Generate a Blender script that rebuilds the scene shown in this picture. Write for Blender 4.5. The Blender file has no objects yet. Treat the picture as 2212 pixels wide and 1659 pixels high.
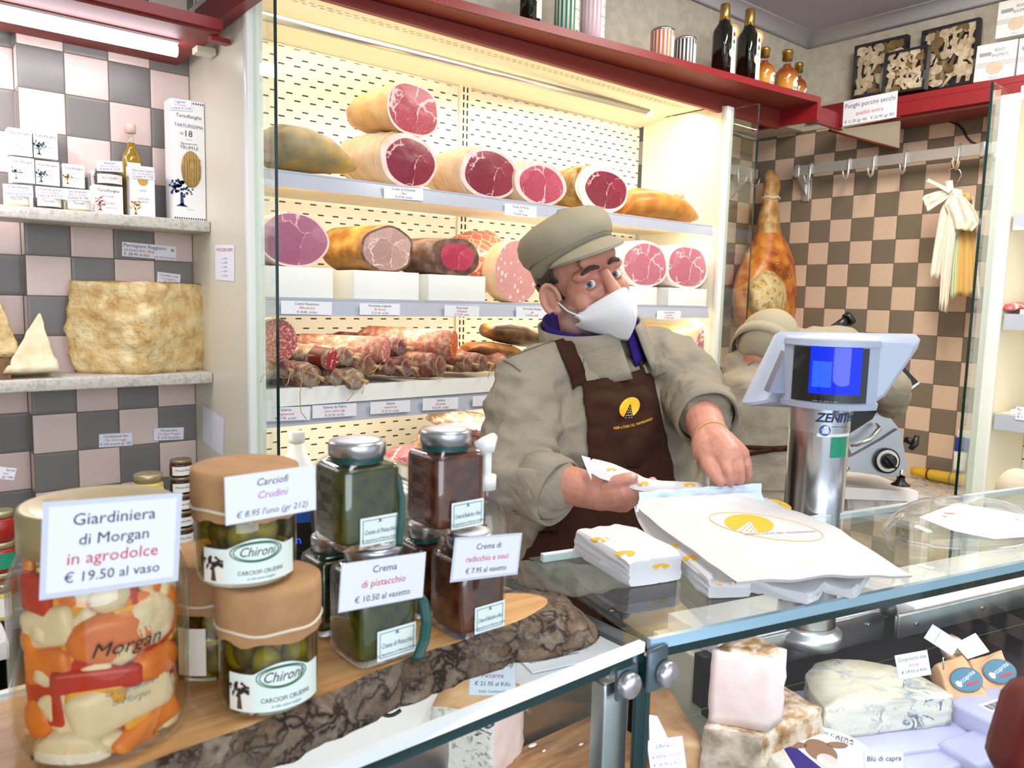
import bpy, bmesh, math, random
from math import sin, cos, pi, radians, sqrt, atan2
from mathutils import Vector, Matrix, noise
from mathutils.bvhtree import BVHTree
V = Vector
SC = bpy.context.scene
COL = SC.collection
random.seed(7)

# ------------------------------------------------------------------ camera (at the origin, floor 1.6 m below)
FPX = 1677.75
YAW, PITCH, ROLL = radians(39.668), radians(6.3176), radians(1.4498)
_f = V((sin(YAW), cos(YAW), 0)); _r = V((cos(YAW), -sin(YAW), 0)); _u = V((0, 0, 1))
CW = cos(PITCH)*_f - sin(PITCH)*_u
_u2 = cos(PITCH)*_u + sin(PITCH)*_f
CR = cos(ROLL)*_r + sin(ROLL)*_u2
CU = -sin(ROLL)*_r + cos(ROLL)*_u2
cam = bpy.data.cameras.new('camera')
cam.sensor_width = 36; cam.lens = FPX/2212*36; cam.clip_start = .02
cam.dof.use_dof = True; cam.dof.focus_distance = 1.7; cam.dof.aperture_fstop = 11
camo = bpy.data.objects.new('camera', cam); COL.objects.link(camo)
camo.matrix_world = Matrix((CR, CU, -CW)).transposed().to_4x4()
SC.camera = camo

def at(px, py, X=None, Y=None, Z=None, w=None):
    """pixel of the photograph -> point of the place on the plane X=, Y=, Z= or at depth w"""
    v = CR*((px-1106)/FPX) - CU*((py-829.5)/FPX) + CW
    if X is not None: return v*(X/v.x)
    if Y is not None: return v*(Y/v.y)
    if Z is not None: return v*(Z/v.z)
    return v*w
def depth(p): return p.dot(CW)
def psz(px, p): return px*depth(p)/FPX      # size in metres of px pixels at point p

# ------------------------------------------------------------------ world, lights, exposure
SC.view_settings.view_transform = 'Standard'; SC.view_settings.look = 'None'
SC.view_settings.gamma = 1; SC.view_settings.use_curve_mapping = False
SC.view_settings.exposure = 0.12
SC.cycles.transparent_max_bounces = 32
wd = bpy.data.worlds.new('street_daylight'); SC.world = wd; wd.use_nodes = True
bg = wd.node_tree.nodes['Background']; bg.inputs[0].default_value = (.80, .90, 1, 1); bg.inputs[1].default_value = .9
def area(name, loc, target, sx, sy, power, col, spread=pi):
    l = bpy.data.lights.new(name, 'AREA'); l.shape = 'RECTANGLE'; l.size = sx; l.size_y = sy
    l.energy = power; l.color = col; l.spread = spread
    o = bpy.data.objects.new(name, l); COL.objects.link(o); o.location = loc
    d = V(target)-V(loc)
    o.rotation_euler = d.to_track_quat('-Z', 'X' if abs(d.normalized().z) > .98 else 'Y').to_euler()
    return o
WARM = (1, .87, .66); NEUT = (1, .96, .90); COOL = (.82, .90, 1); VIO = (.90, .84, 1)
# shop window behind the customer
area('shop_window_light', (-.5, -1.9, .35), (1.2, 1.2, -.3), 2.6, 1.6, 52, COOL)
# ceiling lamps of the shop
area('ceiling_lamp_light', (.7, .55, 1.15), (.8, .75, -1), 1.2, .35, 14, NEUT)
area('ceiling_lamp_light', (2.2, .9, 1.15), (2.5, 1.05, -1), .9, .3, 27, (1, .93, .82))
# fluorescent tubes of the chilled cabinet: under the canopy and under each shelf
def tube_lamp(name, x0, x1, y, z, power, col, tgt):
    o = area(name, ((x0+x1)/2, y, z), ((x0+x1)/2+tgt[0], y+tgt[1], z+tgt[2]), x1-x0, .03, power, col); return o
tube_lamp('cabinet_lamp_light', .76, 2.54, 1.97, .735, 8, WARM, (0, .3, -1))
tube_lamp('cabinet_lamp_light', .76, 2.54, 1.915, .243, 3.2, WARM, (0, .6, -1))
tube_lamp('cabinet_lamp_light', .76, 2.54, 1.915, -.066, 3, WARM, (0, .6, -1))
tube_lamp('cabinet_lamp_light', .76, 2.54, 1.915, -.352, 4, WARM, (0, .5, -1))

# ------------------------------------------------------------------ mesh builder
class B:
    def __init__(s): s.v = []; s.f = []; s.mi = []; s.sm = []; s.mats = []
    def m(s, k):
        if k not in s.mats: s.mats.append(k)
        return s.mats.index(k)
    def geo(s, vs, fs, mat, M=None, smooth=True):
        o = len(s.v); i = s.m(mat)
        for p in vs:
            p = V(p); s.v.append(M @ p if M else p)
        for f in fs: s.f.append([o+a for a in f]); s.mi.append(i); s.sm.append(smooth)
        return s
    def box(s, c, size, mat, M=None, bev=0, seg=2):
        c = V(c); h = V(size)/2
        if bev <= 0:
            vs = [c+V((h.x*a, h.y*b, h.z*d)) for d in (-1, 1) for b in (-1, 1) for a in (-1, 1)]
            return s.geo(vs, [(0, 2, 3, 1), (4, 5, 7, 6), (0, 1, 5, 4), (2, 6, 7, 3), (0, 4, 6, 2), (1, 3, 7, 5)], mat, M, False)
        bm = bmesh.new(); bmesh.ops.create_cube(bm, size=1)
        for v in bm.verts: v.co = c+V((v.co.x*size[0], v.co.y*size[1], v.co.z*size[2]))
        bmesh.ops.bevel(bm, geom=bm.edges[:], offset=min(bev, min(size)*.49), segments=seg, affect='EDGES', profile=.5)
        bm.verts.index_update()
        s.geo([v.co for v in bm.verts], [[v.index for v in f.verts] for f in bm.faces], mat, M, True); bm.free(); return s
    def boxp(s, p0, p1, mat, bev=0, M=None):
        p0 = V(p0); p1 = V(p1); d = p1-p0
        return s.box((p0+p1)/2, (abs(d.x), abs(d.y), abs(d.z)), mat, M, bev)
    def loft(s, rings, mat, cap0=True, cap1=True, closed=True, smooth=True):
        n = len(rings[0]); o = len(s.v); i = s.m(mat)
        for r in rings: s.v += [V(p) for p in r]
        for a in range(len(rings)-1):
            for b in range(n if closed else n-1):
                c = (b+1) % n
                s.f.append([o+a*n+b, o+a*n+c, o+(a+1)*n+c, o+(a+1)*n+b]); s.mi.append(i); s.sm.append(smooth)
        if cap0: s.f.append([o+b for b in range(n)][::-1]); s.mi.append(i); s.sm.append(False)
        if cap1: s.f.append([o+(len(rings)-1)*n+b for b in range(n)]); s.mi.append(i); s.sm.append(False)
        return s
    def lathe(s, prof, mat, c=(0, 0, 0), seg=28, M=None, cap0=False, cap1=False, sq=0):
        """prof [(r, z)] turned about z; sq>0 squares the section (superellipse)"""
        c = V(c); rings = []
        for r, z in prof:
            rg = []
            for k in range(seg):
                a = 2*pi*k/seg
                q = r
                if sq: q = r/((abs(cos(a))**sq+abs(sin(a))**sq)**(1/sq))
                p = V((q*cos(a), q*sin(a), z))+c
                rg.append(M @ p if M else p)
            rings.append(rg)
        return s.loft(rings, mat, cap0, cap1)
    def tube(s, pts, r, mat, seg=8, caps=True):
        pts = [V(p) for p in pts]; n = len(pts); rs = r if isinstance(r, (list, tuple)) else [r]*n
        t0 = (pts[1]-pts[0]).normalized(); a = t0.orthogonal().normalized(); rings = []
        for k in range(n):
            t = (pts[min(k+1, n-1)]-pts[max(k-1, 0)]).normalized()
            a = (a-t*a.dot(t)).normalized(); b = t.cross(a)
            rings.append([pts[k]+(a*cos(2*pi*j/seg)+b*sin(2*pi*j/seg))*rs[k] for j in range(seg)])
        return s.loft(rings, mat, caps, caps)
    def cyl(s, p0, p1, r, mat, seg=20, r1=None): return s.tube([p0, p1], [r, r if r1 is None else r1], mat, seg)
    def ball(s, c, r, mat, M=None, seg=20, rg=12, a0=0, a1=pi):
        r = V((r, r, r)) if not hasattr(r, '__len__') else V(r); c = V(c); rings = []
        for k in range(rg+1):
            t = a0+(a1-a0)*min(max(k/rg, .002), .998)
            q = []
            for j in range(seg):
                p = c+V((r.x*sin(t)*cos(2*pi*j/seg), r.y*sin(t)*sin(2*pi*j/seg), r.z*cos(t)))
                q.append(M @ p if M else p)
            rings.append(q[::-1])
        return s.loft(rings, mat, True, True)
    def prism(s, poly, d, mat, M=None, z0=0, smooth=False):
        """2D outline (x, y) counter-clockwise, extruded z0..z0+d"""
        n = len(poly); vs = [(x, y, z0) for x, y in poly]+[(x, y, z0+d) for x, y in poly]
        fs = [list(range(n))[::-1], list(range(n, 2*n))]+[[a, (a+1) % n, n+(a+1) % n, n+a] for a in range(n)]
        return s.geo(vs, fs, mat, M, smooth)
    def grid(s, fn, nu, nv, mat, smooth=True, flip=False):
        vs = [fn(i/nu, j/nv) for j in range(nv+1) for i in range(nu+1)]
        fs = []
        for j in range(nv):
            for i in range(nu):
                q = [j*(nu+1)+i, j*(nu+1)+i+1, (j+1)*(nu+1)+i+1, (j+1)*(nu+1)+i]
                fs.append(q[::-1] if flip else q)
        return s.geo(vs, fs, mat, None, smooth)
    def text(s, body, size, mat, M, align='c', shear=0, bold=0, sx=1, z=0, fn=None):
        vs, fs, w = textgeo(body, bold)
        dx = {'c': -w/2, 'l': 0, 'r': -w}[align]
        q = [V(((x+dx+shear*y)*size*sx, y*size, z)) for x, y in vs]
        q = [fn(p) for p in q] if fn else [M @ p for p in q]
        return s.geo(q, fs, mat, None, False)

_tc = {}
def textgeo(body, bold=0):
    bold = 0 if 'M' in body or bold < .02 else bold
    k = (body, bold)
    if k not in _tc:
        cu = bpy.data.curves.new('lettering', 'FONT'); cu.body = body; cu.resolution_u = 2; cu.offset = bold; cu.size = 1
        ob = bpy.data.objects.new('lettering', cu); me = ob.to_mesh()
        vs = [(v.co.x, v.co.y) for v in me.vertices]; fs = [list(p.vertices) for p in me.polygons]
        # the tessellated fill may face down
        if me.polygons and me.polygons[0].normal.z < 0: fs = [f[::-1] for f in fs]
        x0 = min([v[0] for v in vs] or [0]); x1 = max([v[0] for v in vs] or [0])
        vs = [(x-x0, y) for x, y in vs]
        ob.to_mesh_clear(); bpy.data.objects.remove(ob); bpy.data.curves.remove(cu)
        _tc[k] = (vs, fs, x1-x0)
    return _tc[k]

WM = {}
def root_m(o):
    while o.parent: o = o.parent
    return WM.get(o.name, Matrix())
def obj(name, b, parent=None, org=None, local=False, M=None, auto=None):
    """link builder b as ONE mesh object. Points are in place coordinates unless local"""
    me = bpy.data.meshes.new(name)
    if parent: inv = None if local else root_m(parent).inverted()
    elif M is not None: inv = None if local else M.inverted()
    elif org is not None: inv = None if local else Matrix.Translation(-V(org))
    else: inv = None
    me.from_pydata([tuple(inv @ p) if inv else tuple(p) for p in b.v], [], b.f)
    for k in b.mats: me.materials.append(MAT[k])
    me.polygons.foreach_set('material_index', b.mi); me.polygons.foreach_set('use_smooth', b.sm)
    me.validate(); me.update()
    o = bpy.data.objects.new(name, me); COL.objects.link(o)
    if parent: o.parent = parent
    elif M is not None: o.matrix_world = M; WM[o.name] = M.copy()
    elif org is not None: o.location = org; WM[o.name] = Matrix.Translation(V(org))
    if auto: edge_split(o, auto)
    return o
def edge_split(o, deg=35):
    m = o.modifiers.new('edges', 'EDGE_SPLIT'); m.split_angle = radians(deg)
def tag(o, label, cat, group=None):
    o['label'] = label; o['category'] = cat
    if group: o['group'] = group
    return o
def struct(o): o['kind'] = 'structure'; return o
def thing(name, label, cat, loc=(0, 0, 0), rot=(0, 0, 0), group=None, M=None):
    o = bpy.data.objects.new(name, None); COL.objects.link(o); o.empty_display_size = .02
    if M is None: M = Matrix.Translation(V(loc)) @ Matrix.Rotation(rot[2], 4, 'Z') @ Matrix.Rotation(rot[1], 4, 'Y') @ Matrix.Rotation(rot[0], 4, 'X')
    o.matrix_world = M; WM[o.name] = M.copy()
    return tag(o, label, cat, group)
def dup(root, loc, rotz=0, label=None, scale=1):
    r = root.copy(); COL.objects.link(r); r.location = loc; r.rotation_euler = (0, 0, rotz); r.scale = (scale,)*3
    if label: r['label'] = label
    M = Matrix.Translation(V(loc)) @ Matrix.Rotation(rotz, 4, 'Z') @ Matrix.Scale(scale, 4); WM[r.name] = M
    for ch in list(root.children):
        c = ch.copy(); COL.objects.link(c); c.parent = r
        for g in ch.children:
            d = g.copy(); COL.objects.link(d); d.parent = c
    return r
def frame(o, x, y=None, n=None):
    """matrix whose x axis is x, y axis nearest y, z = x cross y"""
    x = V(x).normalized()
    if n is not None: z = (V(n)-x*V(n).dot(x)).normalized(); y = z.cross(x)
    else: z = x.cross(V(y)).normalized(); y = z.cross(x)
    return Matrix((x, y, z)).transposed().to_4x4() if o is None else Matrix.Translation(V(o)) @ Matrix((x, y, z)).transposed().to_4x4()
def card(name, label, M, w, h, lines, paper='card', th=.0006, cat='price card', group=None, border=None, parent=None, extra=None, bend=0):
    """flat card, M at its centre (x right, y up, z to the reader). lines: (text, y, size, ink[, shear, bold, align, x])"""
    b = B(); b.box((0, 0, -th/2), (w, h, th), paper)
    if border: b.box((0, 0, -th*.8), (w+2*border, h+2*border, th*.5), 'laminate')
    for ln in lines:
        t, y, sz, ink = ln[:4]; sh = ln[4] if len(ln) > 4 else 0; bo = ln[5] if len(ln) > 5 else 0
        al = ln[6] if len(ln) > 6 else 'c'; x = ln[7] if len(ln) > 7 else 0
        wd_ = textgeo(t, bo)[2]*sz*h; sx = min(1, .94*w/wd_) if wd_ else 1
        b.text(t, sz*h, ink, Matrix.Translation(V((x*w, (y-.30*sz)*h, .0003))), al, sh, bo, sx)
    if extra: extra(b, w, h)
    if parent: return obj(name, B_apply(b, M), parent)
    o = obj(name, b, M=M, local=True)
    return tag(o, label, cat, group)
def B_apply(b, M):
    b.v = [M @ p for p in b.v]; return b
def card_px(tl, tr, bl, **pl):
    """card frame from three photographed corners on a plane; returns M, w, h"""
    a = at(*tl, **pl); c = at(*tr, **pl); d = at(*bl, **pl)
    x = c-a; y = a-d
    return frame((c+d)/2, x, y), x.length, y.length
def nz(p, s=1., o=0.): return noise.noise(V(p)*s+V((o, o*1.7, o*.3)))
def lerp(a, b, t): return a+(b-a)*t
def evaluated(ob):
    dg = bpy.context.evaluated_depsgraph_get(); return bpy.data.meshes.new_from_object(ob.evaluated_get(dg))
def blob(b, voxel, smooth=4, fac=.5):
    """melt the builder's overlapping solids into ONE continuous skin; returns (verts, faces)"""
    me = bpy.data.meshes.new('melt'); me.from_pydata([tuple(p) for p in b.v], [], b.f)
    bm = bmesh.new(); bm.from_mesh(me); bmesh.ops.recalc_face_normals(bm, faces=bm.faces[:]); bm.to_mesh(me); bm.free()
    o = bpy.data.objects.new('melt', me); COL.objects.link(o)
    r = o.modifiers.new('r', 'REMESH'); r.mode = 'VOXEL'; r.voxel_size = voxel
    if smooth: sm = o.modifiers.new('s', 'SMOOTH'); sm.iterations = smooth; sm.factor = fac
    m2 = evaluated(o)
    vs = [v.co.copy() for v in m2.vertices]; fs = [list(p.vertices) for p in m2.polygons]
    bpy.data.objects.remove(o); bpy.data.meshes.remove(me); bpy.data.meshes.remove(m2)
    return vs, fs
# ------------------------------------------------------------------ materials
MAT = {}
def lin(c):
    if isinstance(c, str): c = [int(c[i:i+2], 16) for i in (0, 2, 4)]
    return tuple(((x/255)/12.92 if x/255 <= .04045 else ((x/255+.055)/1.055)**2.4) for x in c)+(1,)
class MT:
    def __init__(s, name, col='cccccc', rough=.5, metal=0, spec=.5, coat=0, sss=0):
        s.mat = bpy.data.materials.new(name); s.mat.use_nodes = True; s.t = s.mat.node_tree
        s.b = s.t.nodes['Principled BSDF']; s.out = s.t.nodes['Material Output']; MAT[name] = s.mat
        s.set(s.b, **{'Base Color': lin(col), 'Roughness': rough, 'Metallic': metal, 'Specular IOR Level': spec, 'Coat Weight': coat})
        if sss: s.set(s.b, **{'Subsurface Weight': sss, 'Subsurface Scale': .006})
        s._co = None
    def set(s, n, **k):
        for a, v in k.items():
            i = n.inputs[a]
            if isinstance(v, bpy.types.NodeSocket): s.t.links.new(v, i)
            else: i.default_value = v
    def n(s, typ, ins=None, **props):
        n = s.t.nodes.new('ShaderNode'+typ)
        for a, v in props.items(): setattr(n, a, v)
        for a, v in (ins or {}).items():
            i = n.inputs[a]
            if isinstance(v, bpy.types.NodeSocket): s.t.links.new(v, i)
            else: i.default_value = v
        return n
    def co(s):
        if not s._co: s._co = s.n('TexCoord').outputs['Object']
        return s._co
    def math(s, op, a, b=0, c=0): return s.n('Math', {0: a, 1: b, 2: c}, operation=op).outputs[0]
    def map(s, scale=(1, 1, 1), rot=(0, 0, 0), loc=(0, 0, 0), v=None):
        return s.n('Mapping', {'Vector': v or s.co(), 'Scale': scale, 'Rotation': rot, 'Location': loc}).outputs[0]
    def noise(s, scale, detail=4, rough=.55, v=None, dist=0):
        return s.n('TexNoise', {'Vector': v or s.co(), 'Scale': scale, 'Detail': detail, 'Roughness': rough, 'Distortion': dist}).outputs[0]
    def ramp(s, f, stops, ip='LINEAR'):
        r = s.n('ValToRGB', {'Fac': f}); r.color_ramp.interpolation = ip; e = r.color_ramp.elements
        while len(e) < len(stops): e.new(.5)
        for k, (p, c) in enumerate(stops): e[k].position = p; e[k].color = lin(c) if not isinstance(c, float) else (c, c, c, 1)
        return r.outputs[0]
    def mix(s, f, a, b, mode='MIX'):
        n = s.n('Mix', data_type='RGBA', blend_type=mode)
        for i, v in ((0, f), (6, a), (7, b)):
            if isinstance(v, bpy.types.NodeSocket): s.t.links.new(v, n.inputs[i])
            else: n.inputs[i].default_value = lin(v) if isinstance(v, str) else v
        return n.outputs[2]
    def col(s, c): s.set(s.b, **{'Base Color': c}); return s
    def bump(s, h, strength=.3, dist=.002):
        s.set(s.b, Normal=s.n('Bump', {'Height': h, 'Strength': strength, 'Distance': dist}).outputs[0]); return s
    def schlick(s, f0):
        g = s.n('NewGeometry'); d = s.n('VectorMath', {0: g.outputs['Normal'], 1: g.outputs['Incoming']}, operation='DOT_PRODUCT').outputs['Value']
        return s.math('MULTIPLY_ADD', s.math('POWER', s.math('SUBTRACT', 1, s.math('ABSOLUTE', d)), 5), 1-f0, f0)
    def sep(s, v=None):
        o = s.n('SeparateXYZ', {0: v or s.co()}).outputs; return o[0], o[1], o[2]
def plain(name, col, rough=.5, metal=0, **k): return MT(name, col, rough, metal, **k)
def mottled(name, cols, scale, rough=.6, bump=.3, bscale=None, bd=.002, detail=5, **k):
    m = MT(name, cols[0], rough, **k); n = len(cols)
    m.col(m.ramp(m.noise(scale, detail), [(.32+.36*i/(max(n-1, 1)), c) for i, c in enumerate(cols)]))
    if bump: m.bump(m.noise(bscale or scale*3, 6), bump, bd)
    return m
def thin_glass(name, tint=(1, 1, 1, 1), ior=1.5, base=.0, rough=0.0):
    m = MT(name); t = m.t
    tr = m.n('BsdfTransparent', {0: tint}); gl = m.n('BsdfGlossy', {0: (1, 1, 1, 1), 'Roughness': rough})
    fr = m.schlick(((ior-1)/(ior+1))**2+base)
    mx = m.n('MixShader', {0: fr, 1: tr.outputs[0], 2: gl.outputs[0]}); t.links.new(mx.outputs[0], m.out.inputs[0]); return m

def make_materials():
    # --- shell
    def tiles(name, off_u, z0, ca, cb, flip):
        m = MT(name, 'aaaaaa', .28); x, y, z = m.sep()
        N = m.sep(m.n('NewGeometry').outputs['Normal'])
        sw = m.math('GREATER_THAN', m.math('ABSOLUTE', N[0]), .5)
        u = m.math('ADD', m.math('MULTIPLY', sw, y), m.math('MULTIPLY', m.math('SUBTRACT', 1, sw), x))
        u = m.math('MULTIPLY', m.math('SUBTRACT', u, off_u), 10); v = m.math('MULTIPLY', m.math('SUBTRACT', z, z0), 10)
        fu, fv = m.math('FLOOR', u), m.math('FLOOR', v)
        par = m.math('FLOORED_MODULO', m.math('ADD', m.math('ADD', fu, fv), flip), 2)
        cv = m.n('CombineXYZ', {0: fu, 1: fv}).outputs[0]
        wn = m.n('TexWhiteNoise', {0: cv}, noise_dimensions='3D').outputs[0]
        c = m.mix(par, ca, cb)
        c = m.mix(m.math('MULTIPLY', wn, .35), c, m.mix(par, 'c9a9a0', '6f6862'))
        c = m.mix(m.math('MULTIPLY', m.noise(60, 6), .25), c, m.mix(par, 'f2e2da', '7f7a72'))
        gu = m.math('ABSOLUTE', m.math('SUBTRACT', m.math('FRACT', u), .5)); gv = m.math('ABSOLUTE', m.math('SUBTRACT', m.math('FRACT', v), .5))
        g = m.math('MAXIMUM', gu, gv)
        gr = m.math('GREATER_THAN', g, .486)
        m.col(m.mix(gr, c, '6b5f55'))
        m.set(m.b, Roughness=m.math('ADD', m.math('MULTIPLY', gr, .5), m.math('ADD', .22, m.math('MULTIPLY', m.noise(9, 3), .2))))
        edge = m.math('SMOOTH_MIN', m.math('MULTIPLY', m.math('SUBTRACT', .5, g), 14), 1, .3)
        m.bump(m.math('ADD', edge, m.math('MULTIPLY', m.noise(120, 5), m.math('MULTIPLY', wn, .5))), .35, .002)
    tiles('wall_tile', .3044, .5759, 'd3bdb4', '77736f', 0)
    tiles('wall_tile_right', 2.0525, .4883, 'd3b698', '7b6d59', 1)
    mottled('plaster', ['b9b19f', 'cdc6b6'], 30, .8, .15, 200)
    plain('ceiling_paint', 'b9b6c0', .9); plain('cornice', 'e6e6ec', .7)
    mottled('floor_tile', ['8a8178', '9b938a'], 8, .4, 0)
    mottled('laminate_stone', ['b0ab9f', 'c4bfb4', 'd2cec4', 'b8b2a5'], 90, .45, .06, 300, .0005, 3)
    m = MT('marble', 'dddad6', .2); m.col(m.ramp(m.noise(5, 10, .7, dist=2.2), [(.35, '8f8d8c'), (.5, 'd9d6d2'), (.7, 'ebe9e6')]))
    m = MT('red_lacquer', '8a1f26', .38); m.col(m.mix(m.math('GREATER_THAN', m.noise(160, 3), .74), '86191f', 'd9b8b0')); m.bump(m.noise(80), .05)
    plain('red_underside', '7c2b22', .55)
    plain('cream_panel', 'd9d4c0', .35); plain('cream_inside', 'efe8d2', .45); plain('white_frame', 'dfe3dc', .35)
    plain('aluminium', 'c9cccf', .3, 1); plain('dark_gap', '1c1a18', .7)
    m = MT('slotted_panel', 'f0ebda', .4); x, y, z = m.sep()
    N = m.sep(m.n('NewGeometry').outputs['Normal']); sw = m.math('GREATER_THAN', m.math('ABSOLUTE', N[0]), .5)
    u = m.math('MULTIPLY', m.math('ADD', m.math('MULTIPLY', sw, y), m.math('MULTIPLY', m.math('SUBTRACT', 1, sw), x)), 20)
    v = m.math('MULTIPLY', z, 20)
    def slot(u, v, ou, ov):
        a = m.math('ABSOLUTE', m.math('SUBTRACT', m.math('FRACT', m.math('ADD', u, ou)), .5)); b = m.math('ABSOLUTE', m.math('SUBTRACT', m.math('FRACT', m.math('ADD', v, ov)), .5))
        return m.math('MULTIPLY', m.math('LESS_THAN', a, .2), m.math('LESS_THAN', b, .045))
    sl = m.math('MAXIMUM', slot(u, v, 0, .1), slot(u, v, .5, .7))
    m.col(m.mix(sl, 'f0ebda', '14110d'))
    plain('rail_plastic', 'b4bac8', .2, coat=.4); plain('riser_white', 'eef0ec', .3)
    m = MT('brushed_steel', 'b9bbbd', .28, 1); m.bump(m.noise(40, 3, v=m.map((1, 1, 40))), .04, .001)
    m = MT('steel_column', 'b8b9bb', .22, 1); m.bump(m.noise(60, 3, v=m.map((1, 1, .1))), .03, .001)
    plain('chrome', 'd8dadc', .12, 1); plain('bright_alu', 'd5d8da', .35, 1); plain('hook_metal', 'd2d3d0', .3, .7)
    # --- glass
    thin_glass('pane_glass', (.95, .985, .97, 1)); thin_glass('jar_glass', (.95, .97, .95, 1), 1.5, .015)
    thin_glass('clear_plastic', (.965, .965, .98, 1), 1.38, .02); thin_glass('wrap_film', (.985, .985, .985, 1), 1.25, .03, .12)
    thin_glass('counter_glass', (.90, .95, .94, 1), 1.52)
    plain('glass_edge', '0e2b2b', .12, coat=.5); plain('glass_edge_bright', '8fb4c4', .15, coat=.6)
    plain('edge_white', 'e8eef0', .25, coat=.3)
    # --- lamps and screens
    for nm, c, st in (('led_tube', (.95, .93, 1, 1), 14), ('led_warm', (1, .9, .72, 1), 6), ('screen_blue', (.004, .035, 1, 1), .9), ('screen_glow', (.03, .13, 1, 1), 1.1), ('led_blue', (.15, .4, 1, 1), 8)):
        m = MT(nm); e = m.n('Emission', {0: c, 1: st}); m.t.links.new(e.outputs[0], m.out.inputs[0])
    # --- paper, ink
    plain('card', 'e8eaf2', .55); plain('laminate', 'cdd3e0', .15, coat=.5); plain('ink', '20243c', .7); plain('ink_black', '141414', .7)
    plain('ink_red', 'c8303c', .7); plain('ink_pink', 'd05a78', .7); plain('ink_mauve', 'b06aa6', .7); plain('ink_navy', '1d3b6e', .7); plain('ink_slate', '5a6672', .7)
    plain('ink_gold', 'c79a3a', .5); plain('ink_green', '2f6b47', .6); plain('ink_rose', 'cf7f80', .6); plain('ink_faint', '9aa0a8', .7); plain('ink_brown', '8a6448', .7)
    plain('box_white', 'ecebe8', .5); plain('box_grey', 'b7b7b2', .5); plain('yellow_print', 'f0b91e', .6); plain('blue_print', '1756a8', .5)
    plain('label_green', '15906a', .5); plain('label_cream', 'eeebdf', .55); plain('label_mint', 'e3efe8', .5); plain('orange_stripe', 'd9682f', .5)
    plain('green_stripe', '2f7d4f', .5); plain('pink_stripe', 'e3a9bd', .5); plain('black_stripe', '1d1d22', .4)
    m = MT('white_paper', 'dadadc', .7); m.bump(m.noise(14, 4, dist=.6), .28, .006)
    m = MT('paper_bag', 'd9d8d8', .6); m.bump(m.noise(9, 5, dist=.8), .5, .006)
    plain('paper_blue', 'cfe3f4', .5)
    mottled('kraft_paper', ['a67c52', 'b88d60'], 40, .75, .25, 25, .003)
    plain('string', 'd9cdb4', .8); plain('twine', 'b79d6c', .85); plain('rubber_band', 'c9a860', .6)
    # --- wood
    m = MT('board_wood', 'c79a63', .45); n = m.noise(7, 6, .6, m.map((1, 7, 4)), 1.2)
    m.col(m.ramp(n, [(.3, 'b27c44'), (.5, 'cb9a60'), (.7, 'dcb27a')])); m.bump(n, .08)
    m = MT('bark', '5b4636', .9); n = m.noise(30, 9, .7, dist=.8); w = m.n('TexNoise', {'Vector': m.co(), 'Scale': 45, 'Detail': 6}).outputs[1]
    v = m.n('VectorMath', {0: m.map((.45, .45, 1)), 1: m.n('VectorMath', {0: w, 1: (.040,)*3}, operation='MULTIPLY').outputs[0]}, operation='ADD').outputs[0]
    n2 = m.n('TexVoronoi', {'Vector': v, 'Scale': 62}, feature='DISTANCE_TO_EDGE').outputs[0]; pl = m.sep(m.n('TexVoronoi', {'Vector': v, 'Scale': 62}).outputs[1])[0]
    c = m.mix(m.math('MULTIPLY', pl, .6), m.ramp(n, [(.3, '4c3624'), (.5, '7c624a'), (.7, 'a89a88')]), '968a7a')
    m.col(m.mix(m.ramp(m.math('ADD', n2, m.math('MULTIPLY', m.math('SUBTRACT', m.noise(26, 5), .5), .5)), [(.0, 0.), (.10, 1.)]), '3a281b', c)); m.bump(m.math('ADD', m.math('MULTIPLY', m.ramp(n2, [(0, 0.), (.2, 1.)]), .8), m.math('MULTIPLY', n, 1.5)), 1, .008)
    m = MT('block_wood', '9a6a3c', .35); m.col(m.ramp(m.noise(9, 6, .6, m.map((1, 9, 1)), .6), [(.3, '7c4f28'), (.55, 'a87848'), (.75, 'c99a62')]))
    # --- meat
    def cut(name, lean, dark, fat, scale, th=.05, marb=.62, rough=.32, dist=.9):
        m = MT(name, lean, rough, spec=.5); co = m.co()
        w = m.n('TexNoise', {'Vector': co, 'Scale': scale*.9, 'Detail': 4, 'Roughness': .6}).outputs[1]
        w = m.n('VectorMath', {0: w, 1: (.5, .5, .5)}, operation='SUBTRACT').outputs[0]
        v = m.n('VectorMath', {0: co, 1: m.n('VectorMath', {0: w, 1: (dist*1.3/scale,)*3}, operation='MULTIPLY').outputs[0]}, operation='ADD').outputs[0]
        sc = scale*.62
        vo = m.n('TexVoronoi', {'Vector': v, 'Scale': sc}, feature='DISTANCE_TO_EDGE').outputs[0]
        cell = m.n('TexVoronoi', {'Vector': v, 'Scale': sc}).outputs[1]
        tint = m.sep(cell)[0]
        fib = m.noise(scale*4, 6, .65, m.map((1, 1, 2.5)), .8)
        wid = m.ramp(m.noise(scale*.8, 2, .5, m.map(loc=(5, 2, 1))), [(.42, .02), (.52, .35), (.70, 1.5)])
        c = m.mix(tint, lean, dark); c = m.mix(m.ramp(fib, [(.45, 0.), (.8, .6)]), c, dark)
        c = m.mix(m.ramp(m.noise(scale*7, 5, .7, dist=2.5), [(marb, 0.), (marb+.08, .8)]), c, fat)
        gr = m.noise(scale*.5, 2, .5, m.map(loc=(2, 7, 3))); c = m.mix(m.ramp(gr, [(.35, .35), (.7, 0.)]), c, dark)
        c = m.mix(m.ramp(m.math('DIVIDE', vo, wid), [(0, .95), (th*.3, .8), (th*1.1, 0.)]), c, fat)
        m.col(c); m.bump(fib, .15, .002)
    cut('cut_raw_ham', 'a2324a', '741a30', 'efc9c2', 17, .035)
    cut('cut_raw_ham_pale', 'c4546a', 'a83c54', 'f3d3cc', 18, .05, .6)
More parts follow.
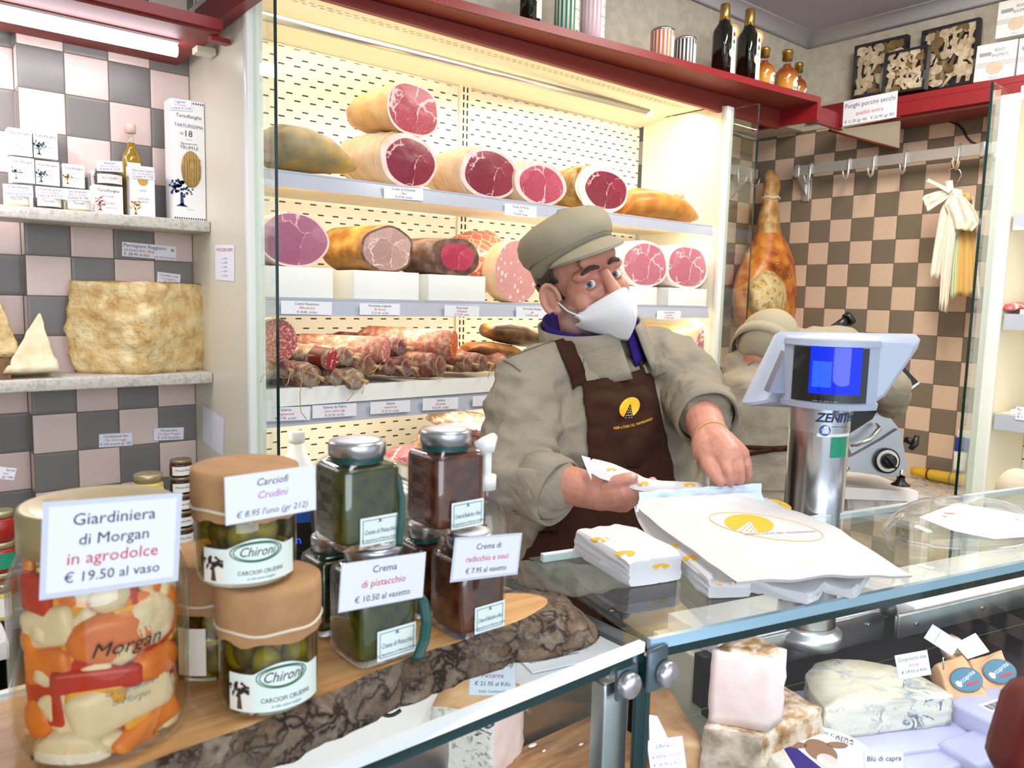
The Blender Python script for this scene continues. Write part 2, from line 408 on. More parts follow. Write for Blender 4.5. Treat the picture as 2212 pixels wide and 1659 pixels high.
    cut('cut_bright_ham', 'c8606a', 'b2404e', 'f4d8d0', 22, .055, .57)
    cut('cut_cooked_ham', 'b97a90', '9a5874', 'e8c4c8', 16, .04, .63)
    cut('cut_pink_ham', 'cf8492', 'b9667a', 'f2d4d4', 19, .05, .6)
    cut('cut_porchetta', 'd3b0a4', 'a87c74', 'efdcd0', 26, .05, .56)
    cut('cut_roast_beef', 'cf4862', 'a92c48', 'e48a92', 30, .02, .7)
    cut('cut_pancetta', 'b4485c', '8f2c42', 'f0d4cc', 55, .2, .5)
    def specks(name, base, base2, fat, scale, lo, hi, rough=.4):
        m = MT(name, base, rough); n = m.noise(scale, 3, .5, dist=.4)
        c = m.mix(m.noise(scale*.35, 2), base, base2)
        m.col(m.mix(m.ramp(n, [(lo, 0.), (hi, 1.)]), c, fat)); m.bump(n, .15, .001)
    specks('cut_salami_fine', 'b05a56', '96403f', 'd9a097', 190, .50, .60)
    specks('cut_salami', 'a8303f', '8a2032', 'efc9c4', 95, .54, .60)
    specks('cut_salami_pink', 'c7776c', 'b05f58', 'ecc6bb', 130, .52, .60)
    specks('cut_nduja', 'c8562a', 'a83c1c', 'e69a62', 120, .52, .62)
    m = MT('cut_mortadella', 'd99a92', .4)
    vo = m.n('TexVoronoi', {'Vector': m.map((1, 1, .62)), 'Scale': 78, 'Randomness': 1}); d = vo.outputs[0]; rr = m.sep(vo.outputs[1])[0]
    m.col(m.mix(m.math('LESS_THAN', d, m.math('MULTIPLY', m.math('SUBTRACT', rr, .12), .42)), m.mix(m.noise(50), 'd58f88', 'dda29a'), 'f3ddd6'))
    mottled('fat_white', ['ecd2c8', 'f6e8e0'], 35, .4, .1); mottled('fat_pink', ['e6bdb4', 'f2dcd4'], 30, .4, .1)
    mottled('rind_tan', ['b98a58', 'cda574', 'd9b58c'], 16, .45, .2); mottled('rind_pale', ['c9a07c', 'ddbd9c', 'e6cbb2'], 14, .45, .15)
    mottled('rind_orange', ['a85f1e', 'c9812f', 'd79a48'], 14, .4, .2); mottled('rind_grey', ['4f4b40', '8a7c5c', 'a3946f', 'c9a452'], 9, .6, .25)
    mottled('rind_brown', ['6b4420', 'a3722f', 'c39a55'], 20, .4, .35, 60, .004); mottled('crust_dark', ['3f2a20', '6a4a38', '8a7060'], 30, .6, .5, 60, .004)
    mottled('rind_bresaola', ['3d2a18', '6b4a26', '8a6a36'], 22, .45, .3); mottled('speck_brown', ['6a3c1e', '9a6230', 'b5803f'], 18, .45, .25)
    mottled('hanging_rind', ['8a3a18', 'c06a28', 'd88f3c', 'dfa95c'], 13, .35, .3, 30, .004); mottled('lard_coat', ['9a7a3a', 'cdb06e', 'e2d0a0', 'd0b878'], 34, .65, .7, 60, .006)
    mottled('shank_skin', ['8a5a2c', 'b8894c', 'cfae74'], 22, .45, .3)
    def casing(name, a, b, w, sc=42):
        m = MT(name, a, .65); n = m.noise(sc, 5, .65); n2 = m.noise(sc*.6, 4, .6, m.map((1, 1, 1), loc=(3, 1, 2)))
        c = m.mix(m.ramp(n2, [(.4, 0.), (.62, 1.)]), a, b); m.col(m.mix(m.ramp(n, [(.46, 0.), (.62, .9)]), c, w)); m.bump(n, .5, .003)
    casing('casing_mould', '6a4038', '86604c', 'b5ab96'); casing('casing_white', '7a584a', '8f7658', 'c2baa8', 50)
    casing('casing_red', '5c1c26', '7c3634', 'a08c80', 36); casing('casing_brown', '5e2e26', '804636', 'a88c74', 36); casing('casing_pink', 'a85e4c', 'b8765f', 'd2ac98', 55)
    casing('casing_grey', '9a917c', 'a89f88', 'cfc8b4', 30)
    m = MT('net_red', 'c05a3a', .3, coat=.5); n = m.n('TexVoronoi', {'Vector': m.map((1, .6, 1)), 'Scale': 34}, feature='DISTANCE_TO_EDGE').outputs[0]
    m.col(m.mix(m.ramp(n, [(.02, 1.), (.06, 0.)]), m.mix(m.noise(20), 'b8492c', 'd9826a'), 'e9c4b4')); m.bump(n, .3)
    # --- cheese
    def cheese(name, cols, sc, bs=.8, bd=.006, rough=.55, **k): return mottled(name, cols, sc, rough, bs, sc*1.6, bd, 7, **k)
    cheese('parmesan', ['c39a5a', 'dcbf86', 'ecd8a8'], 26, 1.0, .012); cheese('parmesan_pale', ['dcc596', 'ead9b2', 'f2e6c8'], 24); cheese('parmesan_rind', ['b08a50', 'c9a76c'], 20, .3)
    def veined(name, base, base2, vein, sc, lo, hi):
        m = MT(name, base, .45, sss=.0); n = m.noise(sc, 7, .7, dist=1.4); g = m.noise(sc*.35, 2)
        f = m.math('MULTIPLY', m.ramp(n, [(lo, 0.), (hi, 1.)]), m.ramp(g, [(.4, .15), (.6, 1.)]))
        m.col(m.mix(f, m.mix(m.noise(sc*.5), base, base2), vein)); m.bump(m.noise(sc*1.5, 6), .35, .004)
    veined('gorgonzola_cut', 'ddd6c4', 'e9e4d6', '4d6478', 34, .52, .6); veined('gorgonzola_rind', 'c9c0a8', 'dcd4c0', '7c8a98', 26, .46, .62)
    veined('piccante_cut', 'e3dacb', 'efe6da', '33415a', 60, .53, .58)
    mottled('pink_cheese', ['e0c4be', 'ecd6d0'], 18, .5, .3, 50, .003); mottled('crumbly_rind', ['7a5632', 'b08a5c', 'd9c4a8', 'e6d6c8'], 38, .7, .7, 70, .005)
    mottled('grey_rind', ['6b5a4c', '9a8574', 'c4ae9c', 'd8c4b8'], 22, .7, .6, 50, .005); mottled('tan_cheese', ['c08e62', 'cfa274', 'd9b48c'], 20, .5, .3)
    # --- preserves
    for nm, c in (('pistachio_cream', ['1c2004', '363c0a', '464a12']), ('radicchio_cream', ['3a1a12', '54281c', '6a3c22'])):
        mottled(nm, c, 60, .25, .2, 120, .001)
    m = MT('artichoke_oil'); tr = m.n('BsdfTransparent', {0: (.66, .60, .20, 1)}); gl = m.n('BsdfGlossy', {'Roughness': .02})
    mx = m.n('MixShader', {0: m.math('MULTIPLY', m.schlick(.02), .5), 1: tr.outputs[0], 2: gl.outputs[0]}); m.t.links.new(mx.outputs[0], m.out.inputs[0])
    m = MT('brine'); tr = m.n('BsdfTransparent', {0: (.97, .90, .78, 1)}); gl = m.n('BsdfGlossy', {'Roughness': .03})
    mx = m.n('MixShader', {0: m.math('MULTIPLY', m.schlick(.03), .7), 1: tr.outputs[0], 2: gl.outputs[0]}); m.t.links.new(mx.outputs[0], m.out.inputs[0])
    mottled('artichoke', ['6f6a22', 'a8a24e', 'cfcb8e'], 40, .35, .2); mottled('artichoke_dark', ['3a2c0c', '5c4a18', '7a6a28'], 30, .35, .2)
    for nm, c in (('pepper_red', ['a81a10', 'c8321c']), ('carrot', ['d06818', 'e88a34']), ('pepper_yellow', ['d99a1c', 'ecb83c']), ('cauliflower', ['d9ccb0', 'eee6d4']), ('onion_white', ['dccfb0', 'ece2cc'])):
        mottled(nm, c, 30, .3, .6 if nm == 'cauliflower' else .1, 140 if nm == 'cauliflower' else 40, .003)
    plain('lid_gold', 'b9ad84', .35, .6); plain('lid_silver', 'bfc3c8', .28, .9); plain('teal_ribbon', '0c4a44', .45); plain('neck_dark', '10241c', .3)
    plain('lid_paper', 'e6e6ea', .5)
    plain('dark_bottle', '0d0f08', .08, coat=.6); plain('gold_foil', 'b08d3e', .3, .8); plain('gold_cap', 'a88a4a', .3, .8)
    m = MT('amber_liquor', 'a85a14', .1, coat=.6); x, y, z = m.sep(); m.col(m.ramp(m.math('MULTIPLY', z, 8), [(.2, 'e0a838'), (.75, '8a3a12')]))
    m = MT('olive_oil', '8a6c10', .1, coat=.6); plain('pale_cap', 'd9b9a8', .5); plain('honey_cream', 'd9c89a', .3); plain('truffle_dark', '4a3a30', .4)
    plain('tray_black', '17161a', .4); mottled('mushroom', ['b89c74', 'd6c2a0', 'e8dcc4'], 50, .7, .3); mottled('mushroom_gill', ['6a5228', '8a7040'], 40, .8, .3)
    mottled('rice', ['cbb59a', 'e0cfb8'], 260, .6, .3, 400, .001); mottled('pasta', ['a88a48', 'c9ab66'], 70, .6, 0)
    plain('lid_jam', '9a8a6a', .3, .6); mottled('jam_red', ['3c140c', '5c2414'], 40, .25, 0); mottled('jam_dark', ['20140c', '3a2414'], 40, .25, 0); plain('sauce_red', 'a02418', .3); plain('mustard', 'd6c064', .35)
    # --- people
    m = MT('skin', 'c48a74', .48, sss=.0); n = m.noise(40, 5); m.col(m.mix(m.ramp(m.noise(11, 3), [(.35, 0.), (.7, 1.)]), m.mix(n, 'c08870', 'cf9c86'), 'b8705e')); m.bump(m.noise(300, 4), .15, .0008)
    m = MT('skin_hands', 'c98a74', .48); n = m.noise(46, 5); hair = m.noise(220, 3, .6, m.map((1, 1, .35), (.4, .5, 0)))
    m.col(m.mix(m.ramp(hair, [(.56, 0.), (.74, .30)]), m.mix(n, 'c47e6a', 'd8a08a'), '6a4436')); m.bump(m.noise(180, 4), .2, .0008)
    m = MT('stubble', 'a88474', .6); m.col(m.mix(m.ramp(m.noise(420, 2), [(.45, 0.), (.58, 1.)]), 'b07c68', '8c8480'))
    plain('lip_line', '7a3e36', .6); plain('hair_dark', '2a1c16', .6); plain('eye_white', 'e6e2de', .2, coat=.5); plain('iris', '4c5a60', .15, coat=.6); plain('pupil', '060606', .1, coat=.5)
    mottled('brow_hair', ['3c2a20', '5c4638'], 300, .8, .5, 500)
    def cloth(name, c1, c2, sc=7, st=.5, bd=.012):
        m = MT(name, c1, .85, spec=.2); n = m.noise(sc, 4, .5, dist=1.2); m.col(m.mix(m.noise(90, 4), c1, c2)); m.bump(m.math('ADD', n, m.math('MULTIPLY', m.noise(900, 2), .03)), st, bd)
    cloth('jacket_taupe', '8f8776', '989080', 9, .75, .015); cloth('cap_taupe', '968e78', '9e9680', 9, .3, .006); cloth('apron_brown', '331b10', '3a2014', 6, .3, .008); cloth('shirt_purple', '2c1a6a', '34207a', 9, .2, .004)
    plain('seam_dark', '6f6858', .9); m = MT('mask_white', 'e6e8ea', .75); m.bump(m.noise(500, 2), .06, .0005)
    plain('mask_seam', 'c9ccd2', .8)
    # --- machines
    plain('scale_grey', 'a9b4c8', .38); plain('scale_dark', '757c90', .4); plain('black_plastic', '121214', .35); plain('white_plastic', 'e4e2dc', .35)
    thin_glass('display_bezel', (.06, .09, .12, 1), 1.5)
    plain('slicer_grey', 'b6b8bb', .3, .85); plain('socket_blue', '1440a8', .35); plain('broom_yellow', 'c9a21c', .6); plain('cable_black', '1a1210', .5); plain('cable_white', 'd9cfb4', .5)
    plain('poly_board', 'e6e4e6', .4); plain('well_dark', '24222c', .35, .3); plain('tray_lilac', 'b4b4d2', .3); plain('teal_paper', '2f6f86', .5)
    plain('bag_paper', 'efe6d6', .7); plain('bag_straw', 'dcb66c', .7); plain('bag_mint', 'cfe0b8', .6)
    plain('leather_red', '6a1a14', .45); plain('pepper_peach', 'e8a084', .6); plain('clamp_grey', '46565c', .4, .4); plain('deep_green', '123c38', .3)
make_materials()
# mountable ribbons for many captions
INK, RED, PINK = 'ink', 'ink_red', 'ink_pink'
# ------------------------------------------------------------------ the setting
YB, XRW, ZC = 2.2566, 3.388, 1.22
def slab(name, p0, p1, mat, bev=0):
    b = B(); b.boxp(p0, p1, mat, bev); return struct(obj(name, b))
slab('floor', (-1.6, -2.2, -1.7), (3.6, 2.6, -1.6), 'floor_tile')
slab('ceiling', (-1.6, -2.2, ZC), (3.6, 2.6, ZC+.1), 'ceiling_paint')
slab('wall_back', (.3044, YB, -1.6), (.72, YB+.12, .80), 'wall_tile')
slab('wall_back_recess', (-1.6, YB+.055, -1.6), (.3044, YB+.17, .80), 'wall_tile')
slab('wall_back_corner', (2.62, YB, -1.6), (XRW, YB+.12, .8), 'wall_tile_right')
slab('wall_back_upper', (-1.6, 2.016, .801), (XRW, 2.25, ZC), 'plaster')
slab('wall_right', (XRW, -2.2, -1.6), (XRW+.12, 2.4, .8), 'wall_tile_right')
slab('wall_right_upper', (XRW-.004, -2.2, .8), (XRW+.12, 2.4, ZC), 'plaster')
slab('wall_left', (-1.7, -2.2, -1.6), (-1.6, 2.6, ZC), 'plaster')
b = B()   # rounded cornice where walls meet ceiling
for (p, q, n) in (((-1.6, 2.016), (XRW-.004, 2.016), (0, -1)), ((XRW-.004, 2.016), (XRW-.004, -2.2), (-1, 0))):
    rg = []
    for (x, y) in (p, q):
        rg.append([V((x+n[0]*(.004+.05*(1-cos(t*pi/12))), y+n[1]*(.004+.05*(1-cos(t*pi/12))), ZC-.055+.055*sin(t*pi/12))) for t in range(7)]+[V((x, y, ZC))])
    b.loft(rg, 'cornice')
struct(obj('trim_1', b))

# ---- red bracket shelves under the ceiling
def strip(b, pts_low, pts_high, mat): b.geo(pts_low+pts_high, [(0, 1, 3, 2)], mat, None, False)
t = thing('wall_shelf', 'long dark red shelf above the chilled cabinet carrying bottles and tins', 'shelf', (1.2, 1.9, .8))
b = B()
def shelf_pt(s, back, dz): # s 0..1 along the shelf
    x = lerp(.74, 2.95, s); y = 2.016 if back else lerp(1.80, 1.70, s); return V((x, y, lerp(.775, .826, s)+dz))
rg = [[shelf_pt(s, 0, 0), shelf_pt(s, 1, 0), shelf_pt(s, 1, -.024), shelf_pt(s, 0, -.024)] for s in (0, 1)]
b.loft(rg, 'red_lacquer', smooth=False); b.geo([shelf_pt(s, bk, -.0245)+V((0, .004*(1-bk), 0)) for s, bk in ((0, 0), (1, 0), (1, 1), (0, 1))], [(3, 2, 1, 0)], 'red_underside', None, False); obj('board', b, t)
b = B(); b.loft([[V((x, 1.866, .725)), V((x, 1.866, z)), V((x, 1.884, z)), V((x, 1.884, .725))] for x, z in ((.74, .748), (2.95, .80))], 'red_underside', smooth=False); obj('fascia', b, t)
b = B(); b.loft([[V((x, 2.0, z)), V((x, 2.0, z+.065)), V((x, 2.014, z+.065)), V((x, 2.014, z))] for x, z in ((.74, .776), (2.97, .827))], 'red_lacquer', smooth=False); obj('upstand', b, t)
b = B(); b.boxp((2.95, 1.70, .735), (2.972, 2.0, .826), 'red_lacquer'); obj('end_plate', b, t)
t = thing('wall_shelf', 'dark red shelf on the right wall under the dried mushroom trays', 'shelf', (3.3, 1.2, .8))
b = B(); b.boxp((3.17, .3, .802), (XRW-.006, 1.72, .826), 'red_lacquer'); obj('board', b, t)
b = B(); b.boxp((3.17, .3, .752), (3.188, 1.72, .801), 'red_lacquer'); obj('fascia', b, t)
b = B(); b.boxp((3.365, .3, .827), (XRW-.005, 1.99, .895), 'red_lacquer'); obj('upstand', b, t)
b = B(); b.boxp((2.975, 1.722, .735), (3.36, 1.738, .80), 'red_lacquer'); b.boxp((3.19, .3, .74), (3.36, 1.71, .752), 'red_underside'); obj('soffit', b, t)
t = thing('wall_shelf', 'short dark red shelf above the tiled niche with the white light tube', 'shelf', (.3, 2.0, .65))
b = B(); b.boxp((-.9, 1.90, .604), (.672, 2.0, .628), 'red_lacquer'); b.boxp((-.9, 1.915, .598), (.672, YB-.002, .612), 'red_underside'); obj('board', b, t)
b = B(); b.boxp((.672, 1.0, .634), (.70, 2.1, .700), 'red_lacquer'); obj('side_board', b, t)
b = B(); b.boxp((.655, 2.03, .582), (.70, 2.07, .597), 'cream_panel'); obj('bracket', b, t)
b = B(); b.boxp((.655, 1.93, .586), (.70, 1.955, .597), 'red_lacquer'); obj('bracket', b, t)
t = thing('tube_light', 'lit white fluorescent tube under the left red shelf', 'light', (.2, 2.1, .58))
b = B(); b.tube([(-.6, 2.05, .577), (.612, 2.05, .577)], .014, 'led_tube', 12); obj('tube', b, t)
b = B(); b.boxp((-.6, 2.03, .591), (.612, 2.07, .597), 'white_plastic'); obj('housing', b, t)
o = area('niche_lamp_light', (.1, 2.05, .555), (.1, 2.16, 0), 1.0, .03, 8.0, (.97, .93, 1))

# ---- left niche: shelves
for z0, z1, lab in ((.152, .180, 'speckled grey shelf holding the truffle boxes and oil bottle'), (-.247, -.218, 'speckled grey shelf under the large parmesan half wheel')):
    b = B(); b.boxp((-1.2, 2.105, z0), (.7035, YB-.001, z1), 'laminate_stone', .003); o = tag(obj('niche_shelf', b, org=(.3, 2.2, z0)), lab, 'shelf')
t = thing('back_counter', 'low grey marble counter at the left below the niche', 'counter', (-.2, 1.95, -.7))
b = B(); b.boxp((-1.3, 1.74, -.73), (.18, YB+.05, -.69), 'marble', .004); obj('top', b, t)
b = B(); b.boxp((-1.3, 1.80, -1.6), (.15, YB+.05, -.731), 'cream_panel'); obj('body', b, t)
t = thing('back_counter', 'dark shelf ledge behind the jars below the tiled niche', 'counter', (.45, 2.0, -.7))
b = B(); b.boxp((.185, 1.86, -.72), (.704, YB-.001, -.675), 'scale_dark', .004); obj('top', b, t)
b = B(); b.boxp((.19, 1.9, -1.6), (.704, YB-.001, -.721), 'well_dark'); obj('body', b, t)

# ---- the chilled cabinet
FX0, FX1, FY, FR = .735, 2.555, 1.856, 2.278
t = thing('display_fridge', 'large cream open chilled cabinet with lit shelves of hams and salami', 'fridge', (1.6, 2.1, -1.6))
b = B(); b.boxp((.705, FY+.002, -1.6), (FX0, 2.256, .748), 'cream_panel'); obj('side_panel', b, t)
b = B(); b.boxp((FX1, FY+.002, -1.6), (2.60, 2.256, .748), 'cream_inside'); obj('side_panel', b, t)
b = B(); b.boxp((.700, FY-.022, -1.6), (.742, FY, .745), 'white_frame', .004); obj('frame', b, t)
b = B(); b.boxp((2.548, FY-.022, -1.6), (2.59, FY, .745), 'white_frame', .004); obj('frame', b, t)
for x0, x1 in ((FX0, 1.615), (1.665, FX1)):
    b = B(); b.boxp((x0, FR, -.78), (x1, FR+.01, .72), 'slotted_panel'); obj('rear_panel', b, t)
b = B(); b.boxp((FX0, FR+.004, -.9), (FX1, FR+.03, .80), 'cream_inside'); obj('rear_wall', b, t)
b = B(); b.boxp((1.616, FR-.008, -.78), (1.664, FR+.003, .74), 'cream_inside')
for k in range(58):
    for dx in (-.008, .008): b.boxp((1.640+dx-.0025, FR-.0095, -.75+k*.026), (1.640+dx+.0025, FR-.0082, -.733+k*.026), 'dark_gap')
obj('shelf_upright', b, t)
b = B(); b.boxp((FX0, 1.886, .752), (FX1, FR+.01, .80), 'cream_inside')
b.loft([[V((x, 2.13, .7515)), V((x, FR, .727)), V((x, FR, .7518))] for x in (FX0, FX1)], 'cream_inside', smooth=False)
for k in range(70):
    for y, o_ in ((1.985, 0), (2.0, .012)):
        b.boxp((FX0+.04+k*.0255+o_, y, .7506), (FX0+.054+k*.0255+o_, y+.005, .7519), 'cream_panel')
obj('canopy', b, t)
b = B(); b.tube([(FX0, 2.0, .694), (2.42, 2.12, .748-.0)], .012, 'brushed_steel', 14); b.box((2.425, 2.12, .748), (.03, .02, .04), 'white_plastic'); obj('hanging_rail', b, t)
b = B(); hx = at(1175, 127, Y=1.93); b.tube([hx+V((-.028, 0, .004)), hx+V((-.022, 0, -.006)), hx+V((.022, 0, -.004)), hx+V((.028, 0, .006))], .005, 'white_plastic'); obj('lamp_clip', b, t)
def shelf(zt, hgt, name='shelf'):
    b = B(); b.boxp((FX0, FY+.03, zt-.012), (FX1, FR-.01, zt), 'cream_inside'); s_ = obj(name, b, t)
    for x in (FX0+.004, 1.64, FX1-.006):
        b.geo([(x, FR-.01, zt-.013), (x, FY+.06, zt-.013), (x, FY+.06, zt-.022), (x, FR-.01, zt-.075)], [(0, 1, 2, 3)], 'cream_inside')
    b = B(); b.loft([[V((x, FY+.004, zt+.004)), V((x, FY-.004, zt-hgt)), V((x, FY+.0, zt-hgt)), V((x, FY+.008, zt+.004))] for x in (FX0+.002, FX1-.03)], 'rail_plastic', smooth=False)
    b.boxp((FX0+.002, FY+.002, zt), (FX1-.03, FY+.032, zt+.004), 'rail_plastic')
    obj('price_rail', b, s_)
    b = B(); b.tube([(FX0+.03, FY+.055, zt-.02), (FX1-.03, FY+.055, zt-.02)], .007, 'led_warm', 8); obj('lamp_tube', b, s_)
    return s_
shelf(.292, .036); shelf(-.018, .040); sh3 = shelf(-.292, .045)
b = B(); b.boxp((FX0+.006, FY-.002, -.286), (FX1-.03, FY+.006, -.240), 'riser_white'); b.boxp((FX0+.006, FY+.006, -.250), (FX1-.03, FR-.012, -.242), 'riser_white'); obj('salami_tray', b, sh3)
b = B(); b.boxp((FX0, FY-.02, -1.6), (FX1, FR, -.80), 'cream_panel'); b.boxp((FX0, FY-.028, -.80), (FX1, FR, -.778), 'bright_alu'); obj('base', b, t)
for k, x in enumerate((.721, 2.572)):
    b = B(); b.boxp((x-.004, 1.716, -1.0), (x+.004, FY-.023, .735), 'pane_glass'); b.boxp((x-.0035, 1.7145, -1.0), (x+.0035, 1.7159, .735), 'glass_edge'); obj('glass_panel', b, t)
b = B()   # wire rack at the foot
for k in range(60): b.boxp((FX0+.03+k*.03, FY-.02, -.560), (FX0+.036+k*.03, 2.2, -.556), 'white_plastic')
b.boxp((FX0+.01, FY-.03, -.60), (FX1-.01, FY-.02, -.555), 'bright_alu'); b.boxp((FX0+.01, FY-.02, -.568), (FX1-.01, 2.2, -.561), 'rail_plastic'); obj('wire_rack', b, t)

# ---- chilled cabinet along the right wall
t = thing('display_fridge', 'lit cream chilled cabinet at the right edge behind a glass panel', 'fridge', (3.2, .5, -1.6))
RX = 3.0
b = B(); b.boxp((RX+.002, 1.0, -1.6), (3.386, 1.05, .72), 'cream_inside'); obj('side_panel', b, t)
b = B(); b.boxp((RX-.02, .992, -1.6), (RX, 1.052, .72), 'white_frame', .004); obj('frame', b, t)
b = B(); b.boxp((3.36, -.3, -.9), (3.386, .999, .72), 'slotted_panel'); obj('rear_panel', b, t)
b = B(); b.boxp((RX, -.3, .70), (3.386, 1.0, .745), 'cream_inside'); obj('canopy', b, t)
b = B(); b.boxp((RX-.01, -.3, -1.6), (3.36, 1.0, -.86), 'cream_panel'); obj('base', b, t)
for z in (.32, -.015, -.36):
    b = B(); b.boxp((RX+.04, -.3, z-.012), (3.36, .999, z), 'cream_inside'); s_ = obj('shelf', b, t)
    b = B(); b.boxp((RX-.004, -.3, z-.05), (RX+.006, .985, z+.004), 'rail_plastic'); b.boxp((RX+.0061, -.3, z), (RX+.04, .985, z+.004), 'rail_plastic'); obj('price_rail', b, s_)
    if z < .3:
        b = B(); b.boxp((RX+.03, -.3, z+.0045), (RX+.25, .95, z+.02), 'riser_white'); obj('tray', b, s_)
b = B(); b.boxp((RX-.150, 1.030, -1.0), (RX-.021, 1.038, .735), 'pane_glass'); b.boxp((RX-.152, 1.0295, -1.0), (RX-.1505, 1.0385, .735), 'glass_edge'); obj('glass_panel', b, t)
for z, pw in ((.69, 8), (.305, 3), (-.03, 3), (-.375, 3)):
    area('cabinet_lamp_light', (RX+.07, .35, z), (RX+.25, .35, z-.5), .03, 1.2, pw, WARM)
p = at(2205, 893, X=RX-.006)
card('price_card', 'small price card on the rail of the right chilled cabinet', frame(p+V((-.001, -.02, 0)), (0, -1, 0), (0, 0, 1)), .07, .045, [('Fo', .28, .26, INK, 0, .008, 'l', -.42), ('or', 0, .26, RED, 0, .008, 'l', -.42), ('€ 1', -.28, .26, INK, 0, .008, 'l', -.42)])

# ---- counter, left run (parallel to the back wall) and right run (turned 13.4 degrees)
CZ = -.36
P0 = V((.622, .515, 0)); RD = V((cos(radians(-13.4)), sin(radians(-13.4)), 0)); RN = V((-RD.y, RD.x, 0))
def rp(s, d, z): return P0+RD*s+RN*d+V((0, 0, z))
t = thing('glass_counter', 'glass topped deli counter, left run carrying the wooden board', 'counter', (.2, .65, -1.6))
b = B(); b.boxp((-1.2, .52, CZ-.008), (.617, .785, CZ), 'counter_glass'); obj('glass_top', b, t)
b = B(); b.boxp((-1.2, .513, CZ-.010), (.618, .5215, CZ+.0005), 'edge_white'); b.boxp((-1.2, .5135, CZ-.020), (.618, .5205, CZ-.0102), 'glass_edge'); obj('front_edge', b, t)
b = B(); b.boxp((-1.2, .783, CZ-.010), (.64, .792, CZ+.001), 'white_frame'); obj('rear_edge', b, t)
b = B(); b.boxp((.6172, .52, CZ-.010), (.6195, .785, CZ+.0003), 'glass_edge'); obj('side_edge', b, t)
b = B(); b.boxp((-1.2, .516, -.78), (.60, .524, CZ-.021), 'pane_glass'); obj('front_glass', b, t)
b = B(); b.boxp((-1.2, .50, -1.6), (.62, .56, -.78), 'cream_panel'); obj('plinth', b, t)
b = B(); b.boxp((-1.2, .855, -.605), (.985, .95, -.60), 'poly_board'); b.boxp((-1.2, .85, -1.6), (.98, .945, -.692), 'cream_panel'); obj('work_top', b, t)
b = B(); b.boxp((-1.2, .847, -.690), (.975, .854, -.598), 'brushed_steel', .002)
for x in (.75, .93): b.cyl((x, .8465, -.63), (x, .845, -.63), .005, 'chrome', 12)
obj('fascia', b, t)
b = B(); b.boxp((-1.2, .56, -.70), (.66, .846, -.692), 'well_dark'); obj('display_floor', b, t)
t = thing('glass_counter', 'glass topped deli counter, right run holding the cheeses and parcels', 'counter', (1.3, .5, -1.6))
def rbox(b, s0, s1, d0, d1, z0, z1, mat, bev=0):
    M = Matrix.Translation(P0) @ Matrix.Rotation(radians(-13.4), 4, 'Z'); b.box(((s0+s1)/2, (d0+d1)/2, (z0+z1)/2), (s1-s0, d1-d0, z1-z0), mat, M, bev)
b = B(); rbox(b, .006, 2.0, .007, .285, CZ-.010, CZ, 'counter_glass'); obj('glass_top', b, t)
b = B(); rbox(b, .006, 2.0, 0, .0065, CZ-.012, CZ+.0005, 'glass_edge_bright'); rbox(b, .006, 2.0, .0005, .006, CZ-.022, CZ-.0122, 'glass_edge'); obj('front_edge', b, t)
b = B(); rbox(b, .03, 2.0, .2855, .294, CZ-.010, CZ+.001, 'edge_white'); obj('rear_edge', b, t)
b = B(); rbox(b, .02, 2.0, .001, .007, -.78, CZ-.0225, 'pane_glass'); obj('front_glass', b, t)
b = B(); rbox(b, .03, 2.0, .0, .05, -1.6, -.79, 'cream_panel'); obj('plinth', b, t)
b = B(); rbox(b, .375, 2.0, .335, .36, -.69, -.60, 'well_dark'); rbox(b, .37, 2.0, .36, .47, -1.6, -.606, 'cream_panel'); obj('work_top', b, t)
b = B(); rbox(b, .375, 2.0, .03, .335, -.70, -.692, 'well_dark'); obj('display_floor', b, t)
b = B(); rbox(b, .40, .80, .33, .47, -.6055, -.575, 'poly_board', .003); obj('cutting_board', b, t)
b = B(); rbox(b, .86, 2.0, .30, .47, -.605, -.572, 'poly_board', .003); obj('cutting_board', b, t)
b = B(); rbox(b, .46, .805, .322, .329, -.636, -.578, 'brushed_steel', .002); rbox(b, .80, 2.0, .288, .2985, -.622, -.576, 'brushed_steel', .002)
for s_, d_ in ((.76, .3215), (.85, .2875), (1.05, .2875), (1.3, .2875)): b.cyl(rp(s_, d_, -.60), rp(s_, d_-.002, -.60), .004, 'chrome', 12)
obj('fascia', b, t)
k0 = rp(.79, .305, -.575)
b = B(); b.cyl(k0+V((0, 0, -.002)), k0+V((0, 0, .03)), .004, 'chrome'); b.lathe([(.002, .0), (.013, .002), (.016, .008), (.013, .02), (.008, .024), (.002, .025)], 'black_plastic', k0+V((0, 0, -.004)), 12); obj('clamp_knob', b, t)
# clamps and post at the joint of the two front panes
t = thing('counter_post', 'grey steel post with two round glass clamps where counter runs meet', 'post', (.62, .53, -1.6))
q0 = at(1362, 1500, Y=.535)
b = B(); b.boxp((.574, .527, -1.6), (.612, .547, -.40), 'brushed_steel', .002); obj('post', b, t)
b = B(); b.boxp((.6175, .508, -.78), (.6245, .526, -.374), 'glass_edge'); obj('joint_strip', b, t)
for px, py, dx, Mx in ((1360, 1480, -1, None), (1442, 1455, 1, None)):
    c = at(px, py, Y=.507) if dx < 0 else at(px, py, Y=.497)
    b = B(); b.box(c+V((-dx*.006, .010, .004)), (.032, .007, .048), 'clamp_grey', None, .004); cl = obj('clamp_plate', b, t)
    b = B(); b.lathe([(.0005, 0), (.012, 0), (.0135, .002), (.0135, .010), (.012, .012), (.0005, .0122)], 'slicer_grey', (0, 0, 0), 24, frame(c+V((0, .006, 0)), (1, 0, 0), n=(-.1, -1, 0))); obj('clamp_knob', b, cl)
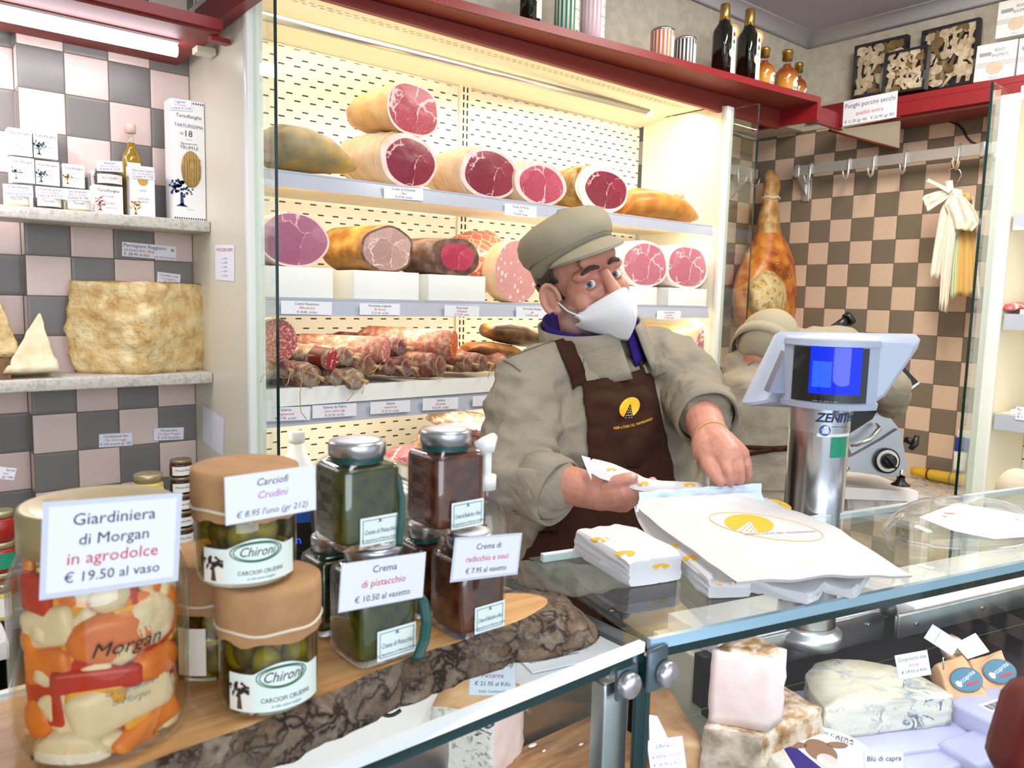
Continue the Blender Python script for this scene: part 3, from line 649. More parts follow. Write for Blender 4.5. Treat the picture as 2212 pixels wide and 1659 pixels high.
# ------------------------------------------------------------------ meats
def ring(c, ax, up, rx, rz, n=32, wob=0, seed=0, p=2.0, sq=(0, 0)):
    side = ax.cross(up).normalized(); up = side.cross(ax).normalized(); out = []
    for k in range(n):
        a = 2*pi*k/n; ca, sa = cos(a), sin(a)
        q = 1/((abs(ca)**p+abs(sa)**p)**(1/p)); f = 1+wob*nz((ca*1.3, sa*1.3, seed), 1, seed)
        f *= 1+sq[0]*cos(2*a+sq[1])
        out.append(c+side*(rx*q*ca*f)+up*(rz*q*sa*f))
    return out
def joint(name, label, px, py, rxp, rzp, Y, length, dirx, dirz, prof, rind, cutm, group=None, rim=('fat_white', .12), wob=.07, seed=1, shift=(0, 0), cat='ham', p=2.0, strings=0, tiltz=0, rest=None, face=(0, 0)):
    """a joint of meat with a flat cut face towards the shop, body running back along the axis"""
    c = at(px, py, Y=Y); rx = (at(px+rxp, py, Y=Y)-at(px-rxp, py, Y=Y)).length/2; rz = psz(rzp, c)
    if rest is not None: c.z = rest+rz*.985
    ax = V((dirx, 1, dirz)).normalized(); up = V((0, 0, 1)); fax = V((face[0], 1, face[1])).normalized()
    t = thing(name, label, cat, c, group=group)
    b = B(); rings = []
    for k, (s, f) in enumerate(prof):
        a_ = fax if k < 2 else ax
        rings.append(ring(c+ax*(s*length), a_, up, rx*f, rz*f, 36, wob, seed+s*.8, p))
    b.loft(rings, rind, False, True); body = obj('rind', b, t)
    b = B(); n = 36; base = rings[0]; ri = 1-rim[1]
    sh = V((shift[0]*rx, 0, shift[1]*rz))
    R2 = []
    for f in (1.0, (1+ri)/2, ri): R2.append([c+(q-c)*f+sh*(1-f)*2-fax*(.003*(1-f)*4) for q in base])
    b.loft(R2, rim[0], False, False)
    R3 = [[c+(q-c)*f*(1+.03*nz(q, 30, seed))+sh*(1-ri)*2-fax*(.002+.005*(1-f)+.002*nz(q*f, 40, seed)) for q in base] for f in (ri, ri*.75, ri*.5, ri*.25, .02)]
    R3[0] = R2[-1]
    b.loft(R3, cutm, False, True); obj('cut_face', b, t)
    for i in range(strings):
        s = .12+.62*i/max(strings-1, 1); b2 = B()
        f = 1.015*max(lerp(prof[j][1], prof[j+1][1], (s-prof[j][0])/(prof[j+1][0]-prof[j][0])) for j in range(len(prof)-1) if prof[j][0] <= s <= prof[j+1][0])
        rg = ring(c+ax*(s*length), ax, up, rx*f, rz*f, 36, wob, seed+s*.8, p); b2.tube(rg+[rg[0]], .0012, 'string', 5); obj('string', b2, t)
    return t
LEG = [(0, 1), (.04, 1.02), (.2, 1.03), (.4, .97), (.6, .80), (.75, .55), (.88, .40), (.97, .36), (1, .2)]
LOG = [(0, 1), (.04, 1.02), (.5, 1.02), (.85, .98), (.95, .85), (1, .55)]
S1, S2, S3 = .296, -.014, -.242
HG = 'cut hams on the upper cabinet shelf'
joint('cured_ham', 'tied raw ham with thick white rind and dark red cut, second on the upper shelf', 885, 345, 61, 58, 1.90, .34, -.32, .10, LEG, 'rind_pale', 'cut_raw_ham', HG, ('fat_pink', .14), .08, 3, (.12, -.1), strings=6, rest=S1)
joint('cured_ham', 'pale pink half ham lying on top of the tied dark ham', 893, 237, 57, 53, 1.91, .20, -.42, -.02, [(0, 1), (.1, 1.0), (.4, .9), (.8, .75), (1, .5)], 'rind_tan', 'cut_bright_ham', HG, ('fat_white', .07), .12, 9, (-.05, .1), p=2.4)
joint('cured_ham', 'dark red cut ham with brown side, right of the stacked pair', 1058, 372, 62, 55, 1.90, .28, -.36, .02, LEG, 'rind_pale', 'cut_raw_ham', HG, ('fat_pink', .13), .08, 15, (.1, -.12), strings=4, rest=S1)
joint('cured_ham', 'smaller cut ham with pale rim above the middle of the upper shelf rail', 1168, 402, 56, 46, 1.89, .24, -.3, .0, LEG, 'rind_pale', 'cut_raw_ham_pale', HG, ('fat_pink', .16), .06, 21, (.05, -.15), rest=S1)
joint('cured_ham', 'cut ham with golden brown rind beside the whole orange ham', 1302, 409, 58, 51, 1.89, .27, -.42, .0, LEG, 'rind_brown', 'cut_raw_ham', HG, ('fat_white', .22), .07, 27, (.28, -.05), strings=2, rest=S1)
def whole_ham(label, pts, Y, mat, knob=None, group=None):
    """whole ham lying along the shelf; pts = (px, py, half height px, half depth m)"""
    cs = [at(x, y, Y=Y) for x, y, h, d in pts]; t = thing('whole_ham', label, 'ham', (cs[2].x, Y, S1), group=group)
    b = B(); rg = []
    for i, (c, (x, y, h, d)) in enumerate(zip(cs, pts)):
        hz = psz(h, c); rg.append([V((c.x+.004*nz((k, i, 0), .7), c.y+d*cos(2*pi*k/30), max(S1+.001, c.z+hz*sin(2*pi*k/30)*(1+.06*nz((cos(k*.2)*2, i*.5, 4)))))) for k in range(30)])
    b.loft(rg, mat); obj('rind', b, t)
    if knob:
        k = at(knob[0], knob[1], Y=Y-.03); b = B(); b.ball(k, (.022, .02, .02), knob[2], None, 16, 10); obj('knuckle', b, t)
    return t
whole_ham('whole uncut ham with grey mouldy skin at the left end of the upper shelf', [(551, 318, 8, .03), (565, 318, 33, .07), (600, 318, 48, .10), (645, 325, 48, .11), (690, 336, 38, .10), (725, 350, 24, .07), (748, 360, 15, .05), (759, 366, 6, .03)], 1.95, 'rind_grey', (618, 287, 'fat_pink'))
whole_ham('whole uncut orange brown ham at the right end of the upper shelf', [(1330, 462, 8, .03), (1345, 440, 28, .06), (1380, 440, 33, .09), (1420, 446, 31, .09), (1455, 455, 27, .08), (1480, 464, 20, .05), (1496, 470, 8, .03)], 1.95, 'rind_orange', (1466, 425, 'rind_pale'))
RS = 'white risers on the middle cabinet shelf'
for (x0, y0, x1, y1), lab in (((551, 572, 720, 648), 'white display block under the smoked cooked ham at the far left'), ((765, 583, 905, 652), 'white display block under the porchetta roll'), ((925, 592, 1048, 656), 'white display block under the roast beef'), ((1340, 617, 1418, 664), 'white display block under the left of two pink hams behind the clerk'), ((1443, 621, 1525, 668), 'white display block under the rightmost pink ham')):
    a = at(x0, y1, Y=1.875); c = at(x1, y1, Y=1.875); h = at(x0, y0, Y=1.875).z
    b = B(); b.boxp((a.x, 1.875, S2+.0005), (c.x, 2.10, h), 'riser_white', .002); tag(obj('display_riser', b, org=((a.x+c.x)/2, 1.98, S2)), lab, 'riser', RS)
def top_of(px, py): return at(px, py, Y=1.875).z
CG = 'cooked meats on the middle cabinet shelf'
joint('cooked_ham', 'large smoked cooked ham with mauve cut face on the leftmost white block', 636, 512, 77, 58, 1.89, .22, -.1, 0, [(0, 1), (.06, 1.02), (.6, .95), (1, .7)], 'rind_pale', 'cut_cooked_ham', CG, ('fat_pink', .06), .06, 33, (-.05, .1), rest=top_of(551, 572))
joint('porchetta_roll', 'porchetta roll with crackling rind and pale swirled cut face', 838, 533, 57, 49, 1.89, .2, -.32, 0, LOG, 'rind_brown', 'cut_porchetta', CG, ('crust_dark', .09), .13, 41, (0, 0), cat='porchetta', p=2.2, rest=top_of(765, 583))
joint('roast_beef', 'roast beef with dark crust and rare red centre on white block', 984, 556, 50, 40, 1.885, .17, -.5, 0, LOG, 'crust_dark', 'cut_roast_beef', CG, ('crust_dark', .30), .1, 47, (.1, .03), cat='roast beef', p=2.5, rest=top_of(925, 592))
b = B(); c = at(1028, 568, Y=2.13)
rg = [ring(c+V((-.12+.22*s, 0, .0-.0*s)), V((1, .1, -.15)).normalized(), V((0, 0, 1)), psz(72, c)*f, psz(66, c)*f, 32, .05, 51) for s, f in ((0, .15), (.03, .5), (.12, .8), (.35, 1), (.65, 1.05), (.85, .85), (.96, .5), (1, .1))]
b.loft(rg, 'net_red'); t0 = tag(obj('wrapped_mortadella', b, org=c), 'whole mortadella in red printed film behind the roast beef', 'mortadella', CG)
joint('mortadella', 'pink mortadella with white fat dots, tall oval cut face beside the clerk', 1118, 588, 47, 67, 1.89, .10, .1, 0, [(0, 1), (.05, 1.02), (.7, 1), (1, .8)], 'rind_pale', 'cut_mortadella', CG, ('cut_mortadella', .05), .03, 55, cat='mortadella', rest=S2)
joint('cooked_ham', 'pink cooked ham, left of the two between clerk and cabinet end', 1394, 567, 48, 50, 1.89, .18, -.1, 0, LOG, 'fat_white', 'cut_pink_ham', CG, ('fat_white', .10), .1, 61, (.05, -.06), rest=top_of(1352, 618), p=2.3)
joint('cooked_ham', 'pink cooked ham with pale seams on the rightmost white block', 1485, 572, 45, 47, 1.89, .18, -.1, 0, LOG, 'fat_white', 'cut_pink_ham', CG, ('fat_white', .12), .07, 67, (0, -.06), rest=top_of(1443, 621), p=2.4)

# ---- salami on the tray
def salame(label, px, py, rp_, Y, length, mat, cutm=None, dx=-.28, dz=0, twine=2, ryp=None, band=None, group='salami on the white tray', stringend=None, cat='salami', sag=0):
    Y -= .024; c = at(px, py, Y=Y); r = psz(rp_, c); rz = psz(ryp or rp_, c)
    dx = max(dx, (.748+r*1.06-c.x)/length); ax = V((dx, 1, dz)).normalized(); up = V((0, 0, 1))
    t = thing('salami', label, cat, c, group=group); sd = px*.01
    if cutm: prof = [(0, 1), (.03, 1.02), (.5, 1.03), (.9, .95), (1, .5)]
    else: prof = [(-.02, .12), (0, .3), (.025, .6), (.07, .86), (.15, 1), (.5, 1.03), (.85, .95), (.96, .6), (1, .15)]
    b = B(); rings = [ring(c+ax*(s*length)+V((0, 0, -sag*s*s)), ax, up, r*f, rz*f, 24, .07, sd+s*2) for s, f in prof]
    b.loft(rings, mat, not cutm, True); obj('casing', b, t)
    if cutm:
        b = B(); R = [[c+(q-c)*f-ax*(.003*(1-f)) for q in rings[0]] for f in (1, .6, .3, .02)]; b.loft(R, cutm, False, True); obj('cut_face', b, t)
    else:
        b = B(); e = c-ax*(.02*length); b.tube([e+ax*.004, e-ax*.008, e-ax*.016+V((.002, 0, -.004))], [.006, .004, .007], 'twine', 8); obj('tied_end', b, t)
        for q in range(twine):
            s = (.05, .30, .6)[q]; f = (.80, 1.035, 1.04)[q]; rg = ring(c+ax*(s*length), ax, up, r*f, rz*f, 24, .07, sd+s*2); b = B(); b.tube(rg+[rg[0]], .0011, 'twine', 5); obj('twine', b, t)
        if stringend:
            b = B(); pts = [e-ax*.012]+[at(x, y, Y=Y-.035) for x, y in stringend]; b.tube(pts, .0011, 'twine', 5); obj('string_end', b, t)
    if band:
        s0, s1, bm_ = band; b = B(); b.loft([ring(c+ax*(s*length), ax, up, r*1.045, rz*1.045, 24, .07, sd+s*2) for s in (s0, (s0+s1)/2, s1)], bm_, False, False); obj('paper_band', b, t)
    return t
salame('fat cut salami with fine grain, at the far left above the others', 600, 737, 44, 1.90, .34, 'casing_grey', 'cut_salami_fine', ryp=47, dx=-.35)
salame('grey floury salami under the fat cut one at the left frame', 573, 800, 26, 1.885, .30, 'casing_white', stringend=[(566, 815), (563, 826)])
salame('dark red salami with tied knob under the fat cut one', 621, 798, 25, 1.875, .30, 'casing_red', stringend=[(622, 828), (616, 834)])
salame('cut salami with brown paper band and coarse red grain', 717, 777, 22, 1.865, .34, 'casing_white', 'cut_salami', dx=-.62, dz=.09, band=(.04, .17, 'leather_red'))
salame('floury salami in front, third from the left with long hanging string', 684, 815, 30, 1.865, .30, 'casing_mould', dx=-.45, stringend=[(655, 800), (648, 850), (650, 890), (662, 905)])
salame('slim floury salami between two bigger ones in the front row', 737, 817, 23, 1.865, .30, 'casing_mould', stringend=[(758, 830), (764, 850), (750, 866)])
salame('round white salami hanging furthest over the tray edge', 780, 822, 26, 1.852, .28, 'casing_white', stringend=[(786, 838), (782, 850)])
salame('floury salami behind the cut one with brown band', 762, 772, 24, 1.885, .3, 'casing_mould', dx=-.5, dz=.04)
salame('plump brown salami left of the slim dark pair', 808, 791, 28, 1.875, .3, 'casing_brown', dx=-.4, stringend=[(822, 785), (810, 800), (798, 806)])
salame('dark salami directly under the pink cut one', 853, 793, 20, 1.87, .3, 'casing_red', stringend=[(870, 800), (877, 815)])
salame('dark salami between the cut pink one and the green stringed one', 888, 795, 22, 1.865, .3, 'casing_red', dx=-.2, stringend=[(905, 812)])
t0 = salame('brown salami with a green string round its casing', 962, 791, 28, 1.865, .3, 'casing_brown', dx=-.55)
salame('cut pale pink salami lying on the second layer', 834, 757, 25, 1.885, .28, 'casing_pink', 'cut_salami_pink', dx=-.75, dz=.03, ryp=27)
salame('reddish whole salami behind the pink cut one', 878, 751, 22, 1.895, .3, 'casing_red', dx=-.35, dz=.03)
salame('cut spicy orange salami on the second layer', 981, 744, 27, 1.885, .30, 'casing_pink', 'cut_nduja', dx=-.75, dz=.04, ryp=29)
salame('tan salami right of the green stringed one', 1019, 787, 20, 1.875, .3, 'casing_brown', dx=-.3)
salame('mottled red salami beside the clerk shoulder', 1052, 785, 22, 1.87, .3, 'casing_brown', dx=-.35, stringend=[(1058, 800), (1054, 817)])
salame('pinkish salami half hidden by the clerk shoulder', 1090, 783, 22, 1.88, .3, 'casing_pink', dx=-.2)
salame('grey floury salami under the pancetta roll at the right end', 1512, 795, 25, 1.87, .3, 'casing_white', dx=-.4, sag=.01)
salame('small floury salami sticking out at the right end of the tray', 1543, 797, 17, 1.862, .3, 'casing_mould', dx=-.4, stringend=[(1558, 805), (1562, 825)])
def lump(name, label, pts, Y, mat, cat, group, cutm=None):
    """irregular piece lying along the shelf, pts = (px, py, half height px, half depth)"""
    cs = [at(x, y, Y=Y) for x, y, h, d in pts]; t = thing(name, label, cat, cs[len(cs)//2], group=group)
    b = B(); rg = []
    for i, (c, (x, y, h, d)) in enumerate(zip(cs, pts)):
        hz = psz(h, c); rg.append([V((c.x, c.y+d*cos(2*pi*k/24)*(1+.1*nz((k*.4, i, 2))), c.z+hz*sin(2*pi*k/24)*(1+.12*nz((cos(k*.26)*2, i*.7, 1))))) for k in range(24)])
    b.loft(rg, mat); obj('rind', b, t)
    if cutm:
        b = B(); c = cs[-1]; b.loft([[c+(q-c)*f+V((.003*(1-f)+.0008, -.0008, 0)) for q in rg[-1]] for f in (.96, .5, .05)], cutm, False, True); obj('cut_face', b, t)
    return t
BG = 'dark cured beef on the tray'
lump('bresaola', 'dark brown cured beef piece lying on top beside the clerk', [(1047, 712, 6, .02), (1055, 714, 17, .05), (1085, 718, 23, .06), (1120, 724, 24, .06), (1150, 730, 20, .05), (1168, 733, 12, .04)], 1.93, 'rind_bresaola', 'cured beef', BG, 'cut_raw_ham')
lump('bresaola', 'flat brown cured beef piece under the upper one beside the clerk', [(1005, 752, 5, .03), (1020, 750, 12, .05), (1060, 753, 15, .05), (1100, 760, 15, .05), (1120, 764, 8, .03)], 1.93, 'speck_brown', 'cured beef', BG)
joint('pancetta_roll', 'rolled pancetta with spiral cut end at the right end of the tray', 1521, 737, 22, 31, 1.90, .26, -.75, .06, LOG, 'rind_tan', 'cut_pancetta', None, ('fat_pink', .22), .03, 71, cat='pancetta')
# ---- packed meats lying on the wire rack at the foot of the cabinet
PG = 'cured meats on the wire rack'
x0_, x1_, zt_ = at(880, 950, Y=1.98).x, at(1118, 950, Y=1.98).x, at(1000, 992, Y=1.98).z
b = B(); b.boxp((x0_, 1.90, -.5555), (x1_, 2.16, zt_), 'riser_white', .003); tag(obj('display_riser', b, org=((x0_+x1_)/2, 2.03, -.5555)), 'white block under the netted cured pork on the wire rack', 'riser')
lump('guanciale', 'netted cured pork cheek with red streaked cut, upper of the pile', [(930, 905, 6, .03), (950, 903, 20, .06), (985, 908, 24, .07), (1030, 915, 24, .07), (1075, 920, 18, .06)], 2.02, 'casing_white', 'cured pork', PG)
lump('guanciale', 'flat red streaked slice of cured pork under the netted one', [(960, 922, 5, .04), (990, 925, 12, .05), (1040, 928, 13, .05), (1080, 930, 9, .04)], 1.95, 'cut_pancetta', 'cured pork', PG)
lump('guanciale', 'pepper coated cured pork behind the silver lids', [(905, 960, 6, .04), (930, 945, 26, .07), (980, 950, 32, .08), (1030, 960, 34, .08), (1070, 965, 25, .06)], 2.05, 'crumbly_rind', 'cured pork', PG)
lump('wrapped_meat', 'clear wrapped pale sliced meat behind the green jar lid', [(845, 985, 5, .04), (865, 982, 18, .06), (900, 985, 22, .06), (940, 995, 16, .05)], 1.98, 'cut_bright_ham', 'cured pork', PG)
lump('wrapped_meat', 'dark red wrapped meat between the brown jar and the clerk sleeve', [(1020, 1010, 10, .04), (1045, 1005, 34, .06), (1075, 1010, 40, .06), (1110, 1030, 26, .05)], 1.93, 'casing_red', 'cured pork', PG)
lump('wrapped_meat', 'vacuum packed pale meat between the apron and the reaching arm', [(1440, 965, 12, .05), (1460, 975, 36, .07), (1480, 990, 30, .06), (1500, 1000, 14, .05)], 1.95, 'rind_pale', 'cured pork', PG)
# ---- price cards on the shelf rails
def price(label, tl, tr, bl, lines, Y=1.8485, inks=None):
    M, w, h = card_px(tl, tr, bl, Y=Y); n = len(lines); inks = inks or [INK, RED, INK]
    card('price_card', label, M, w, h, [(s, (.30, .0, -.33)[i] if n == 3 else (.2, -.2)[i], .30 if i < 2 else .27, inks[i], .04) for i, s in enumerate(lines)], group='price cards on the cabinet rails')
price('price card for raw ham at € 37.94 on the upper rail', (829, 401), (914, 408), (829, 428), ['Crudo di S.Daniele', 'dop', '€ 37.94  al kilo'])
price('price card for raw ham at € 36.90 on the upper rail', (1090, 439), (1159, 447), (1090, 464), ['Crudo di Parma', 'dop', '€ 36.90  al kilo'])
price('price card half behind the cap of the clerk on the upper rail', (1258, 462), (1318, 470), (1258, 491), ['Crudo di Sauris', 'affumicato'])
price('price card for smoked cooked ham at € 30.85, leftmost on the middle rail', (607, 649), (717, 653), (607, 678), ['Cotto Nostrano', 'Affumicato', '€ 30.85  al kilo'], 1.8465)
price('price card for porchetta at € 31.45 on the middle rail', (777, 655), (864, 657), (777, 680), ['Porchetta originale', 'da Ariccia', '€ 31.45  al kilo'], 1.8465)
price('price card for roast beef at € 37.90 on the middle rail', (960, 659), (1035, 662), (960, 683), ['Roast beef', 'all\'inglese', '€ 37.90  al kilo'], 1.8465)
price('price card for mortadella at € 19.96 on the middle rail', (1115, 662), (1183, 664), (1115, 685), ['Mortadella Bologna', 'igp', '€ 19.96  al kilo'], 1.8465)
price('price card for plain cooked ham at € 29.95 right of the clerk', (1419, 671), (1471, 672), (1419, 690), ['Cotto Nostrano', 'al naturale', '€ 29.95  al kilo'], 1.8465)
price('price card for salami at € 27.95, leftmost on the lower rail', (563, 881), (670, 878), (563, 911), ['Salame', 'ungherese', '€ 27.95  al kilo'], 1.8465)
price('price card for salami at € 31.50 on the lower rail', (675, 876), (770, 871), (675, 904), ['Salame da Felino', 'puro suino igp', '€ 31.50  al kilo'], 1.8465)
price('price card for salami at € 22.14 on the lower rail', (800, 869), (886, 864), (800, 895), ['Salame', 'casereccio', '€ 22.14  al kilo'], 1.8465)
price('price card for salami at € 26.95 on the lower rail', (913, 861), (990, 858), (913, 887), ['Salame', 'piccante', '€ 26.95  al kilo'], 1.8465)
price('price card for cured beef at € 42.90 beside the clerk sleeve', (1021, 856), (1105, 852), (1021, 878), ['Bresaola della', 'Valtellina', '€ 42.90'], 1.8465)
lump('wrapped_meat', 'small wrapped meat packet on the middle shelf of the right cabinet', [(2176, 668, 2, .01), (2182, 664, 8, .03), (2205, 662, 9, .04), (2225, 662, 6, .03)], at(2195, 668, X=3.1).y, 'cut_bright_ham', 'cured pork', None)
p_ = card_px((1440, 1012), (1476, 1009), (1440, 1034), Y=1.832); card('price_card', 'small price card on the foot rail between apron and arm', *p_, [('..occhino', .25, .28, INK), ('latte', -.02, .28, RED), ('al kilo', -.3, .25, INK)], group='price cards on the cabinet rails')
# ---- white bottle in front of the cabinet foot
def milk_bottle(label, px, pyt, pyb, w_, rpx):
    tp = at(px, pyt, Y=1.90); r = psz(rpx, tp); h = tp.z+.5555; c = V((tp.x, tp.y, -.5555))
    t = thing('plastic_bottle', label, 'bottle', c); b = B()
    b.lathe([(.001, 0), (r, .002), (r, h*.45), (r*.95, h*.52), (r*.6, h*.70), (r*.42, h*.78), (r*.40, h*.86), (.001, h*.86)], 'white_plastic', c, 24); obj('body', b, t)
    b = B(); b.lathe([(.001, h*.86), (r*.48, h*.86), (r*.48, h*.98), (r*.44, h), (.001, h)], 'riser_white', c, 24); obj('cap', b, t)
milk_bottle('white plastic bottle behind the artichoke jar against the slotted panel', 641, 932, 1100, 1.55, 36)

# ------------------------------------------------------------------ niche at the left
def rect_px(x0, y0, x1, y1, Y):
    a = at(x0, y1, Y=Y); c = at(x1, y0, Y=Y); return a.x, a.z, c.x, c.z
def sketch_tree(b, x, y, s, ink, M, fn=None):
    rnd = random.Random(int(x*1e4)+3)
    for k in range(44):
        a = rnd.random()*6.28; r = s*(.06+.46*rnd.random()); g = s*rnd.uniform(.04, .085); q = [(x+r*cos(a)*1.15+g*cos(j*1.05), y+s*.35+r*sin(a)*.8+g*sin(j*1.05)) for j in range(6)]
        b.geo([M @ V((u, v, 0)) for u, v in q], [list(range(6))], ink, None, False)
    b.geo([M @ V(p) for p in ((x-.06*s, y-.4*s, 0), (x+.10*s, y-.42*s, 0), (x+.05*s, y+.1*s, 0), (x-.05*s, y+.1*s, 0))], [(0, 1, 2, 3)], ink, None, False)
    b.geo([M @ V(p) for p in ((x-.25*s, y-.45*s, 0), (x+.28*s, y-.47*s, 0), (x+.02*s, y-.3*s, 0))], [(0, 1, 2)], ink, None, False)
def carton(label, rect, Y, dep, lines, tree=None, tilt=0, group='truffle boxes on the niche shelf', parent=None, name='carton_box', side=None, z0=None, extra=None):
    x0, zb, x1, zt = rect_px(*rect, Y)
    if z0 is not None: zt += z0-zb; zb = z0
    w, h = x1-x0, zt-zb
    b = B(); b.boxp((x0, Y, zb), (x1, Y+dep, zt), 'box_white'); M = Matrix.Translation(V((x0, Y-.0004, zb))) @ Matrix.Rotation(pi/2, 4, 'X')
    for t_, x, y, sz, ink in lines:
        wd_ = textgeo(t_, .006)[2]*sz*h; b.text(t_, sz*h, ink, M @ Matrix.Translation(V((x*w, y*h, 0))), 'c', 0, .006, min(1, .9*w/wd_))
    if tree: sketch_tree(b, tree[0]*w, tree[1]*h, tree[2]*h, tree[3], M)
    if extra: extra(b, w, h, M)
    o = obj(name, b, org=((x0+x1)/2, Y+dep/2, zb)); return tag(o, label, 'box', group)
TL = ('Tartuflanghe', .5, .78, .14, 'ink_black')
YN = 2.19; NS = .1805
hz_ = rect_px(25, 353, 74, 405, YN); bh = hz_[3]-hz_[1]
def mini(t1, t2, t3): return [TL, (t1, .5, .56, .09, 'ink_slate'), (t2, .55, .36, .10, 'ink_slate'), (t3, .55, .22, .09, 'ink_slate'), ('——', .5, .12, .06, 'ink_faint')]
for i, (r, lab, ls, tr) in enumerate((
    ((24, 403, 70, 450), 'white truffle box at the bottom of the left stack behind the small jar', mini('WHITE', 'TRUFFLE', 'HONEY'), (.2, .3, .4, 'ink_faint')),
    ((25, 353, 74, 402), 'white truffle honey box in the middle of the left stack', mini('WHITE', 'TRUFFLE', 'HONEY'), (.2, .3, .4, 'ink_faint')),
    ((20, 300, 69, 352), 'white miele box on top of the left stack', mini('MIELE', 'TARTUFO', 'BIANCO'), None),
    ((80, 407, 126, 453), 'white truffle box at the bottom of the second stack behind the cream jar', mini('SUMMER', 'TRUFFLE', 'PUREE'), (.2, .3, .45, 'ink_slate')),
    ((79, 360, 128, 406), 'white summer truffle box in the middle of the second stack', mini('SUMMER', 'TRUFFLE', 'PUREE'), (.2, .3, .45, 'ink_slate')),
    ((75, 307, 124, 359), 'white pure tartufo box on top of the second stack', mini('PURE', 'TARTUFO', 'ESTIVO'), (.2, .32, .45, 'ink_slate')),
    ((141, 411, 186, 458), 'white truffle box at the bottom behind the salt jar', mini('WHITE', 'TRUFFLE', 'SALT'), (.2, .3, .4, 'ink_gold')),
    ((137, 365, 182, 410), 'white truffle salt box on top, third stack from the left', mini('WHITE', 'TRUFFLE', 'SALT'), (.2, .3, .4, 'ink_gold')))):
    k = (0, 1, 2, 0, 1, 2, 0, 1)[i]; carton(lab, r, YN, .045, ls, tr, z0=NS+k*(bh+.0006))
carton('white bouquet butter truffle box carrying a small jar', (204, 407, 265, 464), 2.155, .05, [TL, ('BOUQUET', .5, .6, .09, 'ink_slate'), ('BURRO', .6, .36, .09, 'ink_brown'), ('TARTUFO', .6, .2, .09, 'ink_brown')], (.2, .3, .38, 'ink_rose'), z0=NS)
carton('tall white box standing behind the bouquet box', (199, 362, 262, 452), 2.208, .04, [TL], None, z0=NS)
def gold_seal(b, w, h, M):
    b.geo([M @ V((.5*w+.22*w*cos(a*pi/12), .71*h+.22*w*sin(a*pi/12), .0002)) for a in range(24)], [list(range(24))], 'ink_gold', None, False)
carton('tall white olive oil box with gold seal before the oil bottle', (285, 364, 333, 469), 2.145, .045, [('OLIO', .5, .50, .055, 'ink_slate'), ('TARTUFO', .5, .34, .05, 'ink_slate'), ('BIANCO', .5, .28, .05, 'ink_slate')], (.16, .14, .22, 'ink_gold'), z0=NS, extra=gold_seal)
# tall pasta box
xa, za, xb, zb = rect_px(369, 472, 445, 216, 2.135); pw, ph = xb-xa, zb-NS
zb = NS+abs(at(405, 217, Y=2.135).z-NS); ph = zb-NS
t = thing('pasta_box', 'tall white truffle pasta box with oval window showing the noodles', 'box', ((xa+xb)/2, 2.16, NS))
b = B(); b.boxp((xa, 2.135, NS), (xb, 2.195, zb), 'box_white'); M = Matrix.Translation(V((xa, 2.1346, NS))) @ Matrix.Rotation(pi/2, 4, 'X')
for s_, y, sz, ink in (('Tartuflanghe', .855, .042, 'ink_black'), ('TARTUFISSIMA', .775, .040, 'ink_navy'), ('18', .70, .075, 'ink_black'), ('• • •', .665, .03, 'ink_black'), ('Egg pasta with', .635, .024, 'ink_black'), ('TRUFFLE', .595, .040, 'ink_black'), ('TRUFFLE', .085, .015, 'ink_faint')):
    wd_ = textgeo(s_, .008)[2]*sz*ph; b.text(s_, sz*ph, ink, M @ Matrix.Translation(V((.52*pw, y*ph, 0))), 'c', .1 if 'flan' in s_ else 0, .008, min(1, .88*pw/wd_))
b.text('N°', .03*ph, 'ink_black', M @ Matrix.Translation(V((.32*pw, .71*ph, 0))), 'c', 0, .006)
for k in range(14):
    for y in (.975, .008): b.geo([M @ V((pw*(.03+.07*k+q), ph*(y+u), 0)) for q, u in ((0, 0), (.04, 0), (.04, .014), (0, .014))], [(0, 1, 2, 3)], 'ink_navy', None, False)
sketch_tree(b, .26*pw, .20*ph, .19*ph, 'ink_navy', M); obj('carton', b, t)
b = B(); b.geo([M @ V((.57*pw+.31*pw*cos(a*pi/16), .43*ph+.155*ph*sin(a*pi/16), .0003)) for a in range(32)], [list(range(32))], 'kraft_paper', None, False); obj('window', b, t)
b = B()
for k in range(22):
    x = -.27+.54*k/21; hh = .15*sqrt(max(0, 1-(x/.31)**2)); b.tube([M @ V(((.57+x)*pw, (.43-hh)*ph, .001)), M @ V(((.57+x+.03*sin(k*2.3))*pw, (.43+.1*sin(k))*ph, .0018)), M @ V(((.57+x)*pw, (.43+hh)*ph, .001))], .0011, 'pasta', 5)
nd = obj('noodles', b, t)
# oil bottle
c = at(287, 460, Y=2.215); c.z = NS; r = .0225; h = at(287, 268, Y=2.215).z-NS
t = thing('oil_bottle', 'small bottle of truffle oil with pale cap behind the oil box', 'bottle', c); b = B()
b.lathe([(.001, 0), (r, .002), (r, h*.60), (r*.85, h*.68), (r*.42, h*.74), (r*.36, h*.80), (.001, h*.80)], 'olive_oil', c, 20, sq=4); obj('bottle', b, t)
b = B(); b.lathe([(r*.36, h*.78), (r*.38, h*.90), (r*.36, h*.9)], 'jar_glass', c, 20); obj('neck', b, t)
b = B(); b.lathe([(.001, h*.90), (r*.55, h*.90), (r*.58, h*.98), (r*.5, h), (.001, h)], 'pale_cap', c, 20); obj('cap', b, t)
M = Matrix.Translation(c+V((-.016, -r*1.01, h*.08))) @ Matrix.Rotation(pi/2, 4, 'X'); b = B(); b.geo([M @ V(q) for q in ((0, 0, 0), (.032, 0, 0), (.032, h*.5, 0), (0, h*.5, 0))], [(0, 1, 2, 3)], 'label_cream', None, False)
b.text('Tartuflanghe', .006, 'ink_black', M @ Matrix.Translation(V((.016, h*.42, .0003))), 'c', 0, .01, .8); b.text('BIANCO', .006, 'ink_slate', M @ Matrix.Translation(V((.016, h*.12, .0003)))); obj('label', b, t)
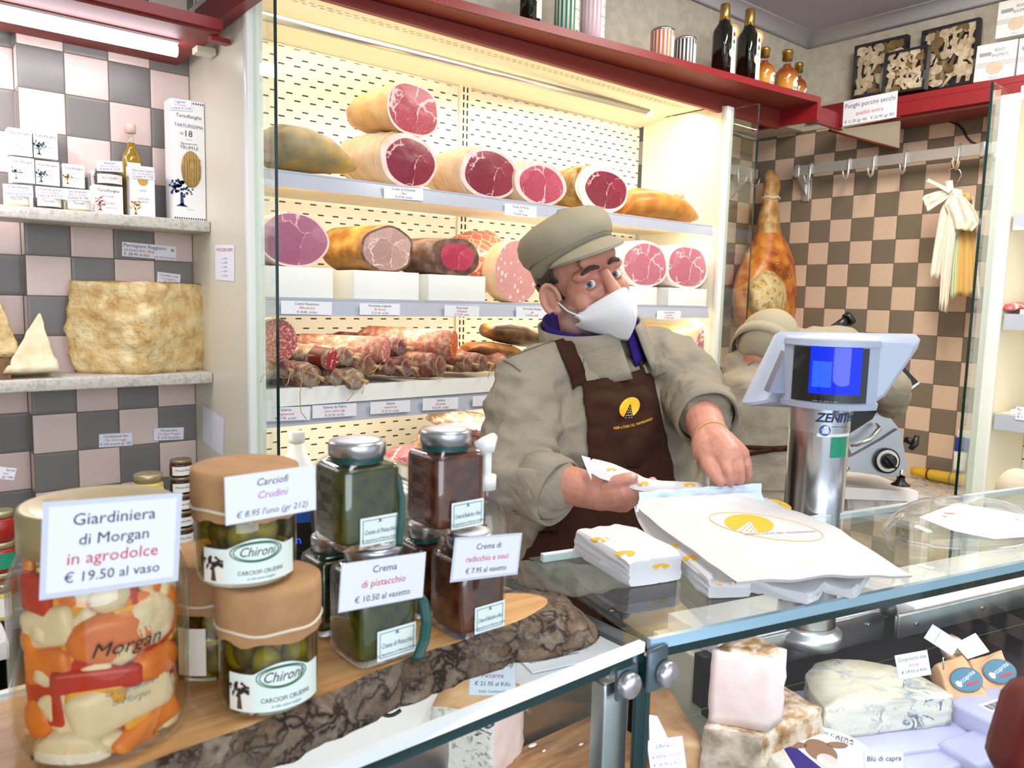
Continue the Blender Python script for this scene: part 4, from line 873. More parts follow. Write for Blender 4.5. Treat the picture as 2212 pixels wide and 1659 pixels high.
def little_jar(label, px, pyt, pyb, rpx, Y, z, mat, lid, lab=None, group='little truffle jars', name='preserve_jar', text=None):
    c = at(px, pyb, Y=Y); r = psz(rpx, c); h = at(px, pyt, Y=Y).z-c.z; c.z = z
    t = thing(name, label, 'jar', c, group=group); b = B(); b.lathe([(.001, 0), (r*.9, 0), (r, .003), (r, h*.72), (r*.88, h*.78), (.001, h*.78)], mat, c, 20); obj('jar', b, t)
    b = B(); b.lathe([(.001, h*.79), (r*.94, h*.79), (r*.96, h*.97), (r*.9, h), (.001, h)], lid, c, 20); obj('lid', b, t)
    if lab:
        b = B(); fn = lambda u, v: c+V((r*1.012*sin((u-.5)*2.2), -r*1.012*cos((u-.5)*2.2), h*(.12+.52*v)))
        b.grid(fn, 10, 1, lab)
        if text: b.text(text, h*.18, 'ink_black', None, 'c', 0, .01, 1, 0, lambda p: c+V((r*1.02*sin(p.x/r-.1), -r*1.02*cos(p.x/r-.1), h*.36+p.y)))
        obj('label', b, t)
    return t
little_jar('small jar of truffle honey at the left under its price card', 36, 412, 449, 24, 2.14, NS, 'honey_cream', 'lid_gold', 'label_cream', text='Tartufo')
little_jar('small jar of truffle cream, second from the left', 105, 416, 453, 25, 2.14, NS, 'truffle_dark', 'lid_gold', 'label_cream', text='Tartufo')
little_jar('small jar of truffle salt, third from the left', 169, 420, 458, 24, 2.14, NS, 'honey_cream', 'lid_gold', 'label_cream', text='Tartufo')
x0_, z0_, x1_, z1_ = rect_px(204, 407, 265, 464, 2.155)
little_jar('small jar of truffle butter standing on the bouquet box', 235, 368, 405, 27, 2.18, NS+(z1_-z0_)+.0005, 'truffle_dark', 'lid_gold', 'label_cream', text='BOUQUET')
def ncard(label, tl, tr, bl, lines, Y, sz=.30, group='price cards in the niche', inks=('ink', 'ink_pink', 'ink')):
    M, w, h = card_px(tl, tr, bl, Y=Y); ys = (.30, .0, -.31)
    card('price_card', label, M, w, h, [(s, ys[i], sz, inks[i], .05) for i, s in enumerate(lines)], border=.0015, group=group)
ncard('price card for truffle honey, leftmost on the niche shelf', (7, 398), (69, 402), (9, 421), ['Miele d\'Acacia', 'con tartufo', 'al pezzo (gr. 50) € 6.85'], 2.112)
ncard('price card for truffle cream at € 13.55 on the niche shelf', (78, 403), (136, 408), (79, 425), ['Crema di tartufo', 'estivo d\'Alba', 'al pezzo (gr 30) € 13.55'], 2.112)
ncard('price card for truffle salt at € 7.85 on the niche shelf', (139, 408), (196, 412), (140, 430), ['Sale al tartufo', 'Bianco d\'Alba', 'al pezzo € 7.85'], 2.112)
ncard('price card for truffle butter above the little jar', (210, 347), (264, 350), (210, 368), ['"Bouquet"', 'burro al tartufo', 'al pezzo € 12.95'], 2.15)
ncard('price card for truffle oil on top of the oil box', (283, 363), (333, 367), (284, 384), ['Olio extra vergine', 'con tartufo bianco', 'al pezzo € 17.60'], 2.143)
ncard('price card for truffle noodles at the top of the tall box', (365, 214), (413, 218), (366, 236), ['Tagliolini', 'al Tartufo', 'al pezzo € 12.95'], 2.1335)
M, w, h = card_px((264, 522), (381, 533), (263, 553), Y=2.254)
card('price_card', 'wide price card for aged parmesan on the tiles above the half wheel', M, w, h, [('Parmigiano Reggiano', .28, .34, INK, .05, .008, 'l', -.47), ('stravecchio dop', -.02, .32, RED, .05, .008, 'l', -.47), ('€ 28.93 al kilo', -.32, .30, INK, .05, .008, 'l', -.47), ('Italia: Emilia Romagna', -.36, .17, INK, .1, 0, 'l', .08), ('✿', .2, .3, 'ink_slate', 0, 0, 'l', .40)], group='price cards in the niche')
ncard('small price card for a parmesan knife behind the half wheel', (341, 588), (389, 594), (340, 612), ['Coltellino per', 'Parmigiano', '€ 2.50'], 2.254)
ncard('price card for jams on the tiles, left of two low cards', (215, 939), (285, 935), (215, 966), ['Confetture bio', 'Per formaggi', '€ 3.45 al pezzo (gr 100)'], 2.254)
ncard('price card for mustard fruits on the tiles, right of two low cards', (333, 926), (396, 924), (333, 951), ['Mostardine', 'Di Alpe Pragas', '€ 3.35 al pezzo'], 2.254)
M, w, h = card_px((465, 529), (506, 529), (465, 604), X=.7035)
card('price_list', 'small printed list taped high on the cabinet side panel', M, w, h, [('PASTICCERIA LOISON', .36, .13, RED)]+[('--------  gr  750 € ---', .12-.12*k, .07, INK) for k in range(5)], cat='paper')
M, w, h = card_px((441, 878), (486, 908), (435, 950), X=.7035)
card('price_list', 'crumpled printed list with many lines low on the cabinet side panel', M, w, h, [('---- ------ ----   --   -- ---', .44-.066*k, .055, RED if k < 4 else 'ink_slate') for k in range(14)], cat='paper')

# ---- parmesan
def wedge_cheese(name, label, plan, z0, z1, bulge, mats, zs=9, topscale=1, jag=.004, seed=0, sub=6, apex=None):
    """cheese piece with the plan outline (place x, y), bulging sides, rough broken faces. mats: one per plan edge"""
    n = len(plan); c = sum((V((x, y, 0)) for x, y in plan), V())/n; b = B(); pts = []; em = []
    for i in range(n):
        p, q = V((*plan[i], 0)), V((*plan[(i+1) % n], 0))
        for k in range(sub): pts.append(lerp(p, q, k/sub)); em.append(i)
    N = len(pts); rows = []
    for j in range(zs+1):
        v = j/zs; rw = []
        for i, p in enumerate(pts):
            f = 1+bulge*sin(pi*v); 
            if apex is not None: f = lerp(1, apex, v)
            d = (p-c); q = c+d*f; k = jag*(nz((p.x*26, p.y*26, v*6), 1, seed)+.6*nz((p.x*70, p.y*70, v*16), 1, seed)); q = q+d.normalized()*k
            z = lerp(z0, z1, v)+(0 if j in (0,) else jag*.8*nz((p.x*20, p.y*20, v*5), 1, seed+5)); rw.append(V((q.x, q.y, z)))
        rows.append(rw)
    for e in range(n):
        for j in range(zs):
            for i in range(N):
                if em[i] != e: continue
                k = (i+1) % N; b.geo([rows[j][i], rows[j][k], rows[j+1][k], rows[j+1][i]], [(0, 1, 2, 3)], mats[e], None, True)
    for rw, fl in ((rows[0], 1), (rows[-1], 0)):
        cc = sum(rw, V())/N; ring2 = [lerp(cc, q, .5)+V((0, 0, jag*nz(q*30, 1, seed))) for q in rw]
        vs = rw+ring2+[cc]; fs = []
        for i in range(N):
            k = (i+1) % N; fs += [(i, k, N+k, N+i), (N+i, N+k, 2*N)]
        b.geo(vs, [f[::-1] for f in fs] if fl else fs, mats[-1], None, True)
    # weld shared corners so shading runs on
    bm = bmesh.new(); me = bpy.data.meshes.new('w'); me.from_pydata([tuple(v) for v in b.v], [], b.f); me.polygons.foreach_set('material_index', b.mi); bm.from_mesh(me); bmesh.ops.remove_doubles(bm, verts=bm.verts[:], dist=1e-5); bm.verts.index_update()
    b.v = [v.co.copy() for v in bm.verts]; b.f = [[v.index for v in f.verts] for f in bm.faces]; b.mi = [f.material_index for f in bm.faces]; b.sm = [True]*len(b.f); bm.free(); bpy.data.meshes.remove(me)
    return b, V((c.x, c.y, z0))
NZ = -.2175
pl = [at(160, 760, Y=2.22).xy[:], at(319, 810, Y=2.112).xy[:], at(438, 780, Y=2.19).xy[:], at(425, 780, Y=2.245).xy[:], at(180, 760, Y=2.245).xy[:]]
zt = at(318, 610, Y=2.115).z
b, o_ = wedge_cheese('x', '', pl, NZ, zt, .12, ['parmesan', 'parmesan', 'parmesan_rind', 'parmesan_rind', 'parmesan_rind', 'parmesan_rind'], 20, jag=.011, seed=3, sub=22)
t = thing('parmesan_piece', 'large wrapped piece of a parmesan wheel with broken golden faces', 'cheese', o_); obj('cheese', b, t)
a0 = at(5, 806, Y=2.118); a1 = at(128, 800, Y=2.118); ap = at(86, 672, Y=2.17)
def cone_wedge(label, pts_base, apex_, mat, seed, sub=16):
    c = sum(pts_base, V())/len(pts_base); b = B(); N = len(pts_base)*sub; rows = []
    for j in range(13):
        v = j/12; rw = []
        for i in range(N):
            p = lerp(pts_base[i//sub], pts_base[(i//sub+1) % len(pts_base)], (i % sub)/sub); q = lerp(p, apex_, v*.96)
            d = (q-lerp(c, apex_, v)); k = .005*(nz(q*30, 1, seed)+.5*nz(q*80, 1, seed))*(1 if j else .3); rw.append(q+d.normalized()*k+V((0, 0, 0 if j == 0 else k*.5)))
        rows.append(rw)
    b.loft(rows, mat); return tag(obj('parmesan_wedge', b, org=c), label, 'cheese')
cone_wedge('pale pointed wedge of parmesan left of the large piece', [a0, a1, V((a1.x-.01, 2.2, NZ)), V((a0.x+.02, 2.19, NZ))], ap, 'parmesan_pale', 5)
for q in (a0, a1): pass
cone_wedge('wrapped parmesan wedge cut by the left edge of the picture', [V((at(-60, 760, Y=2.16).x, 2.13, NZ+.05)), V((at(44, 745, Y=2.16).x, 2.16, NZ+.05)), V((at(44, 745, Y=2.16).x, 2.24, NZ+.05)), V((at(-60, 760, Y=2.16).x, 2.24, NZ+.05))], at(-20, 590, Y=2.2), 'parmesan', 8)
b = B(); b.boxp((at(-70, 800, Y=2.15).x, 2.125, NZ), (at(20, 800, Y=2.15).x, 2.23, NZ+.049), 'rind_bresaola'); tag(obj('cheese_block', b, org=(.2, 2.18, NZ)), 'dark cheese rind block under the wrapped wedge at the left edge', 'cheese')
# ---- jars on the low ledge
for k in range(5):
    p = at(391, 1172-37*k, Y=1.99)
    little_jar(('bottom jar of the five jar jam tower', 'second jar from the bottom of the jam tower', 'middle jar of the five jar jam tower', 'second jar from the top of the jam tower', 'top jar of the five jar jam tower')[k]+' beside the side panel', 391, 991, 1027, 23, 1.99, at(391, 1172, Y=1.99).z+k*psz(37.2, p), ('jam_red', 'jam_dark')[k % 2], 'lid_jam', 'label_cream', 'jars in the jam tower', text='Mostardine')
b = B(); c = at(391, 1172, Y=1.99); b.boxp((c.x-.035, 1.95, -.674), (c.x+.035, 2.05, c.z-.0005), 'scale_dark'); tag(obj('plinth_block', b, org=(c.x, 1.99, -.674)), 'dark block carrying the jam tower on the ledge', 'block')
little_jar('gold lidded jar just left of the jam tower', 322, 1022, 1100, 30, 1.98, at(322, 1100, Y=1.98).z, 'mustard', 'lid_gold', 'label_cream', 'jars on the low ledge')
zb_ = at(322, 1100, Y=1.98).z
b = B(); c = at(322, 1100, Y=1.98); b.boxp((c.x-.04, 1.95, -.674), (c.x+.028, 2.05, c.z-.0005), 'well_dark'); tag(obj('plinth_block', b, org=(c.x, 1.99, -.674)), 'dark block carrying the gold lidded jar', 'block')
for k, (py0, py1, mt_, lab) in enumerate(((1125, 1182, 'sauce_red', 'lowest red jar of the stack at the left picture edge'), (1055, 1122, 'sauce_red', 'middle red jar of the stack at the left picture edge'), (988, 1052, 'sauce_red', 'top red jar of the stack at the left picture edge'))):
    p = at(0, 1185, Y=1.98); hh = psz(66, p); little_jar(lab, -2, 988, 1052, 26, 1.98, -.6895+k*(hh+.001), mt_, 'lid_gold', 'label_green' if k == 1 else None, 'red sauce jars')
little_jar('small mustard jar with pale lid at the left edge', 4, 1160, 1236, 16, 1.86, -.6895, 'mustard', 'lid_jam', 'label_cream', 'jars on the low ledge')
little_jar('small amber jar half hidden behind the big pickle jar', 84, 1080, 1160, 20, 1.97, -.6895, 'mustard', 'lid_gold', None, 'jars on the low ledge')
M, w, h = card_px((-40, 1004), (33, 1012), (-40, 1030), Y=1.93); card('price_card', 'price card reading farciti at the left picture edge', M, w, h, [('farciti', .3, .28, INK, 0, .008, 'r', .47), ('one', .0, .26, RED, 0, .008, 'r', .3), ('(gr 190)', -.3, .26, INK, 0, .008, 'r', .47)], group='price cards in the niche')
M, w, h = card_px((57, 1105), (80, 1112), (60, 1135), Y=1.93); card('price_card', 'blank folded card beside the amber jar behind the pickle jar', M, w, h, [], group='price cards in the niche')

# ------------------------------------------------------------------ things on the red shelves
def shelf_z(x, y):   # top of the long red shelf at x
    return lerp(.775, .826, (x-.74)/(2.95-.74))
def on_shelf(px, py, Y): c = at(px, py, Y=Y); return V((c.x, Y, shelf_z(c.x, Y)))
def tin(label, px, pyb, rpx, hpx, stripe, Y=1.80, lidm='chrome', group='striped tins on the red shelf'):
    c = on_shelf(px, pyb, Y); r = psz(rpx, c); h = psz(hpx, c); t = thing('striped_tin', label, 'tin', c, group=group)
    b = B(); b.lathe([(.001, 0), (r, 0), (r, h), (.001, h)], 'box_white', c, 40)
    for k in range(18):
        a0, a1 = 2*pi*k/18, 2*pi*(k+.5)/18; b.geo([c+V((r*1.006*cos(a), r*1.006*sin(a), z)) for z in (.002, h*.97) for a in (a0, (a0+a1)/2, a1)], [(0, 1, 4, 3), (1, 2, 5, 4)], stripe, None, True)
    obj('can', b, t)
    b = B(); th = -1.05; fn = lambda u, v: c+V((r*1.014*cos(th+(u-.5)*1.1), r*1.014*sin(th+(u-.5)*1.1), h*(.04+.78*v))); b.grid(fn, 8, 1, 'label_cream')
    for y, s_, ink in ((.55, 'o o', 'orange_stripe'), (.36, '~~~~~', INK), (.22, '~~~', INK), (.1, '"', INK)):
        b.text(s_, h*.10, ink, None, 'c', .1, .01, 1, 0, lambda p: c+V((r*1.022*cos(th+p.x/r), r*1.022*sin(th+p.x/r), h*y+p.y)))
    obj('label', b, t)
    b = B(); b.lathe([(.001, h), (r*1.01, h-.002), (r*1.01, h+.004), (r*.95, h+.007), (.001, h+.007)], lidm, c, 40); obj('lid', b, t)
tin('green striped tin cut by the top edge, beside the pink one', 1224, 40, 27, 120, 'green_stripe'); tin('pink striped tin cut by the top edge', 1280, 56, 26, 120, 'pink_stripe')
tin('orange striped tin on the red shelf', 1430, 106, 25, 62, 'orange_stripe'); tin('black striped tin beside the orange one', 1479, 123, 23, 58, 'black_stripe')
def dark_bottle(label, px, pyb, rpx, hpx, Y=1.79, tagged=True, cap='gold_cap'):
    c = on_shelf(px, pyb, Y); r = psz(rpx, c); h = psz(hpx, c); t = thing('oil_bottle', label, 'bottle', c, group='dark oil bottles on the red shelf')
    b = B(); b.lathe([(.001, 0), (r, .002), (r, h*.62), (r*.9, h*.66), (r*.55, h*.74), (r*.48, h*.80), (r*.48, h*.82), (.001, h*.82)], 'dark_bottle', c, 24, sq=5); obj('bottle', b, t)
    b = B(); b.lathe([(r*.5, h*.77), (r*.58, h*.78), (r*.55, h*.90), (r*.55, h*.985), (r*.5, h), (.001, h)], cap, c, 20); obj('cap', b, t)
    M = frame(c+V((.004, -r*1.03, h*.04)), (1, 0, 0), (0, 0, 1)); lw = r*1.0
    b = B(); b.geo([M @ V(q) for q in ((0, 0, 0), (lw*.8, 0, 0), (lw*.8, h*.62, 0), (0, h*.62, 0))], [(0, 1, 2, 3)], 'label_cream', None, False)
    b.geo([M @ V((lw*.1+r*.5*cos(a*pi/10), h*.28+r*.5*sin(a*pi/10), .0003)) for a in range(20)], [list(range(20))], 'fat_pink', None, False)
    for y, mt_ in ((.52, 'pepper_red'), (.42, 'green_stripe'), (.33, 'scale_grey')): b.geo([M @ V((lw*(.2+q), h*(y+u), .0005)) for q, u in ((0, 0), (.4, 0), (.35, .05), (.08, .05))], [(0, 1, 2, 3)], mt_, None, False)
    for k in range(5): b.text('~~~~~~~', h*.022, 'ink_slate', M @ Matrix.Translation(V((lw*.4, h*(.20-.035*k), .0004))), 'c', 0, 0, .7)
    obj('label', b, t)
    if tagged:
        b = B(); M2 = frame(c+V((r*1.25, -.01, h*.66)), V((.8, -.5, -.35)), (.2, .1, 1)); b.prism([(r*.75*cos(a*pi/10), r*.95*sin(a*pi/10)) for a in range(20)], .001, 'ink_gold', M2); b.prism([(r*.5*cos(a*pi/10), r*.62*sin(a*pi/10)) for a in range(20)], .0003, 'label_cream', M2, .001); obj('neck_tag', b, t)
    return t
dark_bottle('dark bottle base cut by the top edge, left of the tins', 1145, 18, 18, 150, tagged=False)
dark_bottle('dark oil bottle with gold cap and round tag, left of the pair', 1560, 147, 19, 152); dark_bottle('dark oil bottle with gold cap and round tag, right of the pair', 1613, 162, 19, 156)
def liquor(label, px, pyb, rpx, hpx, Y=1.8):
    c = on_shelf(px, pyb, Y); r = psz(rpx, c); h = psz(hpx, c); t = thing('liquor_bottle', label, 'bottle', c, group='amber bottles at the end of the red shelf')
    b = B(); b.lathe([(.001, 0), (r, .002), (r, h*.44), (r*.94, h*.52), (r*.7, h*.60), (r*.38, h*.65), (r*.34, h*.7), (.001, h*.7)], 'amber_liquor', c, 24); obj('bottle', b, t)
    b = B(); b.lathe([(r*.36, h*.66), (r*.37, h*.80), (r*.3, h*.80)], 'jar_glass', c, 16); obj('neck', b, t)
    b = B(); b.lathe([(.001, h*.80), (r*.46, h*.79), (r*.44, h*.92), (r*.5, h*.93), (r*.5, h*.98), (r*.42, h), (.001, h)], 'gold_foil', c, 20); obj('cap', b, t)
    th = -1.35; fn = lambda u, v: c+V((r*1.015*cos(th+(u-.5)*1.2), r*1.015*sin(th+(u-.5)*1.2), h*(.05+(.36*(1-.35*(2*u-1)**2))*v))); b = B(); b.grid(fn, 10, 2, 'label_cream')
    for y, s_, z_ in ((.29, '◆', .08), (.14, 'BIANCO', .08)): b.text(s_, h*z_, 'ink_black', None, 'c', 0, .01, .9, 0, lambda p: c+V((r*1.025*cos(th+p.x/r), r*1.025*sin(th+p.x/r), h*y+p.y)))
    obj('label', b, t)
liquor('amber bottle with gold cap nearest the dark oil bottles', 1649, 180, 22, 90); liquor('amber bottle with gold cap in the middle of the three', 1697, 192, 24, 98); liquor('amber bottle half behind the others at the shelf end', 1722, 205, 19, 92, 1.86)
# trays of dried mushrooms lean against the right upper wall
def mushroom_tray(label, tl, tr, bl, X, seed, writing=None):
    M, w, h = card_px(tl, tr, bl, X=X); rnd = random.Random(seed)
    t = thing('mushroom_tray', label, 'tray', M=M, group='black trays of dried mushrooms')
    b = B(); e = .010
    b.v and None
    for p, q in (((-w/2, -h/2, -.02), (w/2, h/2, -.016)), ((-w/2, -h/2, -.016), (-w/2+e, h/2, .012)), ((w/2-e, -h/2, -.016), (w/2, h/2, .012)), ((-w/2+e, -h/2, -.016), (w/2-e, -h/2+e, .012)), ((-w/2+e, h/2-e, -.016), (w/2-e, h/2, .012))):
        b.boxp(p, q, 'tray_black')
    if writing: b.text(writing, e*.9, 'ink_faint', Matrix.Translation(V((w/2-e*.2, -h*.28, .0125))) @ Matrix.Rotation(pi/2, 4, 'Z'), 'l')
    obj('tray', B_apply(b, M), t)
    nx, ny = 6, 4
    for j in range(ny):
        for i in range(nx):
            x = -w/2+e*1.3+(w-2.6*e)*(i+.5)/nx+rnd.uniform(-.004, .004); y = -h/2+e*1.5+(h-3*e)*(j+.5)/ny+rnd.uniform(-.006, .006)
            L = h/ny*.66; W = w/nx*.78; cv = rnd.uniform(-.35, .35); st = rnd.uniform(.22, .4); b = B()
            Mi = M @ Matrix.Translation(V((x, y, rnd.uniform(-.006, .005)))) @ Matrix.Rotation(rnd.uniform(-.45, .45)+(pi if rnd.random() < .25 else 0), 4, 'Z') @ Matrix.Rotation(rnd.uniform(-.3, .3), 4, 'X') @ Matrix.Rotation(rnd.uniform(-.35, .35), 4, 'Y')
            ol = [(W*.95*cos(q*pi/8), L*.30+L*.62*sin(q*pi/8)) for q in range(9)]+[(-W*.80, L*.12), (-W*st, L*.02)]+[(-W*st*(1-.2*k)+cv*W*k*.5, -L*.35*k) for k in (1, 2, 3)]+[(W*st*(1-.2*k)+cv*W*k*.5, -L*.35*k) for k in (3, 2, 1)]+[(W*st, L*.02), (W*.80, L*.12)]
            b.prism([(px_*(1+.15*nz((px_*90, py_*90, i+j*7))), py_*(1+.12*nz((py_*90, px_*90, i)))) for px_, py_ in ol], .004, 'mushroom' if rnd.random() < .82 else 'mushroom_gill', Mi); obj('mushroom_slice', b, t)
    b = B(); b.boxp((-w/2+.001, -h/2+.001, .0135), (w/2-.001, h/2-.001, .0142), 'wrap_film'); obj('film', B_apply(b, M), t)
mushroom_tray('black tray of dried mushrooms at the left, half behind the small one', (1845, 102), (1958, 76), (1845, 213), 3.315, 11)
mushroom_tray('largest black tray of dried mushrooms at the back right', (1988, 70), (2112, 40), (1990, 200), 3.33, 12, 'PORCINI')
mushroom_tray('small black tray of dried mushrooms standing in front of two bigger ones', (1914, 116), (2008, 97), (1906, 208), 3.245, 13, 'PORCINI')
for lab, r4, X_ in (('white rice box with window right of the mushroom trays', ((2110, 100), (2198, 84), (2104, 178)), 3.27), ('white rice box cut by the right picture edge', ((2201, 84), (2290, 66), (2197, 164)), 3.27), ('white rice box standing on top of the row at the upper right', ((2156, 6), (2245, -14), (2152, 84)), 3.27)):
    M, w, h = card_px(*r4, X=X_); b = B(); b.box((0, 0, -.025), (w, h, .05), 'box_white')
    b.text('RISO', h*.12, 'ink_slate', Matrix.Translation(V((w*.08, h*.26, .0004)))); b.text('BASMATI', h*.12, 'ink_slate', Matrix.Translation(V((w*.10, h*.12, .0004))), 'c', 0, .01, .9); b.text('500 g ℮', h*.07, 'ink_slate', Matrix.Translation(V((.0, -h*.46, .0004))))
    for k in range(4): b.boxp((-w/2, -h*(.02+.035*k), .0001), (w/2, -h*(.008+.035*k), .0004), 'ink_faint')
    b.box((-w*.27, h*.22, .0002), (w*.3, h*.10, .0006), 'ink_faint'); b.prism([(w*.22*cos(a*pi/12)*(1 if abs(cos(a*pi/12)) < .7 else .95), -h*.18+h*.17*sin(a*pi/12)) for a in range(24)], .001, 'rice', None, .0003)
    tag(obj('rice_box', b, M=M, local=True), lab, 'box', 'rice boxes on the right red shelf')
M, w, h = card_px((1822, 220), (1937, 197), (1822, 272), X=3.164)
card('price_card', 'large price card for dried mushrooms hanging on the right red shelf', M, w, h, [('Funghi porcini secchi', .27, .27, INK, .04), ('qualità extra', -.08, .23, RED, .04), ('€ 11.30 (gr 40)   € 20.90 (gr 80)', -.37, .17, INK, .04)], border=.002)
a, c, d = at(1790, 281, X=3.185), at(1945, 250, X=3.185), at(1942, 322, X=3.34)
t = thing('corner_bracket', 'cream triangular support panel with red edge under the right red shelf', 'bracket', (a+c+d)/3)
n_ = (c-a).cross(d-a).normalized(); n_ = n_ if n_.dot(a) < 0 else -n_
b = B(); q = [a, c, d]; b.loft([[p for p in q], [p-n_*.012 for p in q]], 'cream_inside', smooth=False); obj('panel', b, t)
b = B(); b.tube([a, d], .006, 'red_underside', 6); obj('edge_strip', b, t)
# ------------------------------------------------------------------ right wall: hook rail, hanging ham, bags
HX = 3.30
t = thing('hook_rail', 'steel meat hook rail on brackets along the tiled right wall', 'rail', (HX, 1.3, .5))
ra = at(1712, 372, X=HX); rb = at(2175, 313, X=HX); ra.z = rb.z = (ra.z+rb.z)/2; RZ = ra.z
b = B(); b.boxp((HX-.004, rb.y-.05, RZ-.021), (HX+.004, ra.y, RZ+.021), 'hook_metal'); obj('bar', b, t)
def bracket(y):
    b = B(); b.boxp((HX+.006, y-.010, RZ-.030), (XRW-.002, y+.010, RZ+.022), 'hook_metal', .003)
    b.prism([(HX+.01, -.03), (XRW-.004, -.11), (XRW-.004, -.03)], .012, 'hook_metal', Matrix.Translation(V((0, y+.006, RZ))) @ Matrix.Rotation(pi/2, 4, 'X')); b.boxp((XRW-.010, y-.018, RZ-.13), (XRW-.001, y+.018, RZ+.03), 'hook_metal', .004)
    b.boxp((HX-.010, y-.012, RZ-.03), (HX+.006, y+.012, RZ+.026), 'hook_metal', .004); obj('bracket', b, t)
bracket(at(1722, 385, X=HX).y); bracket(at(2125, 330, X=HX).y)
def hook(y, rail=None, x=HX):
    pts = [V((x+.010, y, RZ+.018)), V((x, y, RZ+.026)), V((x-.010, y, RZ+.018)), V((x-.011, y, RZ-.03)), V((x-.016, y, RZ-.055)), V((x-.032, y, RZ-.066)), V((x-.050, y, RZ-.056)), V((x-.060, y, RZ-.030))]
    b = B(); b.tube(pts, [.004, .005, .0055, .0055, .0055, .005, .0045, .002], 'hook_metal', 8); return b
HKG = 'hooks on the right wall rail'
for px, py, lab in ((1748, 400, 'hook nearest the corner on the right rail'), (1832, 380, 'second hook from the corner on the right rail'), (1886, 375, 'third hook from the corner on the right rail'), (1955, 365, 'bare hook nearest the bag bundle on the right rail'), (2070, 345, 'hook holding the bundle of paper bags')):
    y = at(px, py, X=HX-.01).y; tag(obj('meat_hook', hook(y), org=(HX, y, RZ)), lab, 'hook', HKG)
t = thing('hook_rail', 'short steel hook rail on the back wall corner above the hanging ham', 'rail', (2.9, 2.17, .5))
BY = 2.17; ba = at(1563, 368, Y=BY); bz = RZ
b = B(); b.boxp((2.63, BY-.004, bz-.021), (3.27, BY+.004, bz+.021), 'hook_metal'); obj('bar', b, t)
for x in (2.80, 3.2): b = B(); b.boxp((x-.01, BY+.004, bz-.03), (x+.01, YB-.001, bz+.02), 'hook_metal', .003); b.prism([(0, -.03), (YB-BY-.004, -.11), (YB-BY-.004, -.03)], .012, 'hook_metal', Matrix.Translation(V((x-.006, BY+.004, bz))) @ Matrix(((0, 0, 1, 0), (1, 0, 0, 0), (0, 1, 0, 0), (0, 0, 0, 1)))); obj('bracket', b, t)
for px, lab in ((1590, 'left hook on the short back rail seen through the glass'), (1618, 'right hook on the short back rail at the glass edge'), (1668, 'hook carrying the hanging ham in the corner')):
    x = at(px, 385, Y=BY).x; b = hook(0, x=0); b.v = [V((x+p.y, BY+p.x, p.z)) for p in b.v]; tag(obj('meat_hook', b, org=(x, BY, bz)), lab, 'hook', 'hooks on the short back rail')
HY = 2.07
t = thing('hanging_ham', 'whole cured ham hanging by its shank in the tiled corner', 'ham', at(1668, 560, Y=HY))
prof = [(1664, 366, 4), (1666, 378, 13), (1668, 400, 17), (1665, 420, 15), (1664, 436, 15), (1661, 460, 19), (1660, 485, 22), (1661, 505, 25), (1662, 530, 36), (1661, 560, 52), (1658, 590, 68), (1655, 620, 78), (1654, 650, 80), (1652, 680, 76), (1651, 705, 62), (1651, 724, 40), (1651, 734, 12)]
rg = []; rgs = []
for i, (x, y, r) in enumerate(prof):
    c = at(x, y, Y=HY); rm = psz(r, c)*1.22; dm = min(rm*.85, .105)
    rg.append([c+V((rm*cos(2*pi*k/40)*(1+.05*nz((cos(k*.157)*1.5, sin(k*.157)*1.5, i*.25), 1, 3)), dm*sin(2*pi*k/40)*(1+.05*nz((cos(k*.157)*1.5, sin(k*.157)*1.5, i*.25), 1, 8)), 0)) for k in range(40)])
b = B(); b.loft(rg[:8], 'shank_skin', True, False); obj('shank', b, t)
b = B(); b.loft(rg[7:], 'hanging_rind', False, True); obj('rind', b, t)
lc = at(1665, 650, Y=HY-.075); b = B(); R = []
for j in range(9):
    f = j/8; R.append([at(1668+56*f*cos(a*pi/18)*(1+.12*nz((cos(a*.17), sin(a*.17), 2), 1.5)), 645+(62 if sin(a*pi/18) < 0 else 75)*f*-sin(a*pi/18)*(1+.15*nz((cos(a*.17), sin(a*.17), 7), 1.5)), Y=HY-.02-.105*sqrt(max(0, 1-f*f))-.006*nz((a*.4, j*.7, 1))) for a in range(36)])
b.loft(R, 'lard_coat', True, False); obj('lard', b, t)
b = B(); c = at(1635, 690, Y=HY-.115); b.ball(c, (.018, .016, .016), 'lard_coat', None, 14, 8); obj('bone_knob', b, t)
b = B()   # branded mark
def ham_surface(px, py): return at(px, py, Y=HY-.118)
for r in (1, .72): b.tube([ham_surface(1691+19*r*cos(a*pi/12), 584+15*r*sin(a*pi/12)+.5*19*r*cos(a*pi/12)) for a in range(25)], .0012, 'rind_bresaola', 4)
b.tube([ham_surface(1680+3*k, 580+k*1.8+5*sin(k*1.9)) for k in range(9)], .0014, 'rind_bresaola', 4); obj('brand_mark', b, t)
b = B(); R = [rg[3], rg[4]]; c3 = at(1665, 428, Y=HY); b.tube([c3+V((psz(19, c3)*cos(a*pi/8), psz(17, c3)*sin(a*pi/8), .004*sin(a*1.7))) for a in range(17)], .006, 'string', 6); obj('shank_string', b, t)

